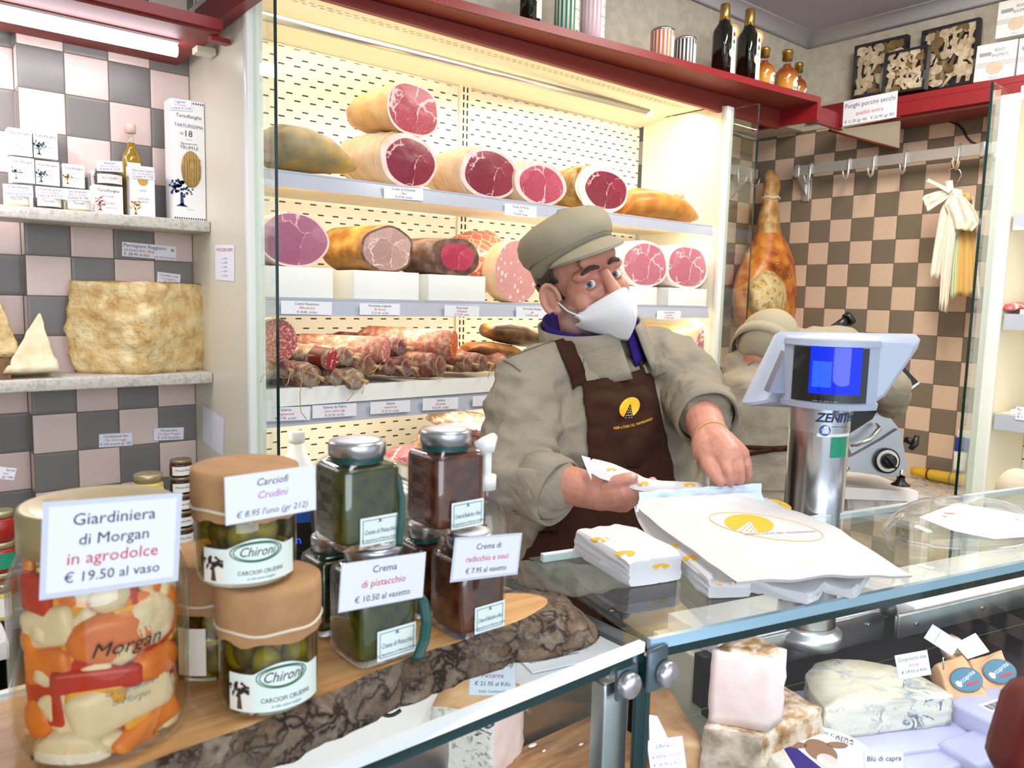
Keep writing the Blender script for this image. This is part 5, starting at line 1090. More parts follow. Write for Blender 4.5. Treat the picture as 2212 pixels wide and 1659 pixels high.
# bundle of bags on an S hook
BX = HX-.06
t = thing('bag_bundle', 'bundle of white and straw paper bags hanging from a steel hook', 'bags', at(2060, 520, X=BX))
def bp(px, py, d=0): return at(px, py, X=BX-d)
b = B()
for o_ in (0, .006): b.tube([bp(2046, 372, o_), bp(2052, 365, o_), bp(2062, 362, o_), bp(2074, 368, o_), bp(2077, 378, o_), bp(2066, 398, o_), bp(2052, 418, o_)], .0028, 'chrome', 8)
obj('steel_hook', b, t)
b = B(); b.tube([bp(2056, 346), bp(2059, 360), bp(2064, 368), bp(2070, 360), bp(2073, 348)], .002, 'bag_straw', 6); obj('elastic_band', b, t)
def sheet(pts_l, pts_r, mat, d, fold, name, seed=0, n=14, thick=.002):
    """hanging folded bag between two photographed edges"""
    b = B(); m = len(pts_l)-1
    def fn(u, v):
        s = v*m; i = min(int(s), m-1); f = s-i; l = lerp(V((*pts_l[i], 0)), V((*pts_l[i+1], 0)), f); r = lerp(V((*pts_r[i], 0)), V((*pts_r[i+1], 0)), f); p = lerp(l, r, u)
        return bp(p.x, p.y, d+fold*(abs(sin(u*pi*2.5+seed))-.5)*(.3+v)+.004*nz((u*4, v*5, seed)))
    b.grid(fn, n, 16, mat); o = obj(name, b, t); s = o.modifiers.new('paper', 'SOLIDIFY'); s.thickness = thick; return o
sheet([(2052, 405), (2030, 460), (2020, 520), (2008, 600)], [(2078, 410), (2085, 470), (2060, 520), (2042, 605)], 'bag_paper', .030, .010, 'paper_bag', 1)
sheet([(2055, 410), (2045, 480), (2034, 560), (2028, 668)], [(2072, 410), (2068, 480), (2058, 560), (2046, 676)], 'bag_paper', .042, .012, 'paper_bag', 2)
sheet([(2062, 410), (2062, 480), (2056, 560), (2050, 640)], [(2095, 420), (2105, 500), (2108, 570), (2110, 640)], 'bag_straw', .012, .016, 'paper_bag', 3)
sheet([(2080, 420), (2088, 480), (2090, 560), (2088, 640)], [(2102, 425), (2110, 500), (2112, 570), (2118, 645)], 'bag_paper', .004, .010, 'paper_bag', 4)
sheet([(2060, 440), (2058, 500), (2054, 570), (2052, 648)], [(2076, 440), (2074, 500), (2068, 570), (2066, 640)], 'bag_mint', .020, .008, 'paper_bag', 5)
sheet([(2052, 420), (2040, 440), (2052, 470), (2060, 495)], [(2085, 425), (2108, 455), (2118, 480), (2100, 500)], 'bag_paper', .050, .022, 'bag_frill', 6, 20)
sheet([(2050, 408), (2020, 415), (1998, 422), (1992, 428)], [(2056, 420), (2040, 434), (2015, 450), (2004, 458)], 'bag_paper', .046, .010, 'bag_frill', 7)
sheet([(2000, 392), (2018, 400), (2050, 418)], [(2006, 386), (2026, 396), (2058, 410)], 'bag_paper', .055, .003, 'bag_strap', 8, 4)
sheet([(2042, 392), (2044, 404), (2046, 420)], [(2058, 389), (2060, 404), (2060, 420)], 'bag_paper', .048, .003, 'bag_strap', 9, 4)
for px, py in ((2074, 415), (2089, 418)):
    b = B(); c = bp(px, py, .02); b.tube([c, c+V((0, -.012, -.03))], .010, 'bag_straw', 12); obj('bag_roll', b, t)

# cables, socket, broom
def cable(label, pts, r, mat, X=XRW-.006): b = B(); b.tube([at(x, y, X=X) for x, y in pts], r, mat, 6); o = obj('cable', b, org=at(*pts[0], X=X)); tag(o, label, 'cable')
cable('thin black cable curving down to the hook rail bracket', [(2036, 240), (2038, 252), (2050, 262), (2070, 270), (2080, 280), (2088, 296), (2098, 306), (2115, 314)], .0035, 'cable_black')
cable('pale twisted cable looping under the right red shelf to the cabinet', [(2070, 232), (2082, 236), (2090, 230), (2110, 231), (2140, 228), (2165, 220), (2190, 210)], .003, 'cable_white', 3.24)
cable('brown cable hanging behind the right glass panel', [(2148, 345), (2142, 380), (2138, 420), (2130, 450)], .003, 'cable_black')
t = thing('wall_socket', 'white power socket with blue cover behind the right glass panel', 'socket', at(2095, 1000, X=XRW-.02))
def wbox(b, x0, y0, x1, y1, d0, d1, mat, bev=.003):
    a = at(x0, y1, X=XRW-.001); c = at(x1, y0, X=XRW-.001); b.boxp((XRW-d1, min(a.y, c.y), a.z), (XRW-d0, max(a.y, c.y), c.z), mat, bev)
b = B(); wbox(b, 2060, 935, 2128, 1042, .001, .012, 'white_plastic'); obj('plate', b, t)
b = B(); wbox(b, 2070, 946, 2100, 972, .013, .045, 'socket_blue', .006); obj('cover', b, t)
b = B(); c0 = at(2075, 976, X=XRW-.045); c1 = at(2072, 1012, X=XRW-.05); b.tube([c0, c1, c1+V((0, 0, -.006))], [.024, .020, .026], 'white_plastic', 16); obj('plug', b, t)
b = B(); b.tube([c1+V((0, 0, -.008)), at(2068, 1030, X=XRW-.05), at(2058, 1044, X=XRW-.06), at(2030, 1040, X=XRW-.08)], .005, 'scale_dark', 8); obj('cord', b, t)
# right back counter and slicer
WZ = -.70
t = thing('back_counter', 'grey marble counter under the meat slicer along the right wall', 'counter', (3.1, 1.4, -1.6))
b = B(); b.boxp((2.62, 1.056, WZ-.03), (XRW-.001, YB-.001, WZ), 'marble', .003); obj('top', b, t)
b = B(); b.boxp((2.66, 1.056, -1.6), (XRW-.001, YB-.001, WZ-.0305), 'cream_panel'); obj('body', b, t)
b = B(); e0 = at(1958, 1022, X=3.25); e1 = at(2082, 1042, X=3.25)
pts = [lerp(V((3.30, e0.y, WZ+.03)), V((3.30, e1.y, WZ+.03)), k/10) for k in range(11)]
t = thing('broom', 'yellow straw broom head lying behind the slicer', 'broom', pts[5])
b.tube(pts, [.016, .018, .02, .02, .021, .022, .022, .023, .024, .025, .026], 'broom_yellow', 12); obj('straw', b, t)
for k in (3, 7): b = B(); b.tube([pts[k]+V((0, -.003, 0)), pts[k]+V((0, .003, 0))], .0245, 'leather_red' if k == 3 else 'scale_dark', 12); obj('binding', b, t)
b = B()
b.grid(lambda u, v: V((3.0+.34*u, 1.07+.25*v, WZ+.004+.018*abs(nz((u*5, v*5, 2)))+.012*abs(nz((u*11, v*11, 4))))), 24, 24, 'clear_plastic'); tag(obj('plastic_sheet', b, org=(3.17, .9, WZ)), 'crumpled clear plastic lying on the marble beside the slicer', 'plastic')
# slicer platform
SX = frame(at(1900, 1062, Z=WZ+.055), RD, n=(0, 0, 1)); so = SX.translation
t = thing('slicer_board', 'thick white board carrying the meat slicer', 'board', (so.x, so.y, WZ))
def wp(px, py, w): return at(px, py, w=w)
SW = 2.62
def px_plate(b, pts, w, th, mat, back=V((0.55, .83, 0)), smooth=False):
    """solid plate from a photographed outline at depth w, thickness going back"""
    q = [wp(x, y, w) for x, y in pts]; b.loft([q, [p+back*th for p in q]], mat, smooth=smooth)
b = B(); px_plate(b, [(1818, 1052), (1820, 1078), (1982, 1084), (1984, 1062)][::-1], SW, .30, 'poly_board'); obj('board', b, t)
b = B(); px_plate(b, [(1830, 1079), (1830, 1100), (1960, 1104), (1960, 1084)][::-1], SW+.03, .22, 'marble'); obj('foot', b, t)
SW -= .03
t = thing('meat_slicer', 'brushed metal meat slicer with black dial beside the scale', 'slicer', wp(1890, 1045, SW))
body = [(1815, 1010), (1836, 1015), (1845, 990), (1900, 960), (1938, 930), (1944, 936), (1958, 1012), (1936, 1030), (1815, 1016)]
b = B(); px_plate(b, [(1816, 985), (1835, 988), (1848, 982), (1905, 950), (1940, 927), (1947, 933), (1960, 1012), (1938, 1032), (1816, 1016)][::-1], SW, .16, 'slicer_grey'); obj('body', b, t)
b = B(); px_plate(b, [(1818, 905), (1830, 960), (1842, 985), (1905, 950), (1942, 926), (1925, 905), (1890, 882)][::-1], SW+.02, .10, 'brushed_steel'); obj('blade_guard', b, t)
b = B(); px_plate(b, [(1818, 886), (1900, 878), (1885, 905), (1822, 945)][::-1], SW+.015, .03, 'black_plastic'); obj('carriage', b, t)
b = B(); b.tube([wp(1840, 962, SW-.005), wp(1852, 960, SW-.03), wp(1880, 948, SW-.035), wp(1900, 925, SW-.03), wp(1893, 917, SW)], [.006, .007, .008, .008, .006], 'bright_alu', 10); obj('handle', b, t)
Md = frame(wp(1914, 995, SW-.004), CR, CU)
b = B(); b.lathe([(.001, 0), (.042, 0), (.042, .010), (.037, .012), (.001, .012)], 'black_plastic', (0, 0, 0), 32, Md)
b.lathe([(.026, .0125), (.036, .0125)], 'white_plastic', (0, 0, 0), 32, Md); dl = obj('dial', b, t)
for k in range(12):
    a = -.6+k*.42; b = None
b = B()
for k in range(12):
    a = -.3+k*.42; b.box((.031*cos(a), .031*sin(a), .0132), (.0014, .0014, .0006), 'ink_black', Md)
obj('dial_marks', b, dl)
b = B(); b.lathe([(.001, .013), (.026, .013), (.023, .030), (.001, .031)], 'black_plastic', (0, 0, 0), 24, Md); b.box((0, 0, .032), (.012, .056, .022), 'black_plastic', Md @ Matrix.Rotation(.7, 4, 'Z'), .004); b.ball((.012, -.014, .044), .004, 'chrome', Md, 10, 6); obj('dial_knob', b, dl)
b = B(); b.lathe([(.001, 0), (.010, 0), (.010, .003), (.001, .005)], 'chrome', (0, 0, 0), 16, frame(wp(1828, 1013, SW-.003), CR, CU)); obj('screw', b, t)
b = B(); c = wp(1946, 1034, SW-.0); b.cyl(c+V((0, 0, .03)), c, .006, 'chrome'); b.lathe([(.014, .008), (.012, .0), (.018, -.012), (.030, -.020), (.030, -.022), (.001, -.022)], 'black_plastic', c, 20); obj('rubber_foot', b, t)
b = B(); c = wp(1956, 950, SW+.08); b.tube([c, wp(1972, 955, SW+.06)], .012, 'black_plastic', 12); b.tube([wp(1981, 941, SW+.06), wp(1977, 958, SW+.06), wp(1966, 972, SW+.06)], [.008, .013, .008], 'black_plastic', 10); obj('lock_knob', b, t)
b = B(); px_plate(b, [(1935, 820), (1955, 795), (1984, 825), (1965, 838)], SW+.15, .03, 'black_plastic'); px_plate(b, [(1965, 838), (1984, 825), (1987, 828), (1968, 842)], SW+.15, .04, 'bright_alu'); obj('meat_press', b, t)
b = B(); a = wp(1800, 712, SW+.10); c = wp(1822, 698, SW+.10); b.tube([a, wp(1833, 689, SW+.1)], .017, 'black_plastic', 16); b.tube([wp(1829, 692, SW+.10), wp(1838, 686, SW+.10)], .024, 'black_plastic', 16); obj('grip', b, t)

# ------------------------------------------------------------------ the weighing scale on its steel column
AX = V((1.29, .70, 0))
t = thing('weighing_scale', 'grey shop scale head with blue customer display on a steel column', 'scale', (AX.x, AX.y, -.605))
cr = .0505
b = B(); ztop = at(1760, 884, w=depth(V((AX.x, AX.y, -.1)))).z
b.lathe([(.001, -.6055), (cr*1.25, -.6055), (cr*1.25, -.585), (cr*1.02, -.58), (cr*1.02, -.57)], 'slicer_grey', AX, 40); obj('base', b, t)
b = B(); b.lathe([(cr, -.59), (cr, ztop-.012)], 'steel_column', AX, 48); obj('column', b, t)
b = B(); zc1 = at(1760, 930, w=1.36).z; b.lathe([(cr*1.012, zc1), (cr*1.012, ztop+.005)], 'slicer_grey', AX, 48); obj('collar', b, t)
tocam = atan2(-AX.y, -AX.x)
def oncol(r, px0, zc_): # wrap text on the column around the camera-facing side
    return lambda p: AX+V((r*cos(tocam+.0+(p.x+px0)/r), r*sin(tocam+(p.x+px0)/r), zc_+p.y))
zl = lambda y: at(1757, y, w=1.31).z
b = B(); b.text('ZENITH', .0215, 'ink_navy', None, 'c', .25, .03, 1, 0, oncol(cr*1.025, .030, zl(914))); b.text('Z', .0215, 'ink_navy', None, 'c', .25, .03, 1, 0, oncol(cr*1.025, .078, zl(914))); obj('maker_name', b, t)
def patch(r, a0, a1, z0, z1, mat, n=8): b = B(); b.grid(lambda u, v: AX+V((r*cos(tocam+lerp(a0, a1, u)), r*sin(tocam+lerp(a0, a1, u)), lerp(z0, z1, v))), n, 1, mat); return b
b = patch(cr*1.006, -.05, 1.35, zl(948), zl(919), 'label_cream')
def dec(p): return oncol(cr*1.012, 0, 0)(p)
b.geo([oncol(cr*1.014, .010+.0095*cos(a*pi/12), zl(933)+.0095*sin(a*pi/12))(V((0, 0, 0))) for a in range(24)], [list(range(24))], 'blue_print', None, False)
b.text('GG', .0085, 'card', None, 'c', 0, .01, 1, 0, oncol(cr*1.02, .010, zl(936))); b.text('Grandis Graziano & C.', .0042, 'ink_slate', None, 'l', 0, 0, .9, 0, oncol(cr*1.02, .021, zl(926)))
for k in range(3): b.text('---- --- ------ ---', .003, 'ink_slate', None, 'l', 0, 0, .9, 0, oncol(cr*1.02, .022, zl(932+5*k)))
obj('sticker', b, t)
b = patch(cr*1.006, .42, 1.12, zl(994), zl(947), 'label_green')
for k in range(6): b.text('----------'[:10-(k % 3)*2], .0036, 'deep_green', None, 'c', 0, 0, 1, 0, oncol(cr*1.02, .0385, zl(953+7*k)))
obj('seal_sticker', b, t)
# head: customer display drum and operator screen behind
wd_ = depth(AX); HZ0, HZ1 = at(1790, 886, w=1.30).z, at(1790, 735, w=1.30).z
ctr = at(1792, 812, w=1.335); ctr.z = (HZ0+HZ1)/2; hw = psz(97, ctr)
fw = V((-ctr.x, -ctr.y, 0)).normalized(); sd = V((-fw.y, fw.x, 0))  # fw toward customer, sd to the right in the picture
sd = sd if sd.dot(CR) > 0 else -sd
BLG = .046
def drum(z, r, d, n=16, back=.035):
    out = []
    for k in range(n+1):
        u = -1+2*k/n; out.append(ctr+sd*(hw*r*u)+fw*(BLG*(1-u*u)*d)+V((0, 0, z)))
    out += [ctr+sd*(hw*r)-fw*back+V((0, 0, z)), ctr-sd*(hw*r)-fw*back+V((0, 0, z))]; return out
H = (HZ1-HZ0)/2
b = B(); b.loft([drum(-H, 1, 1), drum(-H+.010, 1.02, 1.06), drum(-H+.0105, .985, .96)], 'scale_grey', smooth=False); b.loft([drum(-H+.0105, .985, .9), drum(H-.0105, .985, .9)], 'scale_grey', smooth=False); b.loft([drum(H-.0105, .985, .96), drum(H-.010, 1.02, 1.06), drum(H, 1, 1)], 'scale_grey', smooth=False); obj('display_housing', b, t, auto=None)
def onface(u, z, o=.0012): return ctr+sd*(hw*.985*u)+fw*(BLG*(1-u*u)*.92+o)+V((0, 0, z))
b = B(); b.grid(lambda u, v: onface(-.78+1.56*u, (-H+.012)+(2*H-.024)*v), 14, 1, 'black_plastic'); obj('display_glass', b, t)
b = B(); b.grid(lambda u, v: onface(-.42+1.06*u, -H*.55+H*1.38*v, .002), 12, 1, 'screen_blue')
b.grid(lambda u, v: onface(-.36+.40*u, -H*.35+H*.75*v, .0026), 6, 1, 'screen_glow')
b.text('---- -- ---- - ---', .007, 'card', None, 'c', 0, 0, 1, 0, lambda p: onface(-.06+p.x/hw, -H*.78+p.y, .003)); obj('screen', b, t)
b = B(); b.grid(lambda u, v: onface(-.80+1.62*u, (-H+.011)+(2*H-.022)*v, .006), 16, 1, 'pane_glass'); obj('display_cover', b, t)
# operator side screen: wide tilted tray shape behind the drum
wS = 1.42
outer = [(1605, 870), (1612, 876), (1700, 880), (1885, 872), (1910, 855), (1985, 745), (1988, 733), (1978, 722), (1690, 717), (1677, 724)]
q0 = [at(x, y, w=wS+(880-y)*.0004) for x, y in outer]
c0 = sum(q0, V())/len(q0)
b = B(); bk = V((.62, .78, .05))*.05
b.loft([[lerp(c0, p, .80)-bk*.7 for p in q0], [lerp(c0, p, .93)-bk*.35 for p in q0], [lerp(c0, p, 1.0) for p in q0], [p+bk*.2 for p in q0]], 'scale_grey', smooth=True); obj('operator_screen', b, t, auto=40)
b = B(); pp = [(1660, 848), (1696, 850), (1698, 760)]; q = [at(x, y, w=wS-.06) for x, y in pp]; b.loft([q, [p+bk*.5 for p in q]], 'scale_dark', smooth=False); obj('cable_cover', b, t)
b = B(); a = at(1790, 880, w=1.36); b.box((a.x, a.y, a.z-.004), (.06, .06, .014), 'scale_dark'); obj('neck', b, t)
# ------------------------------------------------------------------ people
def capsule(b, p, q, r0, r1, n=5, seg=18):
    p, q = V(p), V(q); d = (q-p).normalized()
    pts = [p-d*r0*.92, p-d*r0*.55]+[lerp(p, q, k/n) for k in range(n+1)]+[q+d*r1*.55, q+d*r1*.92]
    rs = [r0*.35, r0*.83]+[lerp(r0, r1, k/n) for k in range(n+1)]+[r1*.83, r1*.35]
    b.tube(pts, rs, 'skin', seg)
def chain(b, pts, rs):
    for k in range(len(pts)-1): capsule(b, pts[k], pts[k+1], rs[k], rs[k+1], 3, 14)
def torso_rings(b, path, side, front, dims, sc=1., p=2.5, seg=36, back=1.):
    rg = []
    for c, (hw_, hd) in zip(path, dims):
        q = []
        for k in range(seg):
            a = 2*pi*k/seg; ca, sa = cos(a), sin(a); f = 1/((abs(ca)**p+abs(sa)**p)**(1/p)); q.append(c+side*(hw_*sc*f*ca)+front*(hd*sc*f*sa*(1 if sa > 0 else back)))
        rg.append(q)
    b.loft(rg, 'skin')
def fold(vs, fs, amp, sc, seed, stretch=(1, 1, 1)):
    me = bpy.data.meshes.new('f'); me.from_pydata([tuple(v) for v in vs], [], fs); me.update(); out = []
    for v in me.vertices:
        p = V((v.co.x*stretch[0], v.co.y*stretch[1], v.co.z*stretch[2]))
        n = nz(p, sc, seed); m = nz(p, sc*2.3, seed+4); d = amp*((1-abs(n)*2.6)*.7+m*.5); out.append(v.co+v.normal*d)
    bpy.data.meshes.remove(me); return out

# ---- the clerk who looks at the customer
SLp, SRp = at(1146, 838, w=1.545), at(1410, 778, w=1.70)
NBp = at(1287, 752, w=1.655); HIPp = at(1296, 1190, w=1.66)
side = (SRp-SLp).normalized(); upv = (NBp-HIPp).normalized(); side = (side-upv*side.dot(upv)*.5).normalized()
front = side.cross(upv).normalized(); front = front if front.dot(-NBp) > 0 else -front
ELp, CUL, WRL = at(1104, 1018, w=1.45), at(1196, 1062, w=1.385), at(1304, 1066, w=1.335)
ERp, CUR, WRR = at(1500, 842, w=1.60), at(1527, 905, w=1.46), at(1534, 945, w=1.365)
clerk = thing('person', 'person in taupe jacket, brown apron and white face mask leaning over the counter', 'person', (HIPp.x, HIPp.y, -1.6))
# head frame: x to the picture right, y backwards, z up
toC = (-at(1290, 620, w=1.6)).normalized(); ph, ps, th_ = radians(22), radians(31), radians(9)
R0 = cos(ph)*CR+sin(ph)*CU; U0 = -sin(ph)*CR+cos(ph)*CU
R0 = (R0-toC*R0.dot(toC)).normalized(); U0 = toC.cross(R0).normalized()
F1 = cos(ps)*toC+sin(ps)*R0; R1 = cos(ps)*R0-sin(ps)*toC
F2 = cos(th_)*F1-sin(th_)*U0; U2 = cos(th_)*U0+sin(th_)*F1
EYE = at(1305, 603, w=1.54); HO = EYE-F2*.086
HM = Matrix((R1, -F2, U2)).transposed().to_4x4(); HM.translation = HO
def hp(x, y, z): return HM @ V((x, y, z))
b = B()
def hb(c, r, rot=None): b.ball(c, r, 'skin', HM @ rot if rot else HM, 24, 14)
hb((0, .012, .045), (.076, .098, .088)); hb((0, -.040, -.015), (.062, .056, .085)); hb((0, -.030, -.078), (.060, .056, .040)); hb((0, -.068, -.098), (.026, .024, .020))
for s in (-1, 1):
    hb((s*.040, -.060, -.032), (.025, .022, .026)); hb((s*.056, -.012, -.074), (.024, .030, .026)); hb((s*.030, -.072, .020), (.030, .018, .014)); hb((s*.048, -.02, -.06), (.022, .04, .04))
    hb((s*.026, -.077, -.022), (.018, .012, .012)); hb((s*.015, -.102, -.036), (.011, .012, .010))
    E_ = Matrix.Translation(V((s*.078, -.002, -.010))) @ Matrix.Rotation(-s*.62, 4, 'Z')
    rim = [(.000, .020*cos(a)-.0, .031*sin(a)) for a in [k*pi/7-1.1 for k in range(11)]]
    b.tube([HM @ E_ @ V((s*.010, y, z)) for x, y, z in rim], .0055, 'skin', 8); hb((s*.004, .0, -.002), (.006, .016, .026), E_); hb((s*.004, -.004, -.026), (.007, .010, .011), E_)
b.tube([hp(0, -.088, .016), hp(0, -.100, -.004), hp(0, -.109, -.022), hp(0, -.112, -.032)], [.013, .0125, .0150, .0170], 'skin', 14)
hb((0, -.085, .045), (.045, .012, .022)); hb((0, -.082, -.062), (.026, .016, .010))
capsule(b, hp(0, .025, -.06), NBp+V((0, 0, -.02)), .058, .066)
TP = [lerp(HIPp, NBp, t) for t in (0, .25, .5, .72, .86, .95)]; TD = [(.185, .125), (.19, .14), (.195, .14), (.185, .12), (.145, .09), (.08, .07)]
torso_rings(b, TP, side, front, TD, .86)
for s_, e_, c_, w_ in ((SLp, ELp, CUL, WRL), (SRp, ERp, CUR, WRR)):
    capsule(b, lerp(NBp, s_, .45), s_, .06, .055); capsule(b, s_, e_, .052, .044); capsule(b, e_, w_, .043, .031)
# right picture hand: closed over the paper from above
D = 1.29
def fp(x, y, w=D): return at(x, y, w=w)
chain(b, [WRR, fp(1550, 965, 1.325), fp(1572, 985, 1.29)], [.031, .034, .028]); chain(b, [WRR, fp(1530, 970, 1.325), fp(1545, 992, 1.30)], [.030, .030, .022]); chain(b, [fp(1560, 962, 1.325), fp(1594, 982, 1.30)], [.028, .020])
chain(b, [fp(1564, 988, 1.285), fp(1573, 1016, 1.264), fp(1577, 1037, 1.274), fp(1575, 1047, 1.282)], [.0125, .0100, .0088, .0076])
chain(b, [fp(1587, 982, 1.285), fp(1597, 1011, 1.270), fp(1599, 1035, 1.280), fp(1594, 1045, 1.290)], [.0120, .0098, .0086, .0074])
chain(b, [fp(1598, 978, 1.305), fp(1613, 1003, 1.290), fp(1616, 1025, 1.298), fp(1610, 1035, 1.306)], [.0112, .0092, .0082, .0072])
chain(b, [fp(1604, 974, 1.325), fp(1612, 993, 1.315), fp(1612, 1008, 1.322), fp(1604, 1015, 1.328)], [.0095, .0082, .0073, .0065])
chain(b, [fp(1528, 975, 1.32), fp(1531, 1002, 1.292), fp(1543, 1024, 1.275), fp(1556, 1041, 1.272)], [.018, .0145, .0115, .0090])
# left picture hand: palm under the packet, thumb on top
chain(b, [WRL, at(1342, 1062, w=1.315)], [.030, .030]); chain(b, [WRL, at(1345, 1078, w=1.325)], [.028, .024])
chain(b, [at(1312, 1055, w=1.315), at(1334, 1041, w=1.298), at(1354, 1034, w=1.292), at(1368, 1031, w=1.296)], [.016, .0125, .0105, .0088])
for k in range(4):
    y = 1055+9*k; w0 = 1.305+.012*k; chain(b, [at(1352, y, w=w0), at(1382-k, y-2, w=w0-.005), at(1402-2*k, y-8, w=w0+.01), at(1410-3*k, y-16, w=w0+.02)], [.0125, .0105, .0092, .008])
vs, fs = blob(b, .0026, 3, .4)
HI = HM.inverted(); out = []
for v in vs:   # eye sockets
    l = HI @ v
    for s in (-1, 1):
        d = V((l.x-s*.0315, (l.y+.098)*.8, l.z+.001)); q = (d.x/.0195)**2+(d.y/.022)**2+(d.z/.0118)**2
        if q < 1: l.y += .011*(1-q)**1.1
    out.append(HM @ l)
vs = out; mb = B(); mb.v = vs; mb.mats = ['skin', 'skin_hands', 'stubble']
hand_z = depth
for f in fs:
    c = (vs[f[0]]+vs[f[2]])*.5; l = HI @ c; mi = 0
    if (c-HO).length > .16: mi = 1
    elif l.z < -.040+.25*max(0, l.y+.02) and l.y < .035 and l.z > -.13 and not (abs(l.x) < .03 and l.z > -.05): mi = 2
    mb.f.append(f); mb.mi.append(mi); mb.sm.append(True)
obj('body', mb, clerk)
for s in (-1, 1):
    ec = V((s*.0315, -.0800, 0)); b = B(); b.ball(ec, .0122, 'eye_white', HM, 24, 16); g = (HI @ V((0, 0, 0))-ec).normalized()
    ey = obj('eye', b, clerk); FM = HM @ frame(ec, V((0, 0, 1)).cross(g), n=g)
    b = B(); b.lathe([(.0002, .0126), (.003, .0125), (.0063, .0113)], 'iris', (0, 0, 0), 20, FM); obj('iris', b, ey)
    b = B(); b.lathe([(.0001, .0130), (.0027, .0128), (.0028, .0124)], 'pupil', (0, 0, 0), 16, FM); obj('pupil', b, ey)
    b = B()
    def lid(e0, e1):
        def fn(u, v):
            a = -1.25+2.5*u; el = lerp(e0*(1-.75*abs(2*u-1)**2.2), e1, v); r = .0134; return HM @ (ec+V((r*sin(a)*cos(el*.9), -r*cos(a)*cos(el), r*sin(el))))
        b.grid(fn, 14, 6, 'skin')
    lid(.66, 1.35); lid(-.46, -1.3); obj('eyelids', b, clerk)
    b = B(); pts = [hp(s*(.012+.010*k), -.1000+.0014*k*k*.9+(.003 if k == 4 else 0), .0275+.0060*sin(k*.75)-.0006*k*k) for k in range(5)]; b.tube(pts, [.0030, .0046, .0046, .0038, .0016], 'brow_hair', 8); obj('eyebrow', b, clerk)
    b = B(); b.grid(lambda u, v: hp(s*(.0705+.008*sin(pi*v)), -.034+.066*u, .016+.006*(1-u)+.036*v*(1-.2*u)), 6, 6, 'hair_dark'); o = obj('hair', b, clerk); o.modifiers.new('thick', 'SOLIDIFY').thickness = .005
b = B(); b.ball((0, .03, .02), (.080, .085, .06), 'hair_dark', HM @ Matrix.Translation(V((0, .004, 0))), 24, 10, pi*.52, pi*.74); obj('hair', b, clerk)
# cap: band, puffed crown, peak
def cap_parts(parent, HM, sc=1, peak=True, puff=1.):
    def ringc(z, rx, ry, cy, tilt): return [HM @ V((rx*cos(a), cy+ry*sin(a), z+tilt*(-sin(a)))) for a in [2*pi*k/48 for k in range(48)]]
    b = B(); b.loft([ringc(.036, .083, .105, .010, .038), ringc(.066, .086, .108, .011, .032), ringc(.070, .087, .109, .011, .030)], 'cap_taupe', False, False); o = obj('cap_band', b, parent); o.modifiers.new('t', 'SOLIDIFY').thickness = .003
    b = B(); R = []
    for z, f, cy in ((.066, 1.02, .011), (.076, 1.09, .016), (.092, 1.12, .020), (.110, 1.09, .022), (.126, .96, .022), (.136, .72, .020), (.141, .40, .016), (.1425, .05, .016)):
        q = ringc(z, .086*f, .108*f, cy, .038*(1-z*5)); R.append([p+(p-HM.translation).normalized()*(.005*nz((cos(k*.131)*2.2, sin(k*.131)*2.2, z*22), 1, 2)*(f < 1.2)) for k, p in enumerate(q)])
    b.loft(R, 'cap_taupe', False, True); obj('cap_crown', b, parent)
    if peak:
        b = B()
        def fn(u, v):
            a = pi*1.5+(-1.18+2.36*u); r = 1.0+.34*v*(cos((2*u-1)*1.50)); x = .086*r*cos(a)*(1-.06*v); y = .011+.109*r*sin(a); return HM @ V((x, y, .040+.038*(-sin(a))-.020*v*cos((2*u-1)*1.4)))
        b.grid(fn, 28, 6, 'cap_taupe'); o = obj('cap_peak', b, parent); o.modifiers.new('t', 'SOLIDIFY').thickness = .004
        b = B(); b.tube([fn(k/28, .02)+U2*.002 for k in range(29)], .0008, 'seam_dark', 5); b.tube([fn(k/28, 1) for k in range(29)], .0022, 'cap_taupe', 6); obj('cap_piping', b, parent)
cap_parts(clerk, HM)
# face mask with folded beak
def mk(u, v):
    a = abs(u); zt_ = -.022-.030*a**1.5; zb_ = -.128+.052*a**1.3; e = 1-max(0, (a-.8)/.2)**2*.28; zm = (zt_+zb_)/2; z = zm+(lerp(zt_, zb_, v)-zm)*e
    y = -(.122+.030*sin(pi*min(1, .12+v*.80)))+.088*a**1.5+.026*v*v*v*(1-a*.4)
    return hp(.066*u+.0*v, y, z)
b = B(); b.grid(lambda u, v: mk(2*u-1, v), 40, 18, 'mask_white')
mo = obj('face_mask', b, clerk); mo.modifiers.new('t', 'SOLIDIFY').thickness = .002
b = B()
for s in (-1, 1):
    b.tube([mk(s*k/12*.98, .20)-F2*-.0012 for k in range(2, 12)], .0006, 'mask_seam', 5); b.tube([mk(s*k/12, .62)+F2*.0010 for k in range(3, 11)], .0006, 'mask_seam', 5)
b.tube([mk(0, k/14)+F2*.0015 for k in range(15)], .0012, 'mask_white', 6)
b.text('FFP2', .011, 'ink_faint', None, 'c', 0, 0, 1, 0, lambda p: mk(-.64+p.x*15, .74-p.y*9)+F2*.0022-R1*.0012); obj('mask_seams', b, mo)
for s in (-1, 1):
    b = B(); b.tube([mk(s*.93, .30), hp(s*.072, -.035, -.040), hp(s*.079, -.005, -.008), hp(s*.083, .012, .018), hp(s*.080, .024, .008)], .0019, 'mask_white', 6); obj('ear_loop', b, mo)

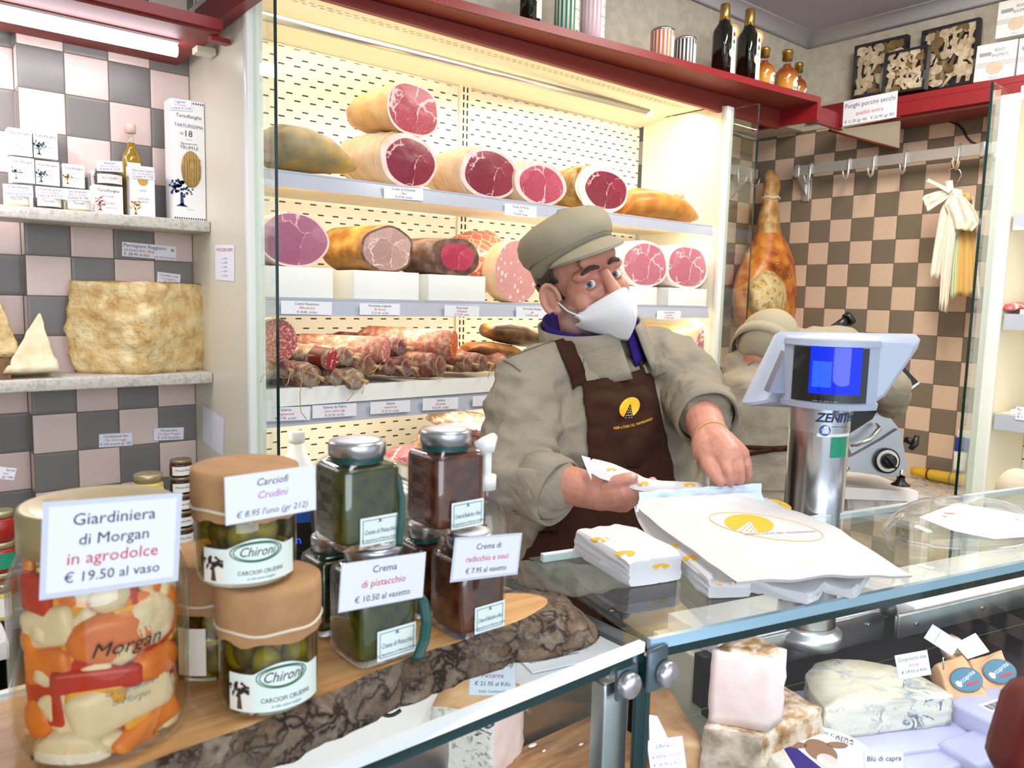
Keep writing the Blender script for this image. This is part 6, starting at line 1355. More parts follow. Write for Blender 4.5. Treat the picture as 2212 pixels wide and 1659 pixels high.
# clothing
JB = B(); torso_rings(JB, [lerp(HIPp, NBp, t) for t in (-.06, .12, .35, .55, .74, .87, .955)], side, front, [(.205, .155), (.20, .155), (.20, .160), (.205, .155), (.20, .132), (.150, .095), (.080, .072)], 1)
for s_ in (SLp, SRp): capsule(JB, lerp(NBp, s_, .35)+V((0, 0, -.012)), s_, .060, .072)
tv, tf = blob(JB, .008, 6); tv = fold(tv, tf, .007, 5.5, 2, (1, 1, .7)); BV = BVHTree.FromPolygons(tv, tf)
for s_, e_, c_, q in ((SLp, ELp, CUL, 1), (SRp, ERp, CUR, 0)):
    m_ = lerp(s_, e_, .5); capsule(JB, s_, m_, .072, .073); capsule(JB, m_, e_, .073, .070 if q else .066); capsule(JB, e_, lerp(e_, c_, .75), .068 if q else .064, .058)
    
jv, jf = blob(JB, .0062, 4, .5)
jv = fold(jv, jf, .012, 8.5, 2, (1, 1, 1.6)); jv = fold(jv, jf, .0070, 16, 7, (1, 1, 1.5))
mb = B(); mb.geo(jv, jf, 'jacket_taupe'); jk = obj('jacket', mb, clerk)
for e_, c_, r in ((ELp, CUL, .060), (ERp, CUR, .058)):
    d = (c_-e_).normalized(); b = B(); zz = V((0, 0, 1)); RR = []
    for t_, f in ((-.052, .93), (-.050, 1.06), (-.025, 1.09), (.0, 1.07), (.012, 1.02), (.013, .96), (-.005, .90)): RR.append([p+(p-c_-d*t_)*.08*nz(p*22, 1, 3) for p in ring(c_+d*t_, d, zz, r*f, r*f, 40, .05, t_*3)])
    b.loft(RR, 'jacket_taupe', False, False); obj('cuff', b, jk)
BJ = BVHTree.FromPolygons(jv, jf)
def far_arm(c, p, q): d = q-p; s_ = max(0, min(1, (c-p).dot(d)/d.dot(d))); return (c-p-d*s_).length > .10
B0 = BVHTree.FromPolygons(jv, [f for f in jf if all(far_arm((jv[f[0]]+jv[f[2]])*.5, p, q) for p, q in ((ELp, CUL+(CUL-ELp)*.1), (ERp, CUR), (lerp(SLp, ELp, .45), ELp), (lerp(SRp, ERp, .5), ERp)))])
def on_torso(px, py, off, bv=None):
    d = at(px, py, w=1).normalized(); h = (bv or B0).ray_cast(V((0, 0, 0)), d)
    if bv is None:
        h2 = BV.ray_cast(V((0, 0, 0)), d)
        if h[0] is None or h[1].dot(d) > 0 or (h2[0] is not None and (h[0]-h2[0]).length > .05): h = h2
    if h[0] is None: h = (bv or BV).find_nearest(d*1.6)
    n = h[1] if h[1].dot(d) < 0 else -h[1]
    return h[0]+n*off
# collars
def collar(mat, r, z0, z1, a0, a1, name, tilt=.02, th=.004, flare=1.12):
    ax = (hp(0, .02, -.07)-NBp).normalized(); s2 = (side-ax*side.dot(ax)).normalized(); f2 = s2.cross(ax); f2 = f2 if f2.dot(front) > 0 else -f2
    b = B(); b.grid(lambda u, v: NBp+ax*(lerp(z0, z1, v)-tilt*sin(lerp(a0, a1, u)))+s2*(r*lerp(flare, 1, v)*cos(lerp(a0, a1, u)))+f2*(r*lerp(flare, 1, v)*1.08*sin(lerp(a0, a1, u))), 36, 5, mat); o = obj(name, b, clerk); o.modifiers.new('t', 'SOLIDIFY').thickness = th
collar('jacket_taupe', .100, -.040, .056, pi*.56, pi*2.40, 'jacket_collar', .034, .006); collar('shirt_purple', .088, -.015, .062, pi*.54, pi*2.46, 'shirt_collar', .040, .005, 1.03)
# double breasted flap edge and seams
b = B()
for pl_ in ([(1262, 772), (1258, 790), (1262, 815), (1270, 832)], [(1275, 762), (1300, 752), (1330, 742), (1350, 735)], [(1095, 775), (1140, 757), (1180, 742), (1204, 735)], [(1085, 776), (1110, 790), (1128, 806)], [(1352, 712), (1375, 706), (1390, 702)], [(1408, 822), (1425, 810), (1442, 803)]):
    b.tube([on_torso(*(V(pl_[i]).lerp(V(pl_[i+1]), k/6)), .0016, BJ) for i in range(len(pl_)-1) for k in range(6)], .0010, 'seam_dark', 5)
obj('jacket_seams', b, jk)
# apron projected on the jacket front
EL_ = [(1258, 830), (1262, 870), (1267, 920), (1270, 970), (1262, 1030), (1222, 1090), (1170, 1150), (1140, 1215)]
ER_ = [(1403, 790), (1412, 850), (1424, 920), (1438, 980), (1449, 1040), (1452, 1100), (1447, 1160), (1440, 1215)]
def edge(E, t): s = t*(len(E)-1); i = min(int(s), len(E)-2); return lerp(V((*E[i], 0)), V((*E[i+1], 0)), s-i)
def apr(u, v, off=.006): p = lerp(edge(EL_, v), edge(ER_, v), u); p.y += 6*sin(pi*u)*(1-v); return on_torso(p.x, p.y, off+.004*nz((u*4, v*3, 1))+.010*v)
b = B(); b.grid(lambda u, v: apr(u, v), 30, 44, 'apron_brown'); ap = obj('apron', b, clerk); ap.modifiers.new('t', 'SOLIDIFY').thickness = .0025
for pts, wd_ in (([(1251, 836), (1240, 800), (1225, 765), (1212, 730), (1205, 700), (1206, 678)], 15), ([(1396, 796), (1382, 768), (1368, 740), (1358, 715), (1352, 700)], 11)):
    def fn(u, v):
        s = v*(len(pts)-1); i = min(int(s), len(pts)-2); p = lerp(V((*pts[i], 0)), V((*pts[i+1], 0)), s-i); return on_torso(p.x+(u-.5)*2*wd_, p.y-(u-.5)*wd_*.8, .008)
    b = B(); b.grid(fn, 4, 20, 'apron_brown'); o = obj('apron_strap', b, ap); o.modifiers.new('t', 'SOLIDIFY').thickness = .0025
def emblem_poly(): # disc with a wedge taken out below
    q = [(cos(a), sin(a)) for a in [radians(-90+27+k*(306/40)) for k in range(41)]]; return q+[(.02, .38)]
def wedge_emblem(b, fn, mat, dots=None):
    """cheese wheel with a wedge cut out and grated dots; fn maps unit coordinates to the surface"""
    q = emblem_poly(); n = len(q); c = (-.1, .55); rings = []
    vs = [fn(lerp(.02, x, f/5), lerp(.38, y, f/5)) for f in range(0, 6) for x, y in q[:-1]]; m = n-1
    b.geo(vs, [(f*m+i, f*m+i+1, (f+1)*m+i+1, (f+1)*m+i) for f in range(5) for i in range(m-1)], mat, None, False)
    if dots:
        for x, y in ((.02, -.05), (-.08, -.28), (.12, -.3), (-.14, -.52), (.04, -.5), (.22, -.54), (-.2, -.78), (-.02, -.76), (.16, -.8), (.32, -.78), (-.26, -1.0), (.1, -1.02), (.36, -1.02)):
            b.geo([fn(x+.05*cos(a*pi/4), y+.05*sin(a*pi/4)) for a in range(8)], [list(range(8))], dots, None, False)
b = B(); BA = None
def on_apron(px, py, off=.0065):
    d = at(px, py, w=1).normalized(); h = AV.ray_cast(V((0, 0, 0)), d)
    if h[0] is None: h = AV.find_nearest(d*1.5)
    return h[0]-d*off
_m = ap.data; _w = root_m(ap); AV = BVHTree.FromPolygons([_w @ v.co for v in _m.vertices], [list(p.vertices) for p in _m.polygons])
wedge_emblem(b, lambda x, y: on_apron(1360+22*x+3*y, 880-22*y-3*x), 'yellow_print', 'card')
b.text('ALBA e CASA DEL PARMIGIANO', 8.2, 'yellow_print', None, 'c', 0, .02, .72, 0, lambda p: on_apron(1367+p.x, 921-p.y-p.x*.24-.0022*p.x*p.x)); obj('emblem', b, ap)
b = B()
for s in (-1, 1):
    a = HIPp+side*(s*.10); capsule(b, a+V((0, 0, -.02)), V((a.x, a.y, -1.05)), .095, .075); capsule(b, V((a.x, a.y, -1.05)), V((a.x, a.y, -1.52)), .075, .06)
tvv, tff = blob(b, .012, 4); b = B(); b.geo(tvv, tff, 'apron_brown'); obj('trousers', b, clerk)
for s in (-1, 1):
    a = HIPp+side*(s*.10); b = B(); b.ball((a.x+front.x*.05, a.y+front.y*.05, -1.56), (.06, .12, .045), 'black_plastic'); obj('shoe', b, clerk)
# bracelet, ring, thumb nail
b = B(); ax = (fp(1550, 965, 1.325)-WRR).normalized(); b.tube([q for q in ring(WRR+ax*.008, ax, V((0, 0, 1)), .0325, .0325, 25)], .0016, 'rubber_band', 6); obj('bracelet', b, clerk)
b = B(); c = at(1367, 1029, w=1.288); b.ball(c, (.0062, .0045, .0058), 'fat_pink', None, 14, 8); obj('thumbnail', b, clerk)
# paper slip pinched between thumb and finger
b = B(); b.grid(lambda u, v: at(1556+u*(8+14*v)+3*v, 1036+v*22, w=1.279+.004*u), 4, 4, 'white_paper'); o = obj('paper_slip', b, org=at(1566, 1048, w=1.28)); o.modifiers.new('t', 'SOLIDIFY').thickness = .0006; tag(o, 'white paper slip pinched between thumb and finger above the bag', 'paper')

# ---- the second clerk, bent over the slicer with the back to the shop
W2 = 2.36
P = lambda x, y, d=0: at(x, y, w=W2+d)
c2 = thing('person', 'person seen from behind in taupe jacket and cap, bent over at the slicer', 'person', (P(1670, 1080).x, P(1670, 1080).y, -1.6))
sd2, fr2 = (CR*.97+CW*.22).normalized(), (-CW*.97+CR*.22).normalized(); fr2.z = 0; fr2.normalize()
def body2(sc, extra):
    b = B(); torso_rings(b, [P(1668, 1130), P(1662, 1060), P(1655, 980), P(1668, 890), P(1690, 820), P(1705, 770, .05), P(1712, 742, .10)], sd2, fr2, [(.17, .13), (.172, .135), (.168, .13), (.18, .14), (.175, .13), (.14, .10), (.08, .08)], sc, 2.4)
    for a, q, r0, r1 in ((P(1690, 775, .06), P(1612, 800, .05), .075, .07), (P(1700, 770, .06), P(1815, 752, .10), .078, .072), (P(1815, 755, .1), P(1925, 838, .12), .068, .062), (P(1610, 805, .05), P(1612, 905, .22), .062, .055), (P(1925, 838, .12), P(1925, 868, .25), .06, .052)): capsule(b, a, q, r0*extra, r1*extra)
    return b
hm2 = Matrix((CR, (CW*.85+CU*-.52).normalized(), (CU*.85+CW*.52).normalized())).transposed().to_4x4(); hm2 = Matrix((-CR, -(CW*.9-CU*.43).normalized(), (CU*.9+CW*.43).normalized())).transposed().to_4x4()
rl = Matrix.Rotation(radians(-32), 4, 'Y'); hm2 = hm2 @ rl; hm2.translation = P(1650, 752, .05)
b = body2(.86, .78); b.ball((0, .012, .03), (.076, .098, .088), 'skin', hm2); b.ball((0, -.03, -.03), (.058, .06, .08), 'skin', hm2); capsule(b, hm2 @ V((0, .03, -.05)), P(1700, 765, .08), .055, .06)
for s in (-1, 1): b.ball((s*.079, .014, -.012), (.010, .02, .03), 'skin', hm2, 14, 8)
h_ = P(1918, 880, .30)
for k in range(4): chain(b, [h_+V((0, 0, -.01*k)), h_+V((.04, .03, -.012*k)), h_+V((.05, .05, -.02-.012*k))], [.013, .010, .008])
chain(b, [P(1925, 868, .25), h_], [.034, .03]); chain(b, [h_, h_+V((-.02, .03, .03)), h_+V((-.01, .06, .03))], [.014, .011, .009])
h2_ = P(1640, 930, .38); chain(b, [P(1612, 905, .22), h2_], [.034, .03])
for k in range(4): chain(b, [h2_+V((0, 0, -.01*k)), h2_+V((.03, .035, -.012*k)), h2_+V((.03, .055, -.02-.012*k))], [.013, .010, .008])
chain(b, [h2_, h2_+V((.03, .01, .03)), h2_+V((.045, .035, .03))], [.014, .011, .009])
v2, f2_ = blob(b, .006, 3); mb = B(); mb.geo(v2, f2_, 'skin'); obj('body', mb, c2)
b = B(); b.ball((0, .026, .012), (.090, .104, .098), 'cap_taupe', hm2 @ Matrix.Translation(V((0, .012, -.004))), 36, 20, 0, pi*.86); b.v = [p+(p-hm2.translation).normalized()*.005*nz(p*16, 1, 3) for p in b.v]; obj('cap', b, c2)
b = B(); b.tube([hm2 @ V((.093*cos(a), .026+.107*sin(a), -.002+.012*sin(a))) for a in [k*pi/20 for k in range(-4, 25)]], .0016, 'seam_dark', 5); obj('cap_seam', b, c2)
b = B(); b.loft([[hm2 @ V((rx*cos(a), .030+ry*sin(a), z+.016*sin(a))) for a in [k*pi/24 for k in range(48)]] for z, rx, ry in ((-.046, .090, .103), (-.044, .096, .109), (-.014, .098, .112), (-.012, .092, .106))], 'cap_taupe', False, False); obj('cap_band', b, c2)
b = B(); nk = P(1700, 772, .03); ax_ = (hm2.translation-nk).normalized(); b.loft([ring(nk+ax_*s_, ax_, V((0, 0, 1)), r_, r_*.95, 36, .04, 3) for s_, r_ in ((-.05, .115), (-.01, .105), (.030, .097), (.062, .095), (.064, .089), (.02, .086))], 'jacket_taupe', False, False); obj('jacket_collar', b, c2)
b = B(); q = hm2 @ V((0, .115, .045)); b.box((0, .118, .040), (.055, .006, .016), 'cap_taupe', hm2, .002); b.ball((.02, .122, .040), .005, 'black_plastic', hm2, 10, 6); obj('cap_strap', b, c2)
b = body2(1, 1); d = (P(1960, 848, .13)-P(1925, 838, .12)).normalized()
v2, f2_ = blob(b, .008, 4); v2 = fold(v2, f2_, .009, 6.5, 12, (1, 1, .8)); v2 = fold(v2, f2_, .004, 15, 15); mb = B(); mb.geo(v2, f2_, 'jacket_taupe'); j2 = obj('jacket', mb, c2); BJ2 = BVHTree.FromPolygons(v2, f2_)
b = B(); b.tube([on_torso(x, y, .002, BJ2) for x, y in ((1615, 790), (1660, 768), (1720, 752), (1790, 742), (1830, 745))], .0014, 'seam_dark', 5); b.tube([on_torso(x, y, .002, BJ2) for x, y in ((1600, 1057), (1640, 1060), (1690, 1060), (1730, 1056))], .0014, 'seam_dark', 5); obj('jacket_seams', b, j2)
def band(pts, wpx, name):
    def fn(u, v):
        s = v*(len(pts)-1); i = min(int(s), len(pts)-2); p = lerp(V((*pts[i], 0)), V((*pts[i+1], 0)), s-i); return on_torso(p.x, p.y+(u-.5)*wpx, .006, BJ2)
    b = B(); b.grid(fn, 2, 18, 'apron_brown'); o = obj(name, b, c2); o.modifiers.new('t', 'SOLIDIFY').thickness = .002
band([(1596, 966), (1630, 967), (1665, 968), (1720, 966), (1760, 968)], 10, 'apron_string'); band([(1612, 982), (1640, 976), (1670, 972), (1700, 970)], 9, 'apron_string')
b = B(); c = P(1700, 752, .06); b.tube([on_torso(x, y, .006, BJ2) for x, y in ((1645, 740), (1668, 728), (1690, 722), (1712, 722))], .008, 'apron_brown', 8); obj('neck_strap', b, c2)
b = B()
for s in (-1, 1):
    a = P(1668, 1110)+sd2*(s*.09); capsule(b, a, V((a.x, a.y, -1.05)), .10, .08); capsule(b, V((a.x, a.y, -1.05)), V((a.x, a.y, -1.52)), .08, .062)
tvv, tff = blob(b, .012, 4); b = B(); b.geo(tvv, tff, 'apron_brown'); obj('trousers', b, c2)
for s in (-1, 1):
    a = P(1668, 1110)+sd2*(s*.09); b = B(); b.ball((a.x, a.y+.04, -1.56), (.055, .12, .04), 'black_plastic'); obj('shoe', b, c2)
# ------------------------------------------------------------------ foreground: live edge board with jars
BZ = -.325
def smooth_loop(pts, n):
    """closed Catmull-Rom through pts"""
    out = []; m = len(pts)
    for i in range(m):
        p0, p1, p2, p3 = (V((*pts[(i+k-1) % m], 0)) for k in range(4))
        for k in range(n):
            t = k/n; out.append(.5*((2*p1)+(p2-p0)*t+(2*p0-5*p1+4*p2-p3)*t*t+(3*p1-p0-3*p2+p3)*t**3))
    return out
top = smooth_loop([(-.42, .54), (-.25, .545), (-.10, .538), (.04, .536), (.155, .545), (.245, .552), (.354, .570), (.47, .573), (.535, .585), (.556, .605), (.54, .632), (.48, .655), (.38, .690), (.25, .700), (.08, .697), (-.10, .705), (-.30, .70), (-.42, .69)], 16)
N_ = len(top); cen = V((.1, .62, 0))
t = thing('wooden_board', 'thick live edge wooden board with rough bark carrying the jars on the counter', 'board', (.1, .62, CZ))
b = B(); dn = []
for i in range(N_):
    tg = (top[(i+1) % N_]-top[i-1]).normalized(); dn.append(V((tg.y, -tg.x, 0)))
def bark_off(i, v):
    p = top[i]; tip = max(0, min(1, (p.x-.47)/.08)); base = (.004+.010*v+tip*(.020+.022*v))
    return base+.005*nz((p.x*40, p.y*40, v*2.4), 1, 3)+.003*nz((p.x*110, p.y*110, v*6), 1, 5)
rows = [[V((top[i].x, top[i].y, BZ+.0015*nz((top[i].x*30, top[i].y*30, 0)))) for i in range(N_)]]
for v in (.06, .2, .35, .5, .65, .8, .92, 1.0): rows.append([V((top[i].x+dn[i].x*bark_off(i, v), top[i].y+dn[i].y*bark_off(i, v), lerp(BZ-.002, CZ+.0008, v)+(.003*nz((top[i].x*60, v*5, 1)) if v < .95 else 0))) for i in range(N_)])
b.loft(rows, 'bark', False, True); obj('bark_edge', b, t)
b = B(); R = [rows[0]]
for f in (.985, .9, .6, .3, .02): R.append([V((cen.x+(p.x-cen.x)*f, cen.y+(p.y-cen.y)*(f if f > .9 else f), BZ)) for p in rows[0]])
b.loft(R, 'board_wood', False, True); obj('slab', b, t)

# ---- big jar of mixed pickles
jc = at(228, 1572, Z=BZ); wj = depth(jc); jr = psz(174, jc)*.985
zz = lambda y: at(225, y, w=wj).z
t = thing('pickle_jar', 'large glass jar of mixed orange, red and white pickled vegetables in the foreground', 'jar', (jc.x, jc.y, BZ))
zs, zn, zl0, zt_ = zz(1225), zz(1160), zz(1150), zz(1066)
b = B(); b.lathe([(.001, BZ+.0005), (jr*.86, BZ+.0005), (jr*.95, BZ+.004), (jr, BZ+.014), (jr, zs), (jr*.96, zs+.008), (jr*.86, zn), (jr*.82, zn+.004), (jr*.82, zt_-.004)], 'jar_glass', (jc.x, jc.y, 0), 48); obj('glass', b, t)
b = B(); b.lathe([(.001, BZ+.004), (jr*.90, BZ+.005), (jr*.955, BZ+.014), (jr*.965, zs), (jr*.93, zs+.008), (.001, zs+.010)], 'brine', (jc.x, jc.y, 0), 48); obj('brine', b, t)
b = B(); b.lathe([(jr*.84, zl0), (jr*.865, zl0), (jr*.865, zt_-.006), (jr*.85, zt_-.001), (jr*.80, zt_), (jr*.72, zt_-.0015), (jr*.70, zt_-.001), (jr*.45, zt_-.001), (jr*.43, zt_), (.001, zt_)], 'lid_gold', (jc.x, jc.y, 0), 48); ld = obj('lid', b, t)
b = B(); b.text('La Giardiniera di Morgan', .010, 'ink_gold', frame(V((jc.x, jc.y, zt_+.0005)), CR, n=(0, 0, 1)), 'c', .1, .002, .8); obj('lid_embossing', b, ld)
tocj = V((-jc.x, -jc.y, 0)).normalized(); sdj = V((-tocj.y, tocj.x, 0)); sdj = sdj if sdj.dot(CR) > 0 else -sdj
def injar(px, py, rad=.80):
    u = max(-1, min(1, (px-228)/172)); z = zz(py); return V((jc.x, jc.y, z))+sdj*(jr*rad*u)+tocj*(jr*rad*sqrt(max(0, 1-u*u)))
def chunk(px, py, sx, sy, mat, rad=.84, seed=0, box=False, rot=0, name='pickled_vegetable', dep=.6):
    c = injar(px, py, rad); n = V((c.x-jc.x, c.y-jc.y, 0)).normalized(); M = frame(c, V((0, 0, 1)).cross(n), n=n) @ Matrix.Rotation(rot, 4, 'Z'); a, h = psz(sx, c), psz(sy, c); b = B()
    if box: b.box((0, 0, -a*dep*.4), (2*a, 2*h, 2*a*dep*.5), mat, None, min(a, h)*.5, 3)
    else: b.ball((0, 0, -a*dep*.3), (a, h, a*dep), mat, None, 22, 14)
    am = .10 if mat != 'cauliflower' else .16; sc_ = 60 if mat != 'cauliflower' else 160
    b.v = [M @ (p*(1+am*nz(p*sc_, 1, seed))) for p in b.v]
    # stay inside the glass
    q = []
    for p in b.v:
        d = V((p.x-jc.x, p.y-jc.y)); l = d.length; m_ = jr*.950
        if l > m_: p = V((jc.x+d.x*m_/l, jc.y+d.y*m_/l, p.z))
        q.append(V((p.x, p.y, max(p.z, BZ+.006))))
    b.v = q; obj(name, b, t)
for a in ((150, 1548, 82, 62, 'cauliflower'), (105, 1575, 40, 30, 'cauliflower'), (335, 1300, 62, 58, 'cauliflower'), (270, 1340, 40, 36, 'cauliflower')): chunk(*a, seed=a[0], dep=.9)
for a in ((250, 1312, 88, 58, 'carrot', .84, 1), (105, 1372, 60, 46, 'carrot', .84, 2, True, .1), (325, 1530, 78, 30, 'carrot', .84, 3, True, .35), (345, 1395, 60, 44, 'carrot', .84, 4), (215, 1500, 60, 40, 'carrot', .5, 5), (85, 1480, 40, 50, 'carrot', .84, 6), (380, 1300, 30, 60, 'carrot', .84, 16), (75, 1320, 30, 40, 'carrot', .84, 17)): chunk(*a)
for a in ((100, 1440, 52, 60, 'pepper_red', .84, 7, True, .1), (355, 1340, 50, 34, 'pepper_red', .84, 8, True, .5), (85, 1225, 46, 46, 'pepper_red', .84, 9, True, 0), (215, 1395, 90, 26, 'pepper_red', .84, 10, True, -.05), (395, 1215, 20, 36, 'pepper_red', .84, 11, True), (375, 1440, 30, 70, 'pepper_red', .84, 18, True), (250, 1230, 120, 46, 'pepper_red', .4, 19, True)): chunk(*a)
for a in ((108, 1290, 66, 44, 'onion_white', .84, 12, True, .25), (275, 1455, 104, 56, 'onion_white', .84, 13, True, .2), (385, 1240, 34, 46, 'onion_white', .84, 14, True), (150, 1455, 50, 60, 'onion_white', .84, 15, True, .6)): chunk(*a)
for a in ((300, 1272, 46, 22, 'pepper_yellow', .84, 20, True), (210, 1425, 60, 26, 'pepper_yellow', .84, 21, True, -.1), (390, 1330, 24, 40, 'pepper_yellow', .84, 22, True)): chunk(*a)
rnd = random.Random(21); MX = ['carrot', 'pepper_red', 'cauliflower', 'carrot', 'onion_white', 'pepper_red', 'pepper_yellow']
for k in range(52):
    u = -1+2*((k*.618) % 1); py_ = 1190+395*((k*.37) % 1); mt_ = MX[k % 7]; chunk(228+168*sin(u*1.5), py_, rnd.uniform(26, 46), rnd.uniform(24, 40), mt_, rnd.uniform(.74, .82), 30+k, mt_ not in ('cauliflower',), rnd.uniform(-.8, .8), dep=.7)
def jtext(b, s, size, px, py, shear=.2, ink='ink_black', sx=1, r=1.008):
    c0 = injar(px, py, 1); u0 = math.asin(max(-1, min(1, (px-228)/172))); z0 = zz(py)
    b.text(s, size, ink, None, 'c', shear, .004, sx, 0, lambda p: V((jc.x, jc.y, z0+p.y))+sdj*(jr*r*sin(u0+p.x/jr))+tocj*(jr*r*cos(u0+p.x/jr)))
b = B(); jtext(b, 'Morgan', .0135, 272, 1335, .35, sx=1.1); jtext(b, 'La Giardiniera', .0062, 275, 1418, .35, 'ink_slate', .9); jtext(b, 'di Morgan', .0068, 275, 1440, .35, 'ink_slate', .9); obj('glass_print', b, t)
def jcard(name, label, tl, tr, bl, Y, lines, border=.0035, tilt=0):
    M, w, h = card_px(tl, tr, bl, Y=Y); return card('price_card', label, M, w, h, lines, border=border, group='price cards on the foreground jars')
jcard('', 'large price card for pickles at € 19.50 leaning on the big jar', (102, 1097), (379, 1076), (103, 1283), jc.y-jr*1.10, [('Giardiniera', .33, .20, INK, .05), ('di Morgan', .09, .19, INK, .05), ('in agrodolce', -.13, .20, RED, .05), ('€ 19.50 al vaso', -.35, .17, INK, .05)])

# ---- jars of artichokes with paper caps
def artichoke_jar(label, px, py, z, rpx, hpx, label_on=True, ang=0.):
    c = at(px, py, Z=z); r = psz(rpx, c); h = psz(hpx, c)*1.02
    t = thing('artichoke_jar', label, 'jar', c, group='artichoke jars with brown paper caps')
    tc = V((-c.x, -c.y, 0)).normalized(); sd = V((-tc.y, tc.x, 0)); sd = sd if sd.dot(CR) > 0 else -sd
    b = B(); b.lathe([(.001, .0005), (r*.88, .0005), (r*.97, .004), (r, .012), (r, h*.62), (r*.97, h*.66)], 'jar_glass', c, 40); obj('glass', b, t)
    b = B(); b.lathe([(.001, .003), (r*.86, .003), (r*.94, .007), (r*.965, .013), (r*.965, h*.60), (.001, h*.60)], 'artichoke_oil', c, 40); obj('oil', b, t)
    rnd = random.Random(int(px)); 
    for k in range(9):
        a = -1.5+3.0*(k % 5)/4+rnd.uniform(-.2, .2); zz_ = h*(.16+.26*(k//5))+rnd.uniform(-.004, .004); p = c+(sd*sin(a)+tc*cos(a))*r*.62+V((0, 0, zz_)); b = B()
        b.ball((0, 0, 0), (r*.30, r*.26, h*.13), 'artichoke' if k % 3 else 'artichoke_dark', None, 16, 10); M = Matrix.Translation(p) @ Matrix.Rotation(a, 4, 'Z'); b.v = [M @ (q*(1+.18*nz(q*90, 1, k))) for q in b.v]; obj('artichoke_heart', b, t)
    b = B(); R = []
    for zf, rf in ((.585, 1.05), (.62, 1.055), (.66, 1.05), (.675, 1.03), (.69, 1.055), (.80, 1.06), (.93, 1.06), (.985, 1.045), (1.0, .98), (1.003, .5), (1.004, .03)):
        R.append([c+V((r*rf*cos(2*pi*k/48)*(1+((.022 if zf < .64 else .012) if zf < .98 else .004)*nz((k*(1.1 if zf < .66 else .5), zf*4, px*.01))), r*rf*sin(2*pi*k/48)*(1+((.022 if zf < .64 else .012) if zf < .98 else .004)*nz((k*(1.1 if zf < .66 else .5), zf*4, px*.01))), h*zf+(.004*nz((k*.35, 0, px*.02)) if zf < .6 else 0))) for k in range(48)])
    b.loft(R, 'kraft_paper', False, True); obj('paper_cap', b, t)
    b = B(); b.tube([c+V((r*1.055*cos(2*pi*k/40), r*1.055*sin(2*pi*k/40), h*.675+.001*sin(k*.9))) for k in range(41)], .0013, 'string', 6); obj('string', b, t)
    if label_on:
        def on(a, z, o=1.008): return c+(sd*sin(a)+tc*cos(a))*r*o+V((0, 0, z))
        b = B(); a0, a1 = -.85+ang, 1.15+ang; b.grid(lambda u, v: on(lerp(a0, a1, u), lerp(.06*h, (.36 if abs(u-.55) > .28 else .36+.08*cos((u-.55)/.28*pi/2))*h, v)), 40, 2, 'label_mint')
        oc = a0+(a1-a0)*.55
        for rr in (1.0, .88): b.tube([on(oc+.50*rr*cos(q*pi/20), .33*h+.085*h*rr*sin(q*pi/20), 1.016) for q in range(41)], .0005, 'ink_green', 4)
        b.geo([on(oc+.49*cos(q*pi/20), .33*h+.083*h*sin(q*pi/20), 1.0125) for q in range(40)], [list(range(40))], 'label_mint', None, False)
        fx = lambda a_, z_: (lambda p: on(a_+p.x/r, z_+p.y, 1.020))
        b.text('Chironi', h*.115, 'ink_black', None, 'c', .35, .006, .85, 0, fx(oc, .295*h)); b.text('CARCIOFI CRUDINI', h*.052, 'ink_black', None, 'c', 0, .012, .85, 0, fx(oc+.08, .135*h)); b.text('in olio extra vergine', h*.032, 'ink_slate', None, 'c', .2, 0, .9, 0, fx(oc+.08, .09*h))
        b.grid(lambda u, v: on(lerp(a0+.03, a0+.52, u), lerp(.075*h, .30*h, v), 1.0105), 8, 1, 'label_cream')
        rnd = random.Random(5); TX = a0+.24
        for k in range(46):
            a_, z_ = TX+max(-.19, min(.2, rnd.gauss(0, .11))), h*(.235+max(-.05, min(.05, rnd.gauss(0, .025)))); g = rnd.uniform(.02, .045); b.geo([on(a_+g*cos(q), z_+g*.36*h*sin(q), 1.017+.0002*k) for q in range(6)], [list(range(6))], 'hair_dark', None, False)
        b.geo([on(TX-.05, .08*h, 1.016), on(TX+.07, .08*h, 1.016), on(TX+.03, .22*h, 1.016), on(TX-.02, .22*h, 1.016)], [(0, 1, 2, 3)], 'crust_dark', None, False); obj('label', b, t)
    return c, r, h
c1, r1, h1 = artichoke_jar('artichoke jar with paper cap standing in front on the board', 583, 1500, BZ, 103, 262)
c0, r0, h0 = artichoke_jar('artichoke jar half hidden behind the pickle jar and the front jar', 462, 1432, BZ, 97, 244, False)
b = B(); a_ = V((-c0.x, -c0.y, 0)).normalized(); s_ = V((-a_.y, a_.x, 0)); b.grid(lambda u, v: c0+(-s_*sin(-.75+.6*u if s_.dot(CR) < 0 else .75-.6*u)+a_*cos(.75-.6*u))*r0*1.01+V((0, 0, h0*(.08+.40*v))), 8, 1, 'label_cream'); lb = obj('label', b, [o for o in bpy.data.objects if o.name.startswith('artichoke_jar') and 'half hidden' in o.get('label', '')][0])
ztop = max(c1.z+h1, c0.z+h0)*1.0+.001
c2_, r2, h2 = artichoke_jar('artichoke jar with paper cap stacked on the two lower ones', 533, 1238, ztop, 104, 236, True, -.05)
jcard('', 'price card for artichokes at € 8.95 on the upper paper capped jar', (489, 1032), (683, 1005), (486, 1135), c2_.y-r2*1.12, [('Carciofi', .30, .22, INK, .25), ('Crudini', .02, .22, 'ink_mauve', .25), ("€ 8.95 l'uno (gr 212)", -.34, .19, 'ink_slate', .25)], .0005)

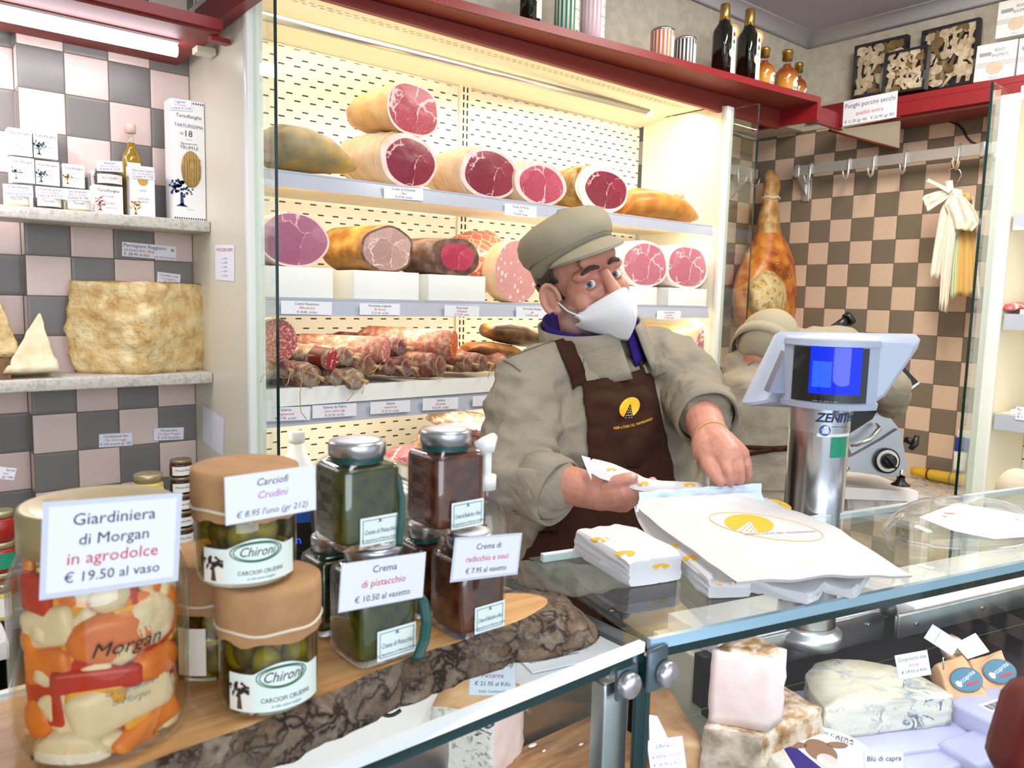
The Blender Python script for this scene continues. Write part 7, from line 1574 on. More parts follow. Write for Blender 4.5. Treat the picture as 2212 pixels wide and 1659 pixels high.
# ---- square jars of cream
def cream_jar(label, px, py, z, wpx, hpx, mat, words, lab_on=True, rotz=0, lidmat='lid_silver', group='square jars of savoury cream'):
    c = at(px, py, Z=z); r = psz(wpx, c)/2*.80; h = psz(hpx, c)*1.0
    t = thing('cream_jar', label, 'jar', c, group=group); Mz = Matrix.Translation(c) @ Matrix.Rotation(rotz, 4, 'Z')
    b = B(); b.lathe([(.001, .0005), (r*.9, .0005), (r*.98, .003), (r, .010), (r, h*.74), (r*.93, h*.79), (r*.80, h*.815), (r*.74, h*.83)], 'jar_glass', (0, 0, 0), 56, Mz, False, False, 7); obj('glass', b, t)
    b = B(); b.lathe([(.001, .006), (r*.88, .006), (r*.94, .010), (r*.955, .016), (r*.955, h*.735), (r*.88, h*.775), (.001, h*.775)], mat, (0, 0, 0), 56, Mz, False, False, 7); obj('cream', b, t)
    b = B(); b.lathe([(r*.76, h*.80), (r*.76, h*.87)], 'teal_ribbon', (0, 0, 0), 40, Mz); obj('neck_ribbon', b, t)
    b = B(); b.lathe([(r*.78, h*.855), (r*.82, h*.86), (r*.83, h*.97), (r*.80, h*.99), (r*.74, h), (r*.70, h*.997), (.001, h*.997)], lidmat, (0, 0, 0), 44, Mz); l_ = obj('lid', b, t)
    b = B(); b.lathe([(.001, h*1.0005), (r*.64, h*1.0005), (r*.64, h*.9985)], 'lid_paper', (0, 0, 0), 40, Mz); b.text('~~~', r*.14, 'ink_slate', Mz @ Matrix.Translation(V((0, r*.2, h*1.001)))); b.text('~~~~~~', r*.12, 'ink_slate', Mz @ Matrix.Translation(V((0, -r*.1, h*1.001)))); obj('lid_sticker', b, l_)
    if lab_on:
        M = Mz @ Matrix.Translation(V((r*.18, -r*1.008, h*.05))) @ Matrix.Rotation(pi/2, 4, 'X'); lw, lh = r*1.25, h*.27; b = B(); b.box((0, lh/2, .0002), (lw, lh, .0004), 'label_mint'); e = .0012
        for p, q in (((-lw/2+e*2, e*2), (lw/2-e*2, e*2.4)), ((-lw/2+e*2, lh-e*2.4), (lw/2-e*2, lh-e*2)), ((-lw/2+e*2, e*2), (-lw/2+e*2.4, lh-e*2)), ((lw/2-e*2.4, e*2), (lw/2-e*2, lh-e*2))): b.boxp((p[0], p[1], .0004), (q[0], q[1], .0006), 'ink_navy')
        b.text('♛', lh*.16, 'ink_navy', M0(lh*.80)); b.text('~~', lh*.16, 'ink_navy', M0(lh*.76)); b.text(words, lh*.24, 'ink_navy', M0(lh*.40), 'c', .3, .0, min(1, .8*lw/(textgeo(words)[2]*lh*.24))); b.text('Le Appetitose di Mamma Andrea', lh*.12, 'ink_navy', M0(lh*.16), 'c', .3, 0, .9)
        B_apply(b, M); obj('label', b, t)
    return c, r, h, t
def M0(y): return Matrix.Translation(V((0, y, .0008)))
pc, pr, ph_, pt = cream_jar('square jar of green pistachio cream in the front row of the board', 806, 1405, BZ, 186, 240, 'pistachio_cream', 'Crema di Pistacchio')
qc, qr, qh, qt = cream_jar('square jar of green cream behind the pistachio stack', 716, 1352, BZ, 130, 205, 'pistachio_cream', 'Crema', False)
uc, ur, uh, ut = cream_jar('upper square jar of green pistachio cream, silver lid in front of the salami rail', 771, 1168, max(pc.z+ph_, qc.z+qh)+.001, 184, 222, 'pistachio_cream', 'Crema di Pistacchio')
rc, rr_, rh, rt = cream_jar('square jar of brown radicchio cream at the right end of the board', 1009, 1352, BZ, 158, 212, 'radicchio_cream', 'Crema di Radicchio e Noci')
vc, vr, vh, vt = cream_jar('square dark jar behind the radicchio stack', 915, 1318, BZ, 110, 196, 'radicchio_cream', 'Crema', False)
wc, wr, wh, wt = cream_jar('upper square jar of brown radicchio cream left of the clerk sleeve', 960, 1135, max(rc.z+rh, vc.z+vh)+.001, 166, 212, 'radicchio_cream', 'Crema di Radicchio e Noci')
jcard('', 'price card for pistachio cream at € 10.50 on the front green jar', (733, 1222), (913, 1196), (740, 1320), pc.y-pr*1.12, [('Crema', .30, .22, INK, .05), ('di pistacchio', .0, .22, RED, .05), ('€ 10.50 al vasetto', -.32, .19, INK, .05)], .001)
jcard('', 'price card for radicchio cream at € 7.95 at the right end of the board', (985, 1168), (1122, 1157), (980, 1252), rc.y-rr_*1.12, [('Crema di', .29, .22, INK, .05), ('radicchio e noci', -.02, .22, RED, .05), ('€ 7.95 al vasetto', -.33, .20, INK, .05)], .0025)
def ribbon(root, pts, w0):
    P3 = [at(x, y, w=w) for x, y, w in pts]; b = B(); b.grid(lambda u, v: (lambda s: lerp(P3[min(int(s), len(P3)-2)], P3[min(int(s), len(P3)-2)+1], s-min(int(s), len(P3)-2)))(v*(len(P3)-1))+(CR*(u-.5)*w0), 3, 24, 'teal_ribbon'); o = obj('ribbon', b, root); o.modifiers.new('t', 'SOLIDIFY').thickness = .0008
w_ = depth(pc); ribbon(pt, [(898, 1275, w_-.01), (915, 1300, w_-.015), (922, 1345, w_-.02), (916, 1385, w_-.03), (900, 1425, w_-.035)], .010)
w_ = depth(uc); ribbon(ut, [(843, 1005, w_-.01), (860, 1030, w_-.01), (868, 1075, w_-.012), (866, 1130, w_-.015), (862, 1180, w_-.015)], .006)

# ---- things between board and clerk
t = thing('soap_bottle', 'clear pump bottle with blue band behind the radicchio jars', 'bottle', at(1048, 1200, w=.98)); c = at(1048, 1215, w=.98); c.z = CZ+.0005 if c.z < CZ else c.z
c = at(1048, 1170, Y=.745); c.z = CZ; r = psz(50, c); hb_ = at(1048, 1060, w=depth(c)).z-CZ
b = B(); b.lathe([(.001, .0005), (r*.95, .0005), (r, .004), (r, hb_*.45), (r*.92, hb_*.7), (r*.6, hb_*.9), (r*.3, hb_), (r*.28, hb_*1.1)], 'clear_plastic', c, 28); obj('body', b, t)
b = B(); b.lathe([(r*1.01, hb_*.30), (r*1.01, hb_*.40)], 'blue_print', c, 28); obj('band', b, t)
hs = at(1040, 955, w=depth(c)).z-c.z
b = B(); b.tube([c+V((0, 0, hb_*1.08)), c+V((0, 0, hs*.97))], .006, 'riser_white', 10); b.lathe([(.001, hb_*1.05), (r*.42, hb_*1.05), (r*.42, hb_*1.2), (.001, hb_*1.2)], 'riser_white', c, 20); b.tube([c+V((0, 0, hs*.97))-CR*.012, c+V((0, 0, hs))+CR*.0, at(1066, 944, w=depth(c))], [.010, .012, .006], 'riser_white', 12); obj('pump', b, t)
M, w, h = card_px((592, 1098), (676, 1092), (592, 1198), w=.895)
b = B(); b.box((0, 0, -.008), (w, h, .016), 'black_plastic', None, .002); b.box((0, h*.30, .0005), (w*.9, h*.30, .001), 'blue_print'); b.text('n', h*.26, 'screen_glow', Matrix.Translation(V((w*.12, -h*.30, .0012)))); hh_ = (M.translation-M.to_3x3() @ V((0, h/2, 0))).z-CZ; b.box((0, -h*.5-hh_*.5, -.008), (.03, hh_, .01), 'black_plastic')
tag(obj('card_terminal', b, M=M, local=True), 'dark display with blue letters seen between the artichoke and pistachio jars', 'display')

# ------------------------------------------------------------------ right counter: parcels
def bag_prints(b, surf, spots):
    for x, y, rx, ry, sk, rot in spots:
        ca, sa = cos(rot), sin(rot); wedge_emblem(b, lambda u, v: surf(x+rx*(u*ca-v*sa)+sk*v, y-ry*(v*ca+u*sa)), 'yellow_print')
def parcel(label, A, C, wid, hgt, spots, name='paper_parcel', seed=0, group=None, taper=.75):
    """paper wrapped parcel from A (back) to C (front), both on the glass"""
    ax = (C-A); L = ax.length; ax = ax.normalized(); sd = V((-ax.y, ax.x, 0)); sd = sd.normalized(); up = V((0, 0, 1)); rings = []
    for s, f, hf in ((-.02, .55, .25), (0, taper, .5), (.1, .9, .9), (.3, 1, 1), (.6, 1, 1), (.85, .98, 1), (.96, .95, .95), (1, .9, .85), (1.005, .5, .5)):
        c = A+ax*(s*L)+up*(hgt*.5); q = []
        for k in range(48):
            a = 2*pi*k/48; ca, sa = cos(a), sin(a); e = 1/((abs(ca)**9+abs(sa)**9)**(1/9)); p = c+sd*(wid*.5*f*e*ca)+up*(hgt*.5*hf*e*sa-hgt*.5*(1-hf)*1.0); p += (sd*ca+up*sa)*(.0030*nz((k*.6, s*7, seed), 1, seed)+.0022*nz((k*1.7, s*19, seed), 1, seed)); p.z = max(p.z, CZ+.001); q.append(p)
        rings.append(q)
    t = thing(name, label, 'parcel', (A+C)/2, group=group); b = B(); b.loft(rings, 'white_paper'); o = obj('paper', b, t, auto=28)
    bv = BVHTree.FromPolygons(b.v, b.f)
    def surf(px, py, off=.0012):
        d = at(px, py, w=1).normalized(); h = bv.ray_cast(V((0, 0, 0)), d)
        if h[0] is None: h = bv.find_nearest(d*1.05)
        return h[0]-d*off
    if spots: b = B(); bag_prints(b, surf, spots); obj('print', b, t)
    return t, surf
A = at(1283, 1183, Z=CZ); C = at(1415, 1262, Z=CZ)
parcel('white paper parcel with yellow cheese marks lying alone on the glass', A, C, .088, .040, [(1295, 1166, 20, 6, 4, 0), (1350, 1196, 22, 7, 5, .1), (1428, 1224, 18, 6, 5, .2)], seed=3)
A = at(1462, 1190, Z=CZ); C = at(1575, 1292, Z=CZ)
parcel('paper packet with yellow cheese marks under the left side of the big bag', A, C, .060, .030, [(1450, 1180, 16, 5, 3, 0), (1490, 1206, 15, 7, 3, .1), (1566, 1255, 22, 12, 2, .2)], seed=5)
A = at(1700, 1225, Z=CZ); C = at(1640, 1285, Z=CZ)
parcel('flat pale paper packet under the front edge of the big bag', A, C, .13, .018, None, seed=8, taper=.95)
A = at(1800, 1225, Z=CZ); C = at(1760, 1278, Z=CZ)
parcel('crumpled pale paper packet at the right under the big bag', A, C, .10, .016, None, seed=9, taper=.95)
# the big bag
t = thing('paper_bag', 'large white paper bag with yellow cheese emblem being filled by the clerk', 'bag', at(1680, 1200, Z=CZ))
LE = [at(1374, 1090, w=1.215), at(1405, 1122, w=1.14), at(1470, 1170, w=1.045), at(1535, 1216, w=.955), at(1592, 1257, w=.885)]
RE = [at(1652, 1075, w=1.26), at(1700, 1096, w=1.235), at(1790, 1132, w=1.155), at(1865, 1178, w=1.075), at(1972, 1243, w=.985)]
def pol(P_, s): s = max(0, min(.9999, s))*(len(P_)-1); i = int(s); f = s-i; p0 = P_[max(i-1, 0)]; p1 = P_[i]; p2 = P_[i+1]; p3 = P_[min(i+2, len(P_)-1)]; return .5*((2*p1)+(p2-p0)*f+(2*p0-5*p1+4*p2-p3)*f*f+(3*p1-p0-3*p2+p3)*f**3)
def bag_s(u, v): p = lerp(pol(LE, v), pol(RE, v), u); p = p+V((0, 0, .010*sin(pi*u)*(1-v*.7)+.003*nz((u*5, v*6, 2)))); return p
b = B(); b.grid(bag_s, 36, 36, 'paper_bag'); front_b = BVHTree.FromPolygons(b.v, b.f)
b.grid(lambda u, v: bag_s(u, v)+V((.004*u, .004, -.004-.030*sin(pi*min(1, v*1.05))**.8*(1-.5*u))), 24, 24, 'paper_bag')
def gus(u, v): a = bag_s(0, v); c = a+V((0, .004, -.004-.030*sin(pi*min(1, v*1.05))**.8)); m = lerp(a, c, u); return m+(at(1700, 1180, w=1.1)-m).normalized()*.010*sin(pi*u)
b.grid(gus, 6, 30, 'paper_bag'); b.grid(lambda u, v: lerp(bag_s(v, 1), bag_s(v, 1)+V((.004*v, .004, -.005)), u), 2, 24, 'paper_bag'); obj('bag_body', b, t)
b = B(); b.grid(lambda u, v: lerp(at(lerp(1372, 1650, u), lerp(1104, 1084, u), w=lerp(1.200, 1.245, u)), at(lerp(1380, 1642, u), lerp(1076, 1062, u), w=lerp(1.225, 1.265, u)), v)+V((0, 0, .0015*nz((u*7, v*3, 1))))-CW*.006, 30, 6, 'paper_blue')
b.grid(lambda u, v: at(lerp(1380, 1645, u)+3*nz((u*9, v, 4)), lerp(1070, 1052, u)+lerp(14, -8, v)+4*nz((u*8, v*2, 3)), w=lerp(1.235, 1.275, u)+.012*v+.006*nz((u*14, v*3, 6))), 40, 5, 'paper_blue'); o = obj('bag_mouth', b, t)
def bsurf(px, py, off=.0016):
    d = at(px, py, w=1).normalized(); h = front_b.ray_cast(V((0, 0, 0)), d)
    if h[0] is None: h = front_b.find_nearest(d*1.15)
    return h[0]-d*off
b = B(); wedge_emblem(b, lambda x, y: bsurf(1618+53*x+4*y+0, 1131-19*y+6*x), 'yellow_print', 'yellow_print')
b.tube([bsurf(1655+122*cos(q*pi/30)+14*sin(q*pi/30), 1138+26*sin(q*pi/30)+17*cos(q*pi/30)) for q in range(61)], .0005, 'yellow_print', 4)
for k, s_ in enumerate(('ALBA e CASA DEL PARMIGIANO', '------- - ------', '--- --- -------', '---- --')): b.text(s_, (8, 6, 6, 5)[k], 'ink_faint', None, 'c', .9, 0, 1.35, 0, lambda p: bsurf(1682+p.x+k*6, 1153+7*k-p.y*.72+p.x*-.04+p.x*.0))
obj('print', b, t)
b = B()
gb = [(gus, .5)]
for k, s_ in enumerate(('~~~~', '~ ~~~', '~~~')): b.text(s_, .010, 'ink_brown', None, 'c', .2, 0, 1, 0, lambda p: gus(.55-p.y*14+.12*(k % 2), .48+.13*k-p.x*3.2+0*p.y)-CW*.004)
obj('side_print', b, t)
for k, (x, y, a) in enumerate(((1688, 1092, 0),)):
    b = B(); b.grid(lambda u, v: at(1655+50*u, 1075+22*u+20*v*(1-.3*u), w=1.285), 6, 4, 'paper_bag'); wedge_emblem(b, lambda x_, y_: at(1684+26*x_, 1090-9*y_+8*x_, w=1.282), 'yellow_print'); o = tag(obj('paper_sheet', b, org=at(1680, 1090, w=1.285)), 'paper sheet with yellow mark peeking out behind the big bag', 'paper')
# packet held in the hand: folded paper
t = thing('paper_packet', 'folded paper packet with yellow marks held in the left hand of the picture', 'packet', at(1400, 1030, w=1.31))
UP = [at(1283, 992, w=1.335), at(1320, 1000, w=1.325), at(1372, 1022, w=1.315), at(1410, 1036, w=1.31), at(1470, 1040, w=1.315), at(1522, 1042, w=1.325)]
LO = [at(1268, 1016, w=1.305), at(1300, 1034, w=1.298), at(1345, 1048, w=1.292), at(1388, 1062, w=1.287), at(1450, 1075, w=1.285), at(1530, 1078, w=1.29)]
def pk(u, v): p = lerp(pol(UP, u), pol(LO, u), v); return p+V((0, 0, .007*sin(pi*v)+.0015*nz((u*9, v*4, 3))))
b = B(); b.grid(pk, 40, 8, 'white_paper'); pkb = BVHTree.FromPolygons(b.v, b.f); b.grid(lambda u, v: lerp(pol(UP, u), pol(LO, u), v)+V((0, .004, -.006*sin(pi*v)-.001)), 30, 6, 'white_paper')
b.grid(lambda u, v: lerp(at(1256, 984, w=1.33), at(1268, 1016, w=1.305), v)+(pk(.04, v)-at(1256, 984, w=1.33))*u*.6, 4, 4, 'white_paper'); obj('paper', b, t)
def psurf(px, py, off=.001):
    d = at(px, py, w=1).normalized(); h = pkb.ray_cast(V((0, 0, 0)), d)
    if h[0] is None: h = pkb.find_nearest(d*1.31)
    return h[0]-d*off
b = B(); bag_prints(b, psurf, [(1321, 1014, 11, 3, 0, 0), (1392, 1044, 9, 5, 0, -.4), (1490, 1047, 13, 4, 0, 0)]); obj('print', b, t)

# clear covers at the right
dc = at(2075, 1150, Z=CZ)
t = thing('plastic_cover', 'clear plastic dome cover lying on the glass at the right', 'cover', dc)
Md = frame(dc+V((0, 0, .002)), RD, n=(0, 0, 1)); b = B(); R = []
for k in range(9):
    a = pi/2*k/8; R.append([Md @ V((.145*cos(a)**.6*cos(q*pi/20) if k < 8 else 0, .085*cos(a)**.6*sin(q*pi/20) if k < 8 else 0, .050*sin(a))) for q in range(40)])
b.loft(R, 'clear_plastic', False, False); obj('dome', b, t)
b = B(); b.tube([Md @ V((.148*cos(q*pi/20), .088*sin(q*pi/20), .003)) for q in range(41)], .003, 'clear_plastic', 8); obj('rim', b, t)
q = [at(1985, 1117, w=1.30), at(2065, 1086, w=1.38), at(2230, 1115, w=1.36), at(2230, 1158, w=1.24), at(2150, 1164, w=1.225), at(2060, 1146, w=1.25)]
b = B(); b.loft([q, [p+V((0, 0, -.001)) for p in q]], 'card', smooth=False)
cc = at(2095, 1128, w=1.285); nn = (q[1]-q[0]).cross(q[2]-q[0]).normalized()
def pl3(px, py): d = at(px, py, w=1); return d*(q[0].dot(nn)/d.dot(nn))-CW*.004
b.v and None
for s0 in (((2032, 1106), (2080, 1108), (2162, 1128), (2155, 1134), (2085, 1118)), ((2032, 1112), (2085, 1124), (2112, 1133), (2080, 1136), (2050, 1128))): b.geo([pl3(*p) for p in s0], [list(range(5))], 'pepper_peach', None, False)
tag(obj('paper_sheet', b, org=cc), 'white printed sheet with a salmon mark lying on the clear dome', 'paper')
b = B(); q = [at(1940, 1096, w=1.36), at(2052, 1068, w=1.46), at(2092, 1092, w=1.42), at(1978, 1116, w=1.34)]; b.loft([q, [p+V((0, 0, -.003)) for p in q]], 'clear_plastic', smooth=False); tag(obj('acrylic_sheet', b, org=q[0]), 'clear acrylic sheet leaning at the rear of the right counter', 'sheet')
b = B(); R = []
c = at(2160, 1120, w=1.50)
for k in range(7):
    a = pi/2*k/6; R.append([c+V((.16*cos(a)**.7*cos(q*pi/16) if k < 6 else 0, .09*cos(a)**.7*sin(q*pi/16) if k < 6 else 0, .045*sin(a)-.02)) for q in range(32)])
b.loft(R, 'clear_plastic', False, False); tag(obj('dome_cover', b, org=c), 'second clear dome lid behind the first at the right edge', 'cover')
b = B(); c = at(2195, 1060, w=1.72); b.ball(c, (.045, .04, .05), 'string', None, 20, 12); tag(obj('twine_ball', b, org=c), 'ball of white twine at the right picture edge', 'twine')

# ------------------------------------------------------------------ inside the display case
DZ = -.691
def dpt(px, py, z=DZ): return at(px, py, Z=z)
def cheese_block(name, label, plan_px, z0, ztop_px, mats, jag=.004, bulge=.02, seed=0, group=None, zs=8, sub=8, cat='cheese', topscale=None, zt=None):
    pl = [tuple(dpt(x, y, z0).xy) for x, y in plan_px]
    if zt is None: x, y = ztop_px; c = V((*pl[0], 0)); zt = at(x, y, w=depth(V((*pl[0], z0)))).z
    b, o_ = wedge_cheese('x', '', pl, z0+.0005, zt, bulge, mats, zs, jag=jag, seed=seed, sub=sub, apex=topscale); t = thing(name, label, cat, o_, group=group); obj('cheese', b, t); return t, zt, pl
# gorgonzola half wheel
a, c = dpt(1778, 1600, DZ+.02), dpt(2052, 1568, DZ+.02); d = (c-a).normalized(); nrm = V((-d.y, d.x, 0)); L = (c-a).length; mid = (a+c)/2
pl = [tuple((a+d*(L*k/3)).xy) for k in range(4)]+[tuple((mid+d*(L*.5*cos(q*pi/8))+nrm*(L*.62*sin(q*pi/8))).xy) for q in range(1, 8)]
zt = at(1905, 1508, w=depth(mid)).z
b, o_ = wedge_cheese('x', '', pl, DZ+.021, zt, .015, ['gorgonzola_cut']*3+['gorgonzola_rind']*7+['gorgonzola_rind'], 10, jag=.003, seed=4, sub=8)
t = thing('gorgonzola_cheese', 'half wheel of blue veined creamy cheese in the right display', 'cheese', o_); obj('cheese', b, t)
b = B(); M = frame(V((mid.x, mid.y, DZ+.0105))+nrm*.05, d, n=(0, 0, 1)); b.box((0, 0, 0), (L*1.15, .20, .019), 'tray_lilac', M, .004); tag(obj('tray', b, org=M.translation), 'pale tray under the blue veined half wheel', 'tray')
# stacked pale and crusty pieces
t, z1, _ = cheese_block('crusty_cheese', 'block of crusty brown cheese at the bottom of the stack beside the steel post', [(1515, 1690), (1640, 1700), (1768, 1640), (1640, 1560), (1540, 1600)], DZ+.004, None, ['grey_rind', 'crumbly_rind', 'crumbly_rind', 'grey_rind', 'grey_rind', 'crumbly_rind'], .006, .03, 6, zt=DZ+.085)
zc_ = DZ+.0865
t, z2, _ = cheese_block('pink_cheese', 'tall wrapped pale pink cheese slab standing on the crusty block', [(1528, 1560), (1660, 1582), (1690, 1560), (1600, 1515)], zc_, (1560, 1372), ['pink_cheese', 'pink_cheese', 'crumbly_rind', 'grey_rind', 'crumbly_rind'], .003, .01, 9, zt=at(1610, 1390, w=depth(dpt(1610, 1555, zc_))).z)
# goat blue wheel with label at the bottom edge
gc = dpt(1770, 1690, DZ+.002); rg_ = psz(118, gc); gz = DZ+.002; gt = at(1760, 1622, w=depth(gc)).z
t = thing('goat_blue_cheese', 'wrapped round goat blue cheese with violet label at the bottom edge', 'cheese', gc)
b = B(); b.lathe([(.001, gz), (rg_*.97, gz), (rg_, gz+.005), (rg_, gt-.005), (rg_*.97, gt), (.001, gt)], 'gorgonzola_cut', (gc.x, gc.y, 0), 40); obj('cheese', b, t)
b = B(); ML = frame(V((gc.x, gc.y, gt+.0006)), CR, n=(0, 0, 1)); rl_ = rg_*.9; b.prism([(rl_*cos(q*pi/20), rl_*sin(q*pi/20)) for q in range(40)], .0004, 'card', ML)
b.geo([ML @ V((rl_*.98*cos(q*pi/20+2.3), rl_*.98*sin(q*pi/20+2.3), .0007)) for q in range(16)], [list(range(16))], 'shirt_purple', None, False)
for ex, ey, rx, ry, mt_ in ((0, .05, .30, .42, 'ink_brown'), (-.0, -.32, .20, .26, 'fat_pink'), (-.42, .25, .22, .12, 'ink_brown'), (.42, .25, .22, .12, 'ink_brown')): b.geo([ML @ V((rl_*(ex+rx*cos(q*pi/10)), rl_*(ey+ry*sin(q*pi/10)), .0010+.0001*(ey < 0))) for q in range(20)], [list(range(20))], mt_, None, False)
b.text('BLU DI CAPRA', rl_*.15, 'ink_black', ML @ Matrix.Translation(V((rl_*.40, rl_*.60, .0012))) @ Matrix.Rotation(-.6, 4, 'Z')); b.text('DELLA', rl_*.13, 'ink_black', ML @ Matrix.Translation(V((rl_*.6, rl_*.34, .0012))) @ Matrix.Rotation(-.7, 4, 'Z')); obj('label', b, t)
# two pieces with oval labels
def oval_piece(label, plan, seed):
    t, zt, pl = cheese_block('tan_cheese', label, plan, DZ+.012, None, ['tan_cheese']*len(plan)+['tan_cheese'], .004, .03, seed, 'tan cheese pieces with oval label', zt=DZ+.075)
    return t, pl
for lab, corners, oc_, seed in (('tan cheese piece with green oval label, left of two', ((2022, 1432), (2082, 1412), (2150, 1525), (2068, 1556)), (2086, 1470), 2), ('tan cheese piece with green oval label, right of two', ((2092, 1425), (2166, 1402), (2204, 1500), (2148, 1532)), (2158, 1452), 7)):
    w0 = 1.275 if seed == 2 else 1.295; q = [at(x, y, w=w0+.075*(1540-y)/130) for x, y in corners]; n_ = (q[1]-q[0]).cross(q[3]-q[0]).normalized(); n_ = n_ if n_.dot(q[0]) > 0 else -n_
    t = thing('tan_cheese', lab, 'cheese', q[3], group='tan cheese pieces with oval label')
    b = B(); ctr_ = sum(q, V())/4; pts = []
    for i in range(4):
        for k in range(8): pts.append(lerp(q[i], q[(i+1) % 4], k/8))
    rings = [[lerp(ctr_, p, f)+n_*o_+V((nz(p*60, 1, seed), nz(p*60, 1, seed+1), nz(p*60, 1, seed+2)))*.002 for p in pts] for f, o_ in ((.92, 0), (1, .004), (1.01, .02), (.98, .038), (.9, .042))]
    b.loft(rings, 'tan_cheese'); obj('cheese', b, t)
    Mo = frame(lerp(at(*oc_, w=w0+.075*(1540-oc_[1])/130), ctr_, .0)-n_*.003, q[1]-q[0], n=-n_); b = B(); rx = psz(37, Mo.translation)
    b.prism([(rx*cos(a*pi/16), rx*.72*sin(a*pi/16)) for a in range(32)], .0006, 'deep_green', Mo); b.prism([(rx*.93*cos(a*pi/16), rx*.65*sin(a*pi/16)) for a in range(32)], .0003, 'teal_paper', Mo, .0006)
    b.text('Roccaprina', rx*.36, 'card', Mo @ Matrix.Translation(V((0, -.02*rx, .0012))) @ Matrix.Rotation(.25, 4, 'Z'), 'c', .2, .01); b.box((rx*.2, -rx*.28, .0012), (rx*.8, rx*.12, .0004), 'ink_red', Mo); b.prism([(-rx*.6+rx*.16*cos(a*pi/6), -rx*.1+rx*.2*sin(a*pi/6)) for a in range(12)], .0003, 'fat_pink', Mo, .001); obj('label', b, t)
q = [at(2040, 1395, w=1.40), at(2075, 1380, w=1.42), at(2100, 1420, w=1.38), at(2060, 1435, w=1.36)]; b = B(); b.loft([q, [p+CW*.03 for p in q]], 'crumbly_rind'); tag(obj('cheese_piece', b, org=q[0]), 'brown rinded cheese piece behind the labelled tan pieces', 'cheese')
q = [at(2062, 1392, w=1.37), at(2108, 1368, w=1.42), at(2138, 1408, w=1.39), at(2090, 1424, w=1.35)]; b = B(); b.loft([q, [p+CW*.002 for p in q]], 'white_paper', smooth=False); tag(obj('paper_slip', b, org=q[0]), 'white paper slip on the brown rinded cheese piece', 'paper')
# blue veined block under the left glass
t, zg, _ = cheese_block('gorgonzola_block', 'tall block of blue veined cheese with pinkish rind under the left glass', [(930, 1690), (1065, 1705), (1128, 1640), (1040, 1590), (960, 1620)], DZ, None, ['piccante_cut', 'pink_cheese', 'grey_rind', 'grey_rind', 'piccante_cut', 'tan_cheese'], .004, .02, 12, zt=at(1060, 1492, w=depth(dpt(1030, 1660, DZ))).z)
t, zu, _ = cheese_block('wine_cheese', 'tan cheese wedge behind the steel post under its white slip', [(1404, 1680), (1520, 1690), (1440, 1560), (1395, 1570)], DZ, None, ['tan_cheese', 'tan_cheese', 'tan_cheese', 'tan_cheese', 'tan_cheese'], .003, .02, 15, zt=DZ+.06)
q = [at(1402, 1545, w=.98), at(1420, 1548, w=.98), at(1448, 1605, w=.94), at(1404, 1612, w=.94)]; b = B(); b.loft([q, [p+CW*.002 for p in q]], 'white_paper', smooth=False); tag(obj('paper_slip', b, org=q[0]), 'white slip sticking up from the tan wedge behind the post', 'paper')
b = B(); q0, q1 = dpt(1085, 1640, DZ+.012), dpt(1395, 1545, DZ+.012); b.boxp((q0.x-.05, .60, DZ+.0005), (.90, .842, DZ+.012), 'block_wood', .004); tag(obj('chopping_board', b, org=(.8, .72, DZ)), 'worn wooden chopping board inside the left display', 'board')
for k, (x, y, s_) in enumerate(((1150, 1610, 9), (1175, 1622, 4), (1255, 1608, 5), (1210, 1560, 4), (1300, 1590, 3), (1330, 1605, 3))):
    c = dpt(x, y, DZ+.0135); b = B(); r = psz(s_, c); b.ball(c, (r*1.4, r*.7, .0016), 'fat_white', None, 8, 5); tag(obj('cheese_crumb', b, org=c), 'pale cheese crumb on the worn wooden chopping board', 'crumb', 'crumbs on the chopping board')
# papers on the left work top, tubs at right
b = B(); q = [at(1090, 1395, Z=-.598), at(1200, 1372, Z=-.598), at(1290, 1425, Z=-.598), at(1150, 1455, Z=-.598)]; b.loft([[p+V((0, 0, .002)) for p in q], q], 'card', smooth=False)
for k in range(6): b.geo([lerp(lerp(q[0], q[3], .15+.11*k+e), lerp(q[1], q[2], .15+.11*k+e), f)+V((0, 0, .0024)) for e, f in ((0, .08), (0, .9), (.04, .9), (.04, .08))], [(0, 1, 2, 3)], 'ink_faint', None, False)
tag(obj('paper_sheet', b, org=q[0]), 'grey printed sheet on the work top under the left glass', 'paper')
for lab, x0, y0, sx_, sy_, z_ in (('white plastic tub with label at the far right of the display', 2150, 1585, .13, .09, .05), ('flat white tub in front of the bigger tub at the right', 2120, 1640, .12, .07, .025), ('pale blue tray under the tubs at the bottom right', 2010, 1640, .16, .08, .012)):
    c = dpt(x0, y0, DZ+.001); M = frame(c+V((0, 0, z_/2)), RD, n=(0, 0, 1)); b = B(); b.box((0, 0, 0), (sx_, sy_, z_), 'tray_lilac', M, .006)
    if 'label' in lab:
        b.box((0, -.01, z_/2), (sx_*.5, sy_*.5, .001), 'card', M)
        for k in range(12): b.box((-.025+.0045*k, -.0, z_/2+.0007), (.002 if k % 3 else .003, .014, .0004), 'ink_black', M)
    tag(obj('plastic_tub', b, org=c), lab, 'tub', 'tubs at the right of the display')
q = [at(2212+8, 1470, w=.98), at(2190, 1500, w=.98), at(2152, 1640, w=.94), at(2150, 1665, w=.94), at(2240, 1690, w=.94), at(2240, 1480, w=.98)]
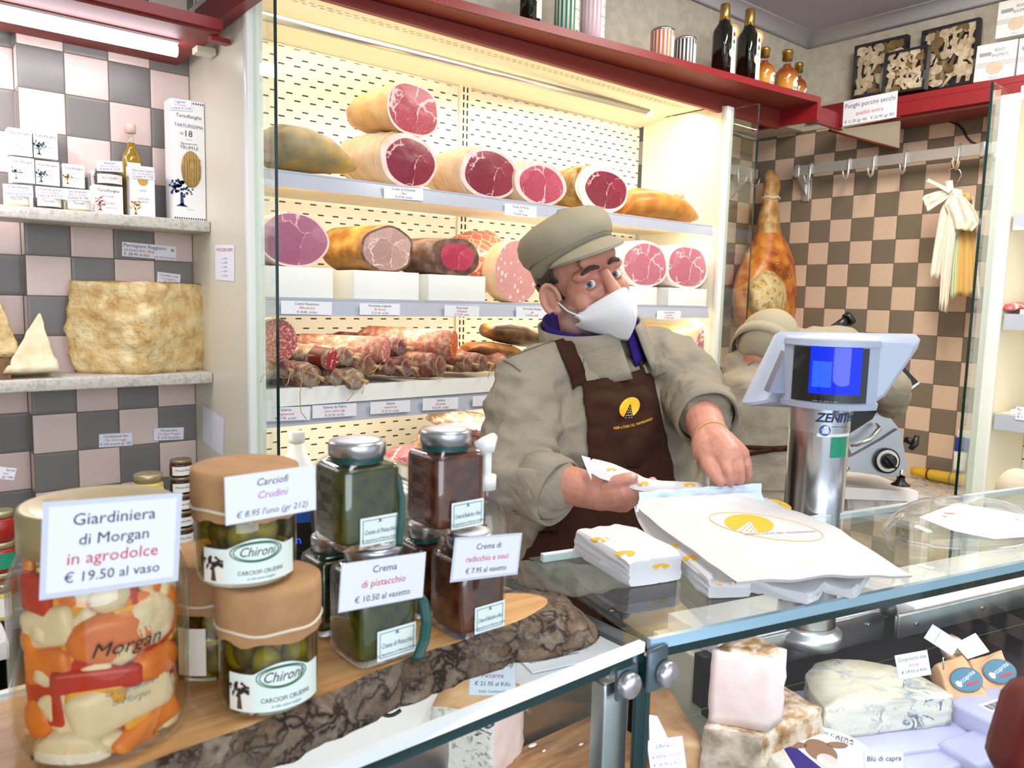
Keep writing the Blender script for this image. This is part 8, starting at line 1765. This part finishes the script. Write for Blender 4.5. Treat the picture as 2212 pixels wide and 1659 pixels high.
# a dark red leather bag stands on the customer side, cut by the picture edge
q = [at(2218, 1470, w=.60), at(2192, 1500, w=.60), at(2156, 1620, w=.60), at(2150, 1650, w=.60), at(2170, 1690, w=.60), at(2330, 1720, w=.60), at(2330, 1470, w=.60)]
b = B(); b.loft([q, [p-CW*.02+CR*.002 for p in [lerp(sum(q, V())/7, p_, .95) for p_ in q]], ][::-1]+[], 'leather_red'); 
b = B(); cq = sum(q, V())/7; b.loft([[lerp(cq, p, f)+CW*o_ for p in q] for f, o_ in ((.2, -.022), (.85, -.020), (.98, -.010), (1, .0), (.98, .010), (.85, .02), (.2, .022))], 'leather_red'); tag(obj('leather_bag', b, org=cq), 'dark red leather corner at the lower right picture edge', 'bag')
# display price cards on pins
def pin_card(label, tl, tr, bl, w_, lines, stick=None, border=.0008):
    M, w, h = card_px(tl, tr, bl, w=w_); t = thing('price_card', label, 'price card', M=M, group='price cards in the cheese display')
    b = B(); b.box((0, 0, -.0004), (w, h, .0008), 'card'); b.box((0, 0, -.0006), (w+2*border, h+2*border, .0005), 'laminate')
    for ln in lines:
        s_, y, sz, ink = ln; wd__ = max(1e-6, textgeo(s_, .008)[2]*sz*h); b.text(s_, sz*h, ink, Matrix.Translation(V((0, (y-.3*sz)*h, .0003))), 'c', .1, .008, min(1, .9*w/wd__))
    obj('card', B_apply(b, M), t)
    if stick: b = B(); b.tube([at(*stick[0], w=w_+.003), at(*stick[1], w=w_+.003)], .0012, 'chrome', 6); obj('pin', b, t)
pin_card('price card for blue veined block at € 21.95 under the left glass', (1022, 1420), (1120, 1422), (1008, 1500), .93, [('Gorgonzola dop', .33, .20, INK), ('Piccante', .02, .18, RED), ('€ 21.95 al Kilo', -.20, .16, INK), ('Italia: Lombardia', -.40, .11, 'ink_slate')], ((1065, 1500), (1065, 1530)))
pin_card('price card for blue veined half wheel at € 19.53', (1945, 1418), (2013, 1406), (1932, 1468), 1.19, [('Gorgonzola dop', .30, .22, INK), ('dolce', .02, .19, RED), ('€ 19.53 al Kilo', -.24, .18, INK)], ((1955, 1468), (1950, 1486)))
pin_card('tilted price card seen from the side above the tan pieces', (2024, 1362), (2042, 1334), (2030, 1432), 1.31, [('~~~~~', .2, .16, INK)], ((2037, 1420), (2038, 1446)))
pin_card('price card for wine cheese at € 26.90 beside the steel post', (1404, 1602), (1478, 1592), (1402, 1668), .86, [('Ubriaco', .30, .20, INK), ('a latte crudo', -.02, .19, RED), ('€ 26.90 al Kilo', -.30, .16, INK)])
pin_card('card for goat blue cheese at the bottom edge', (1868, 1624), (1952, 1622), (1868, 1690), .98, [('Blù di capra', .26, .24, INK)])
b = B(); b.tube([at(818, 1500+14*sin(k*.4)-k*0, w=.9)+CR*(.012*k/8) for k in range(12)], .002, 'cable_black', 6); b.tube([at(820+4.5*k, 1530+16*sin(k*.45+.3), w=.8) for k in range(12)], .0022, 'cable_black', 6) if False else None
b = B(); b.tube([at(815+5*k, 1528+18*sin(.4+k*.24), w=.82) for k in range(11)], .0022, 'cable_black', 6); tag(obj('cable', b, org=at(840, 1540, w=.82)), 'black cable loop hanging below the wooden board', 'cable')
# display lighting under the glass front edges
area('display_lamp_light', (.1, .545, CZ-.03), (.15, .70, -.7), 1.3, .02, 2.6, VIO)
p = rp(.75, .025, CZ-.03); o = area('display_lamp_light', p, rp(.75, .20, -.7), 1.4, .02, 2.8, VIO)
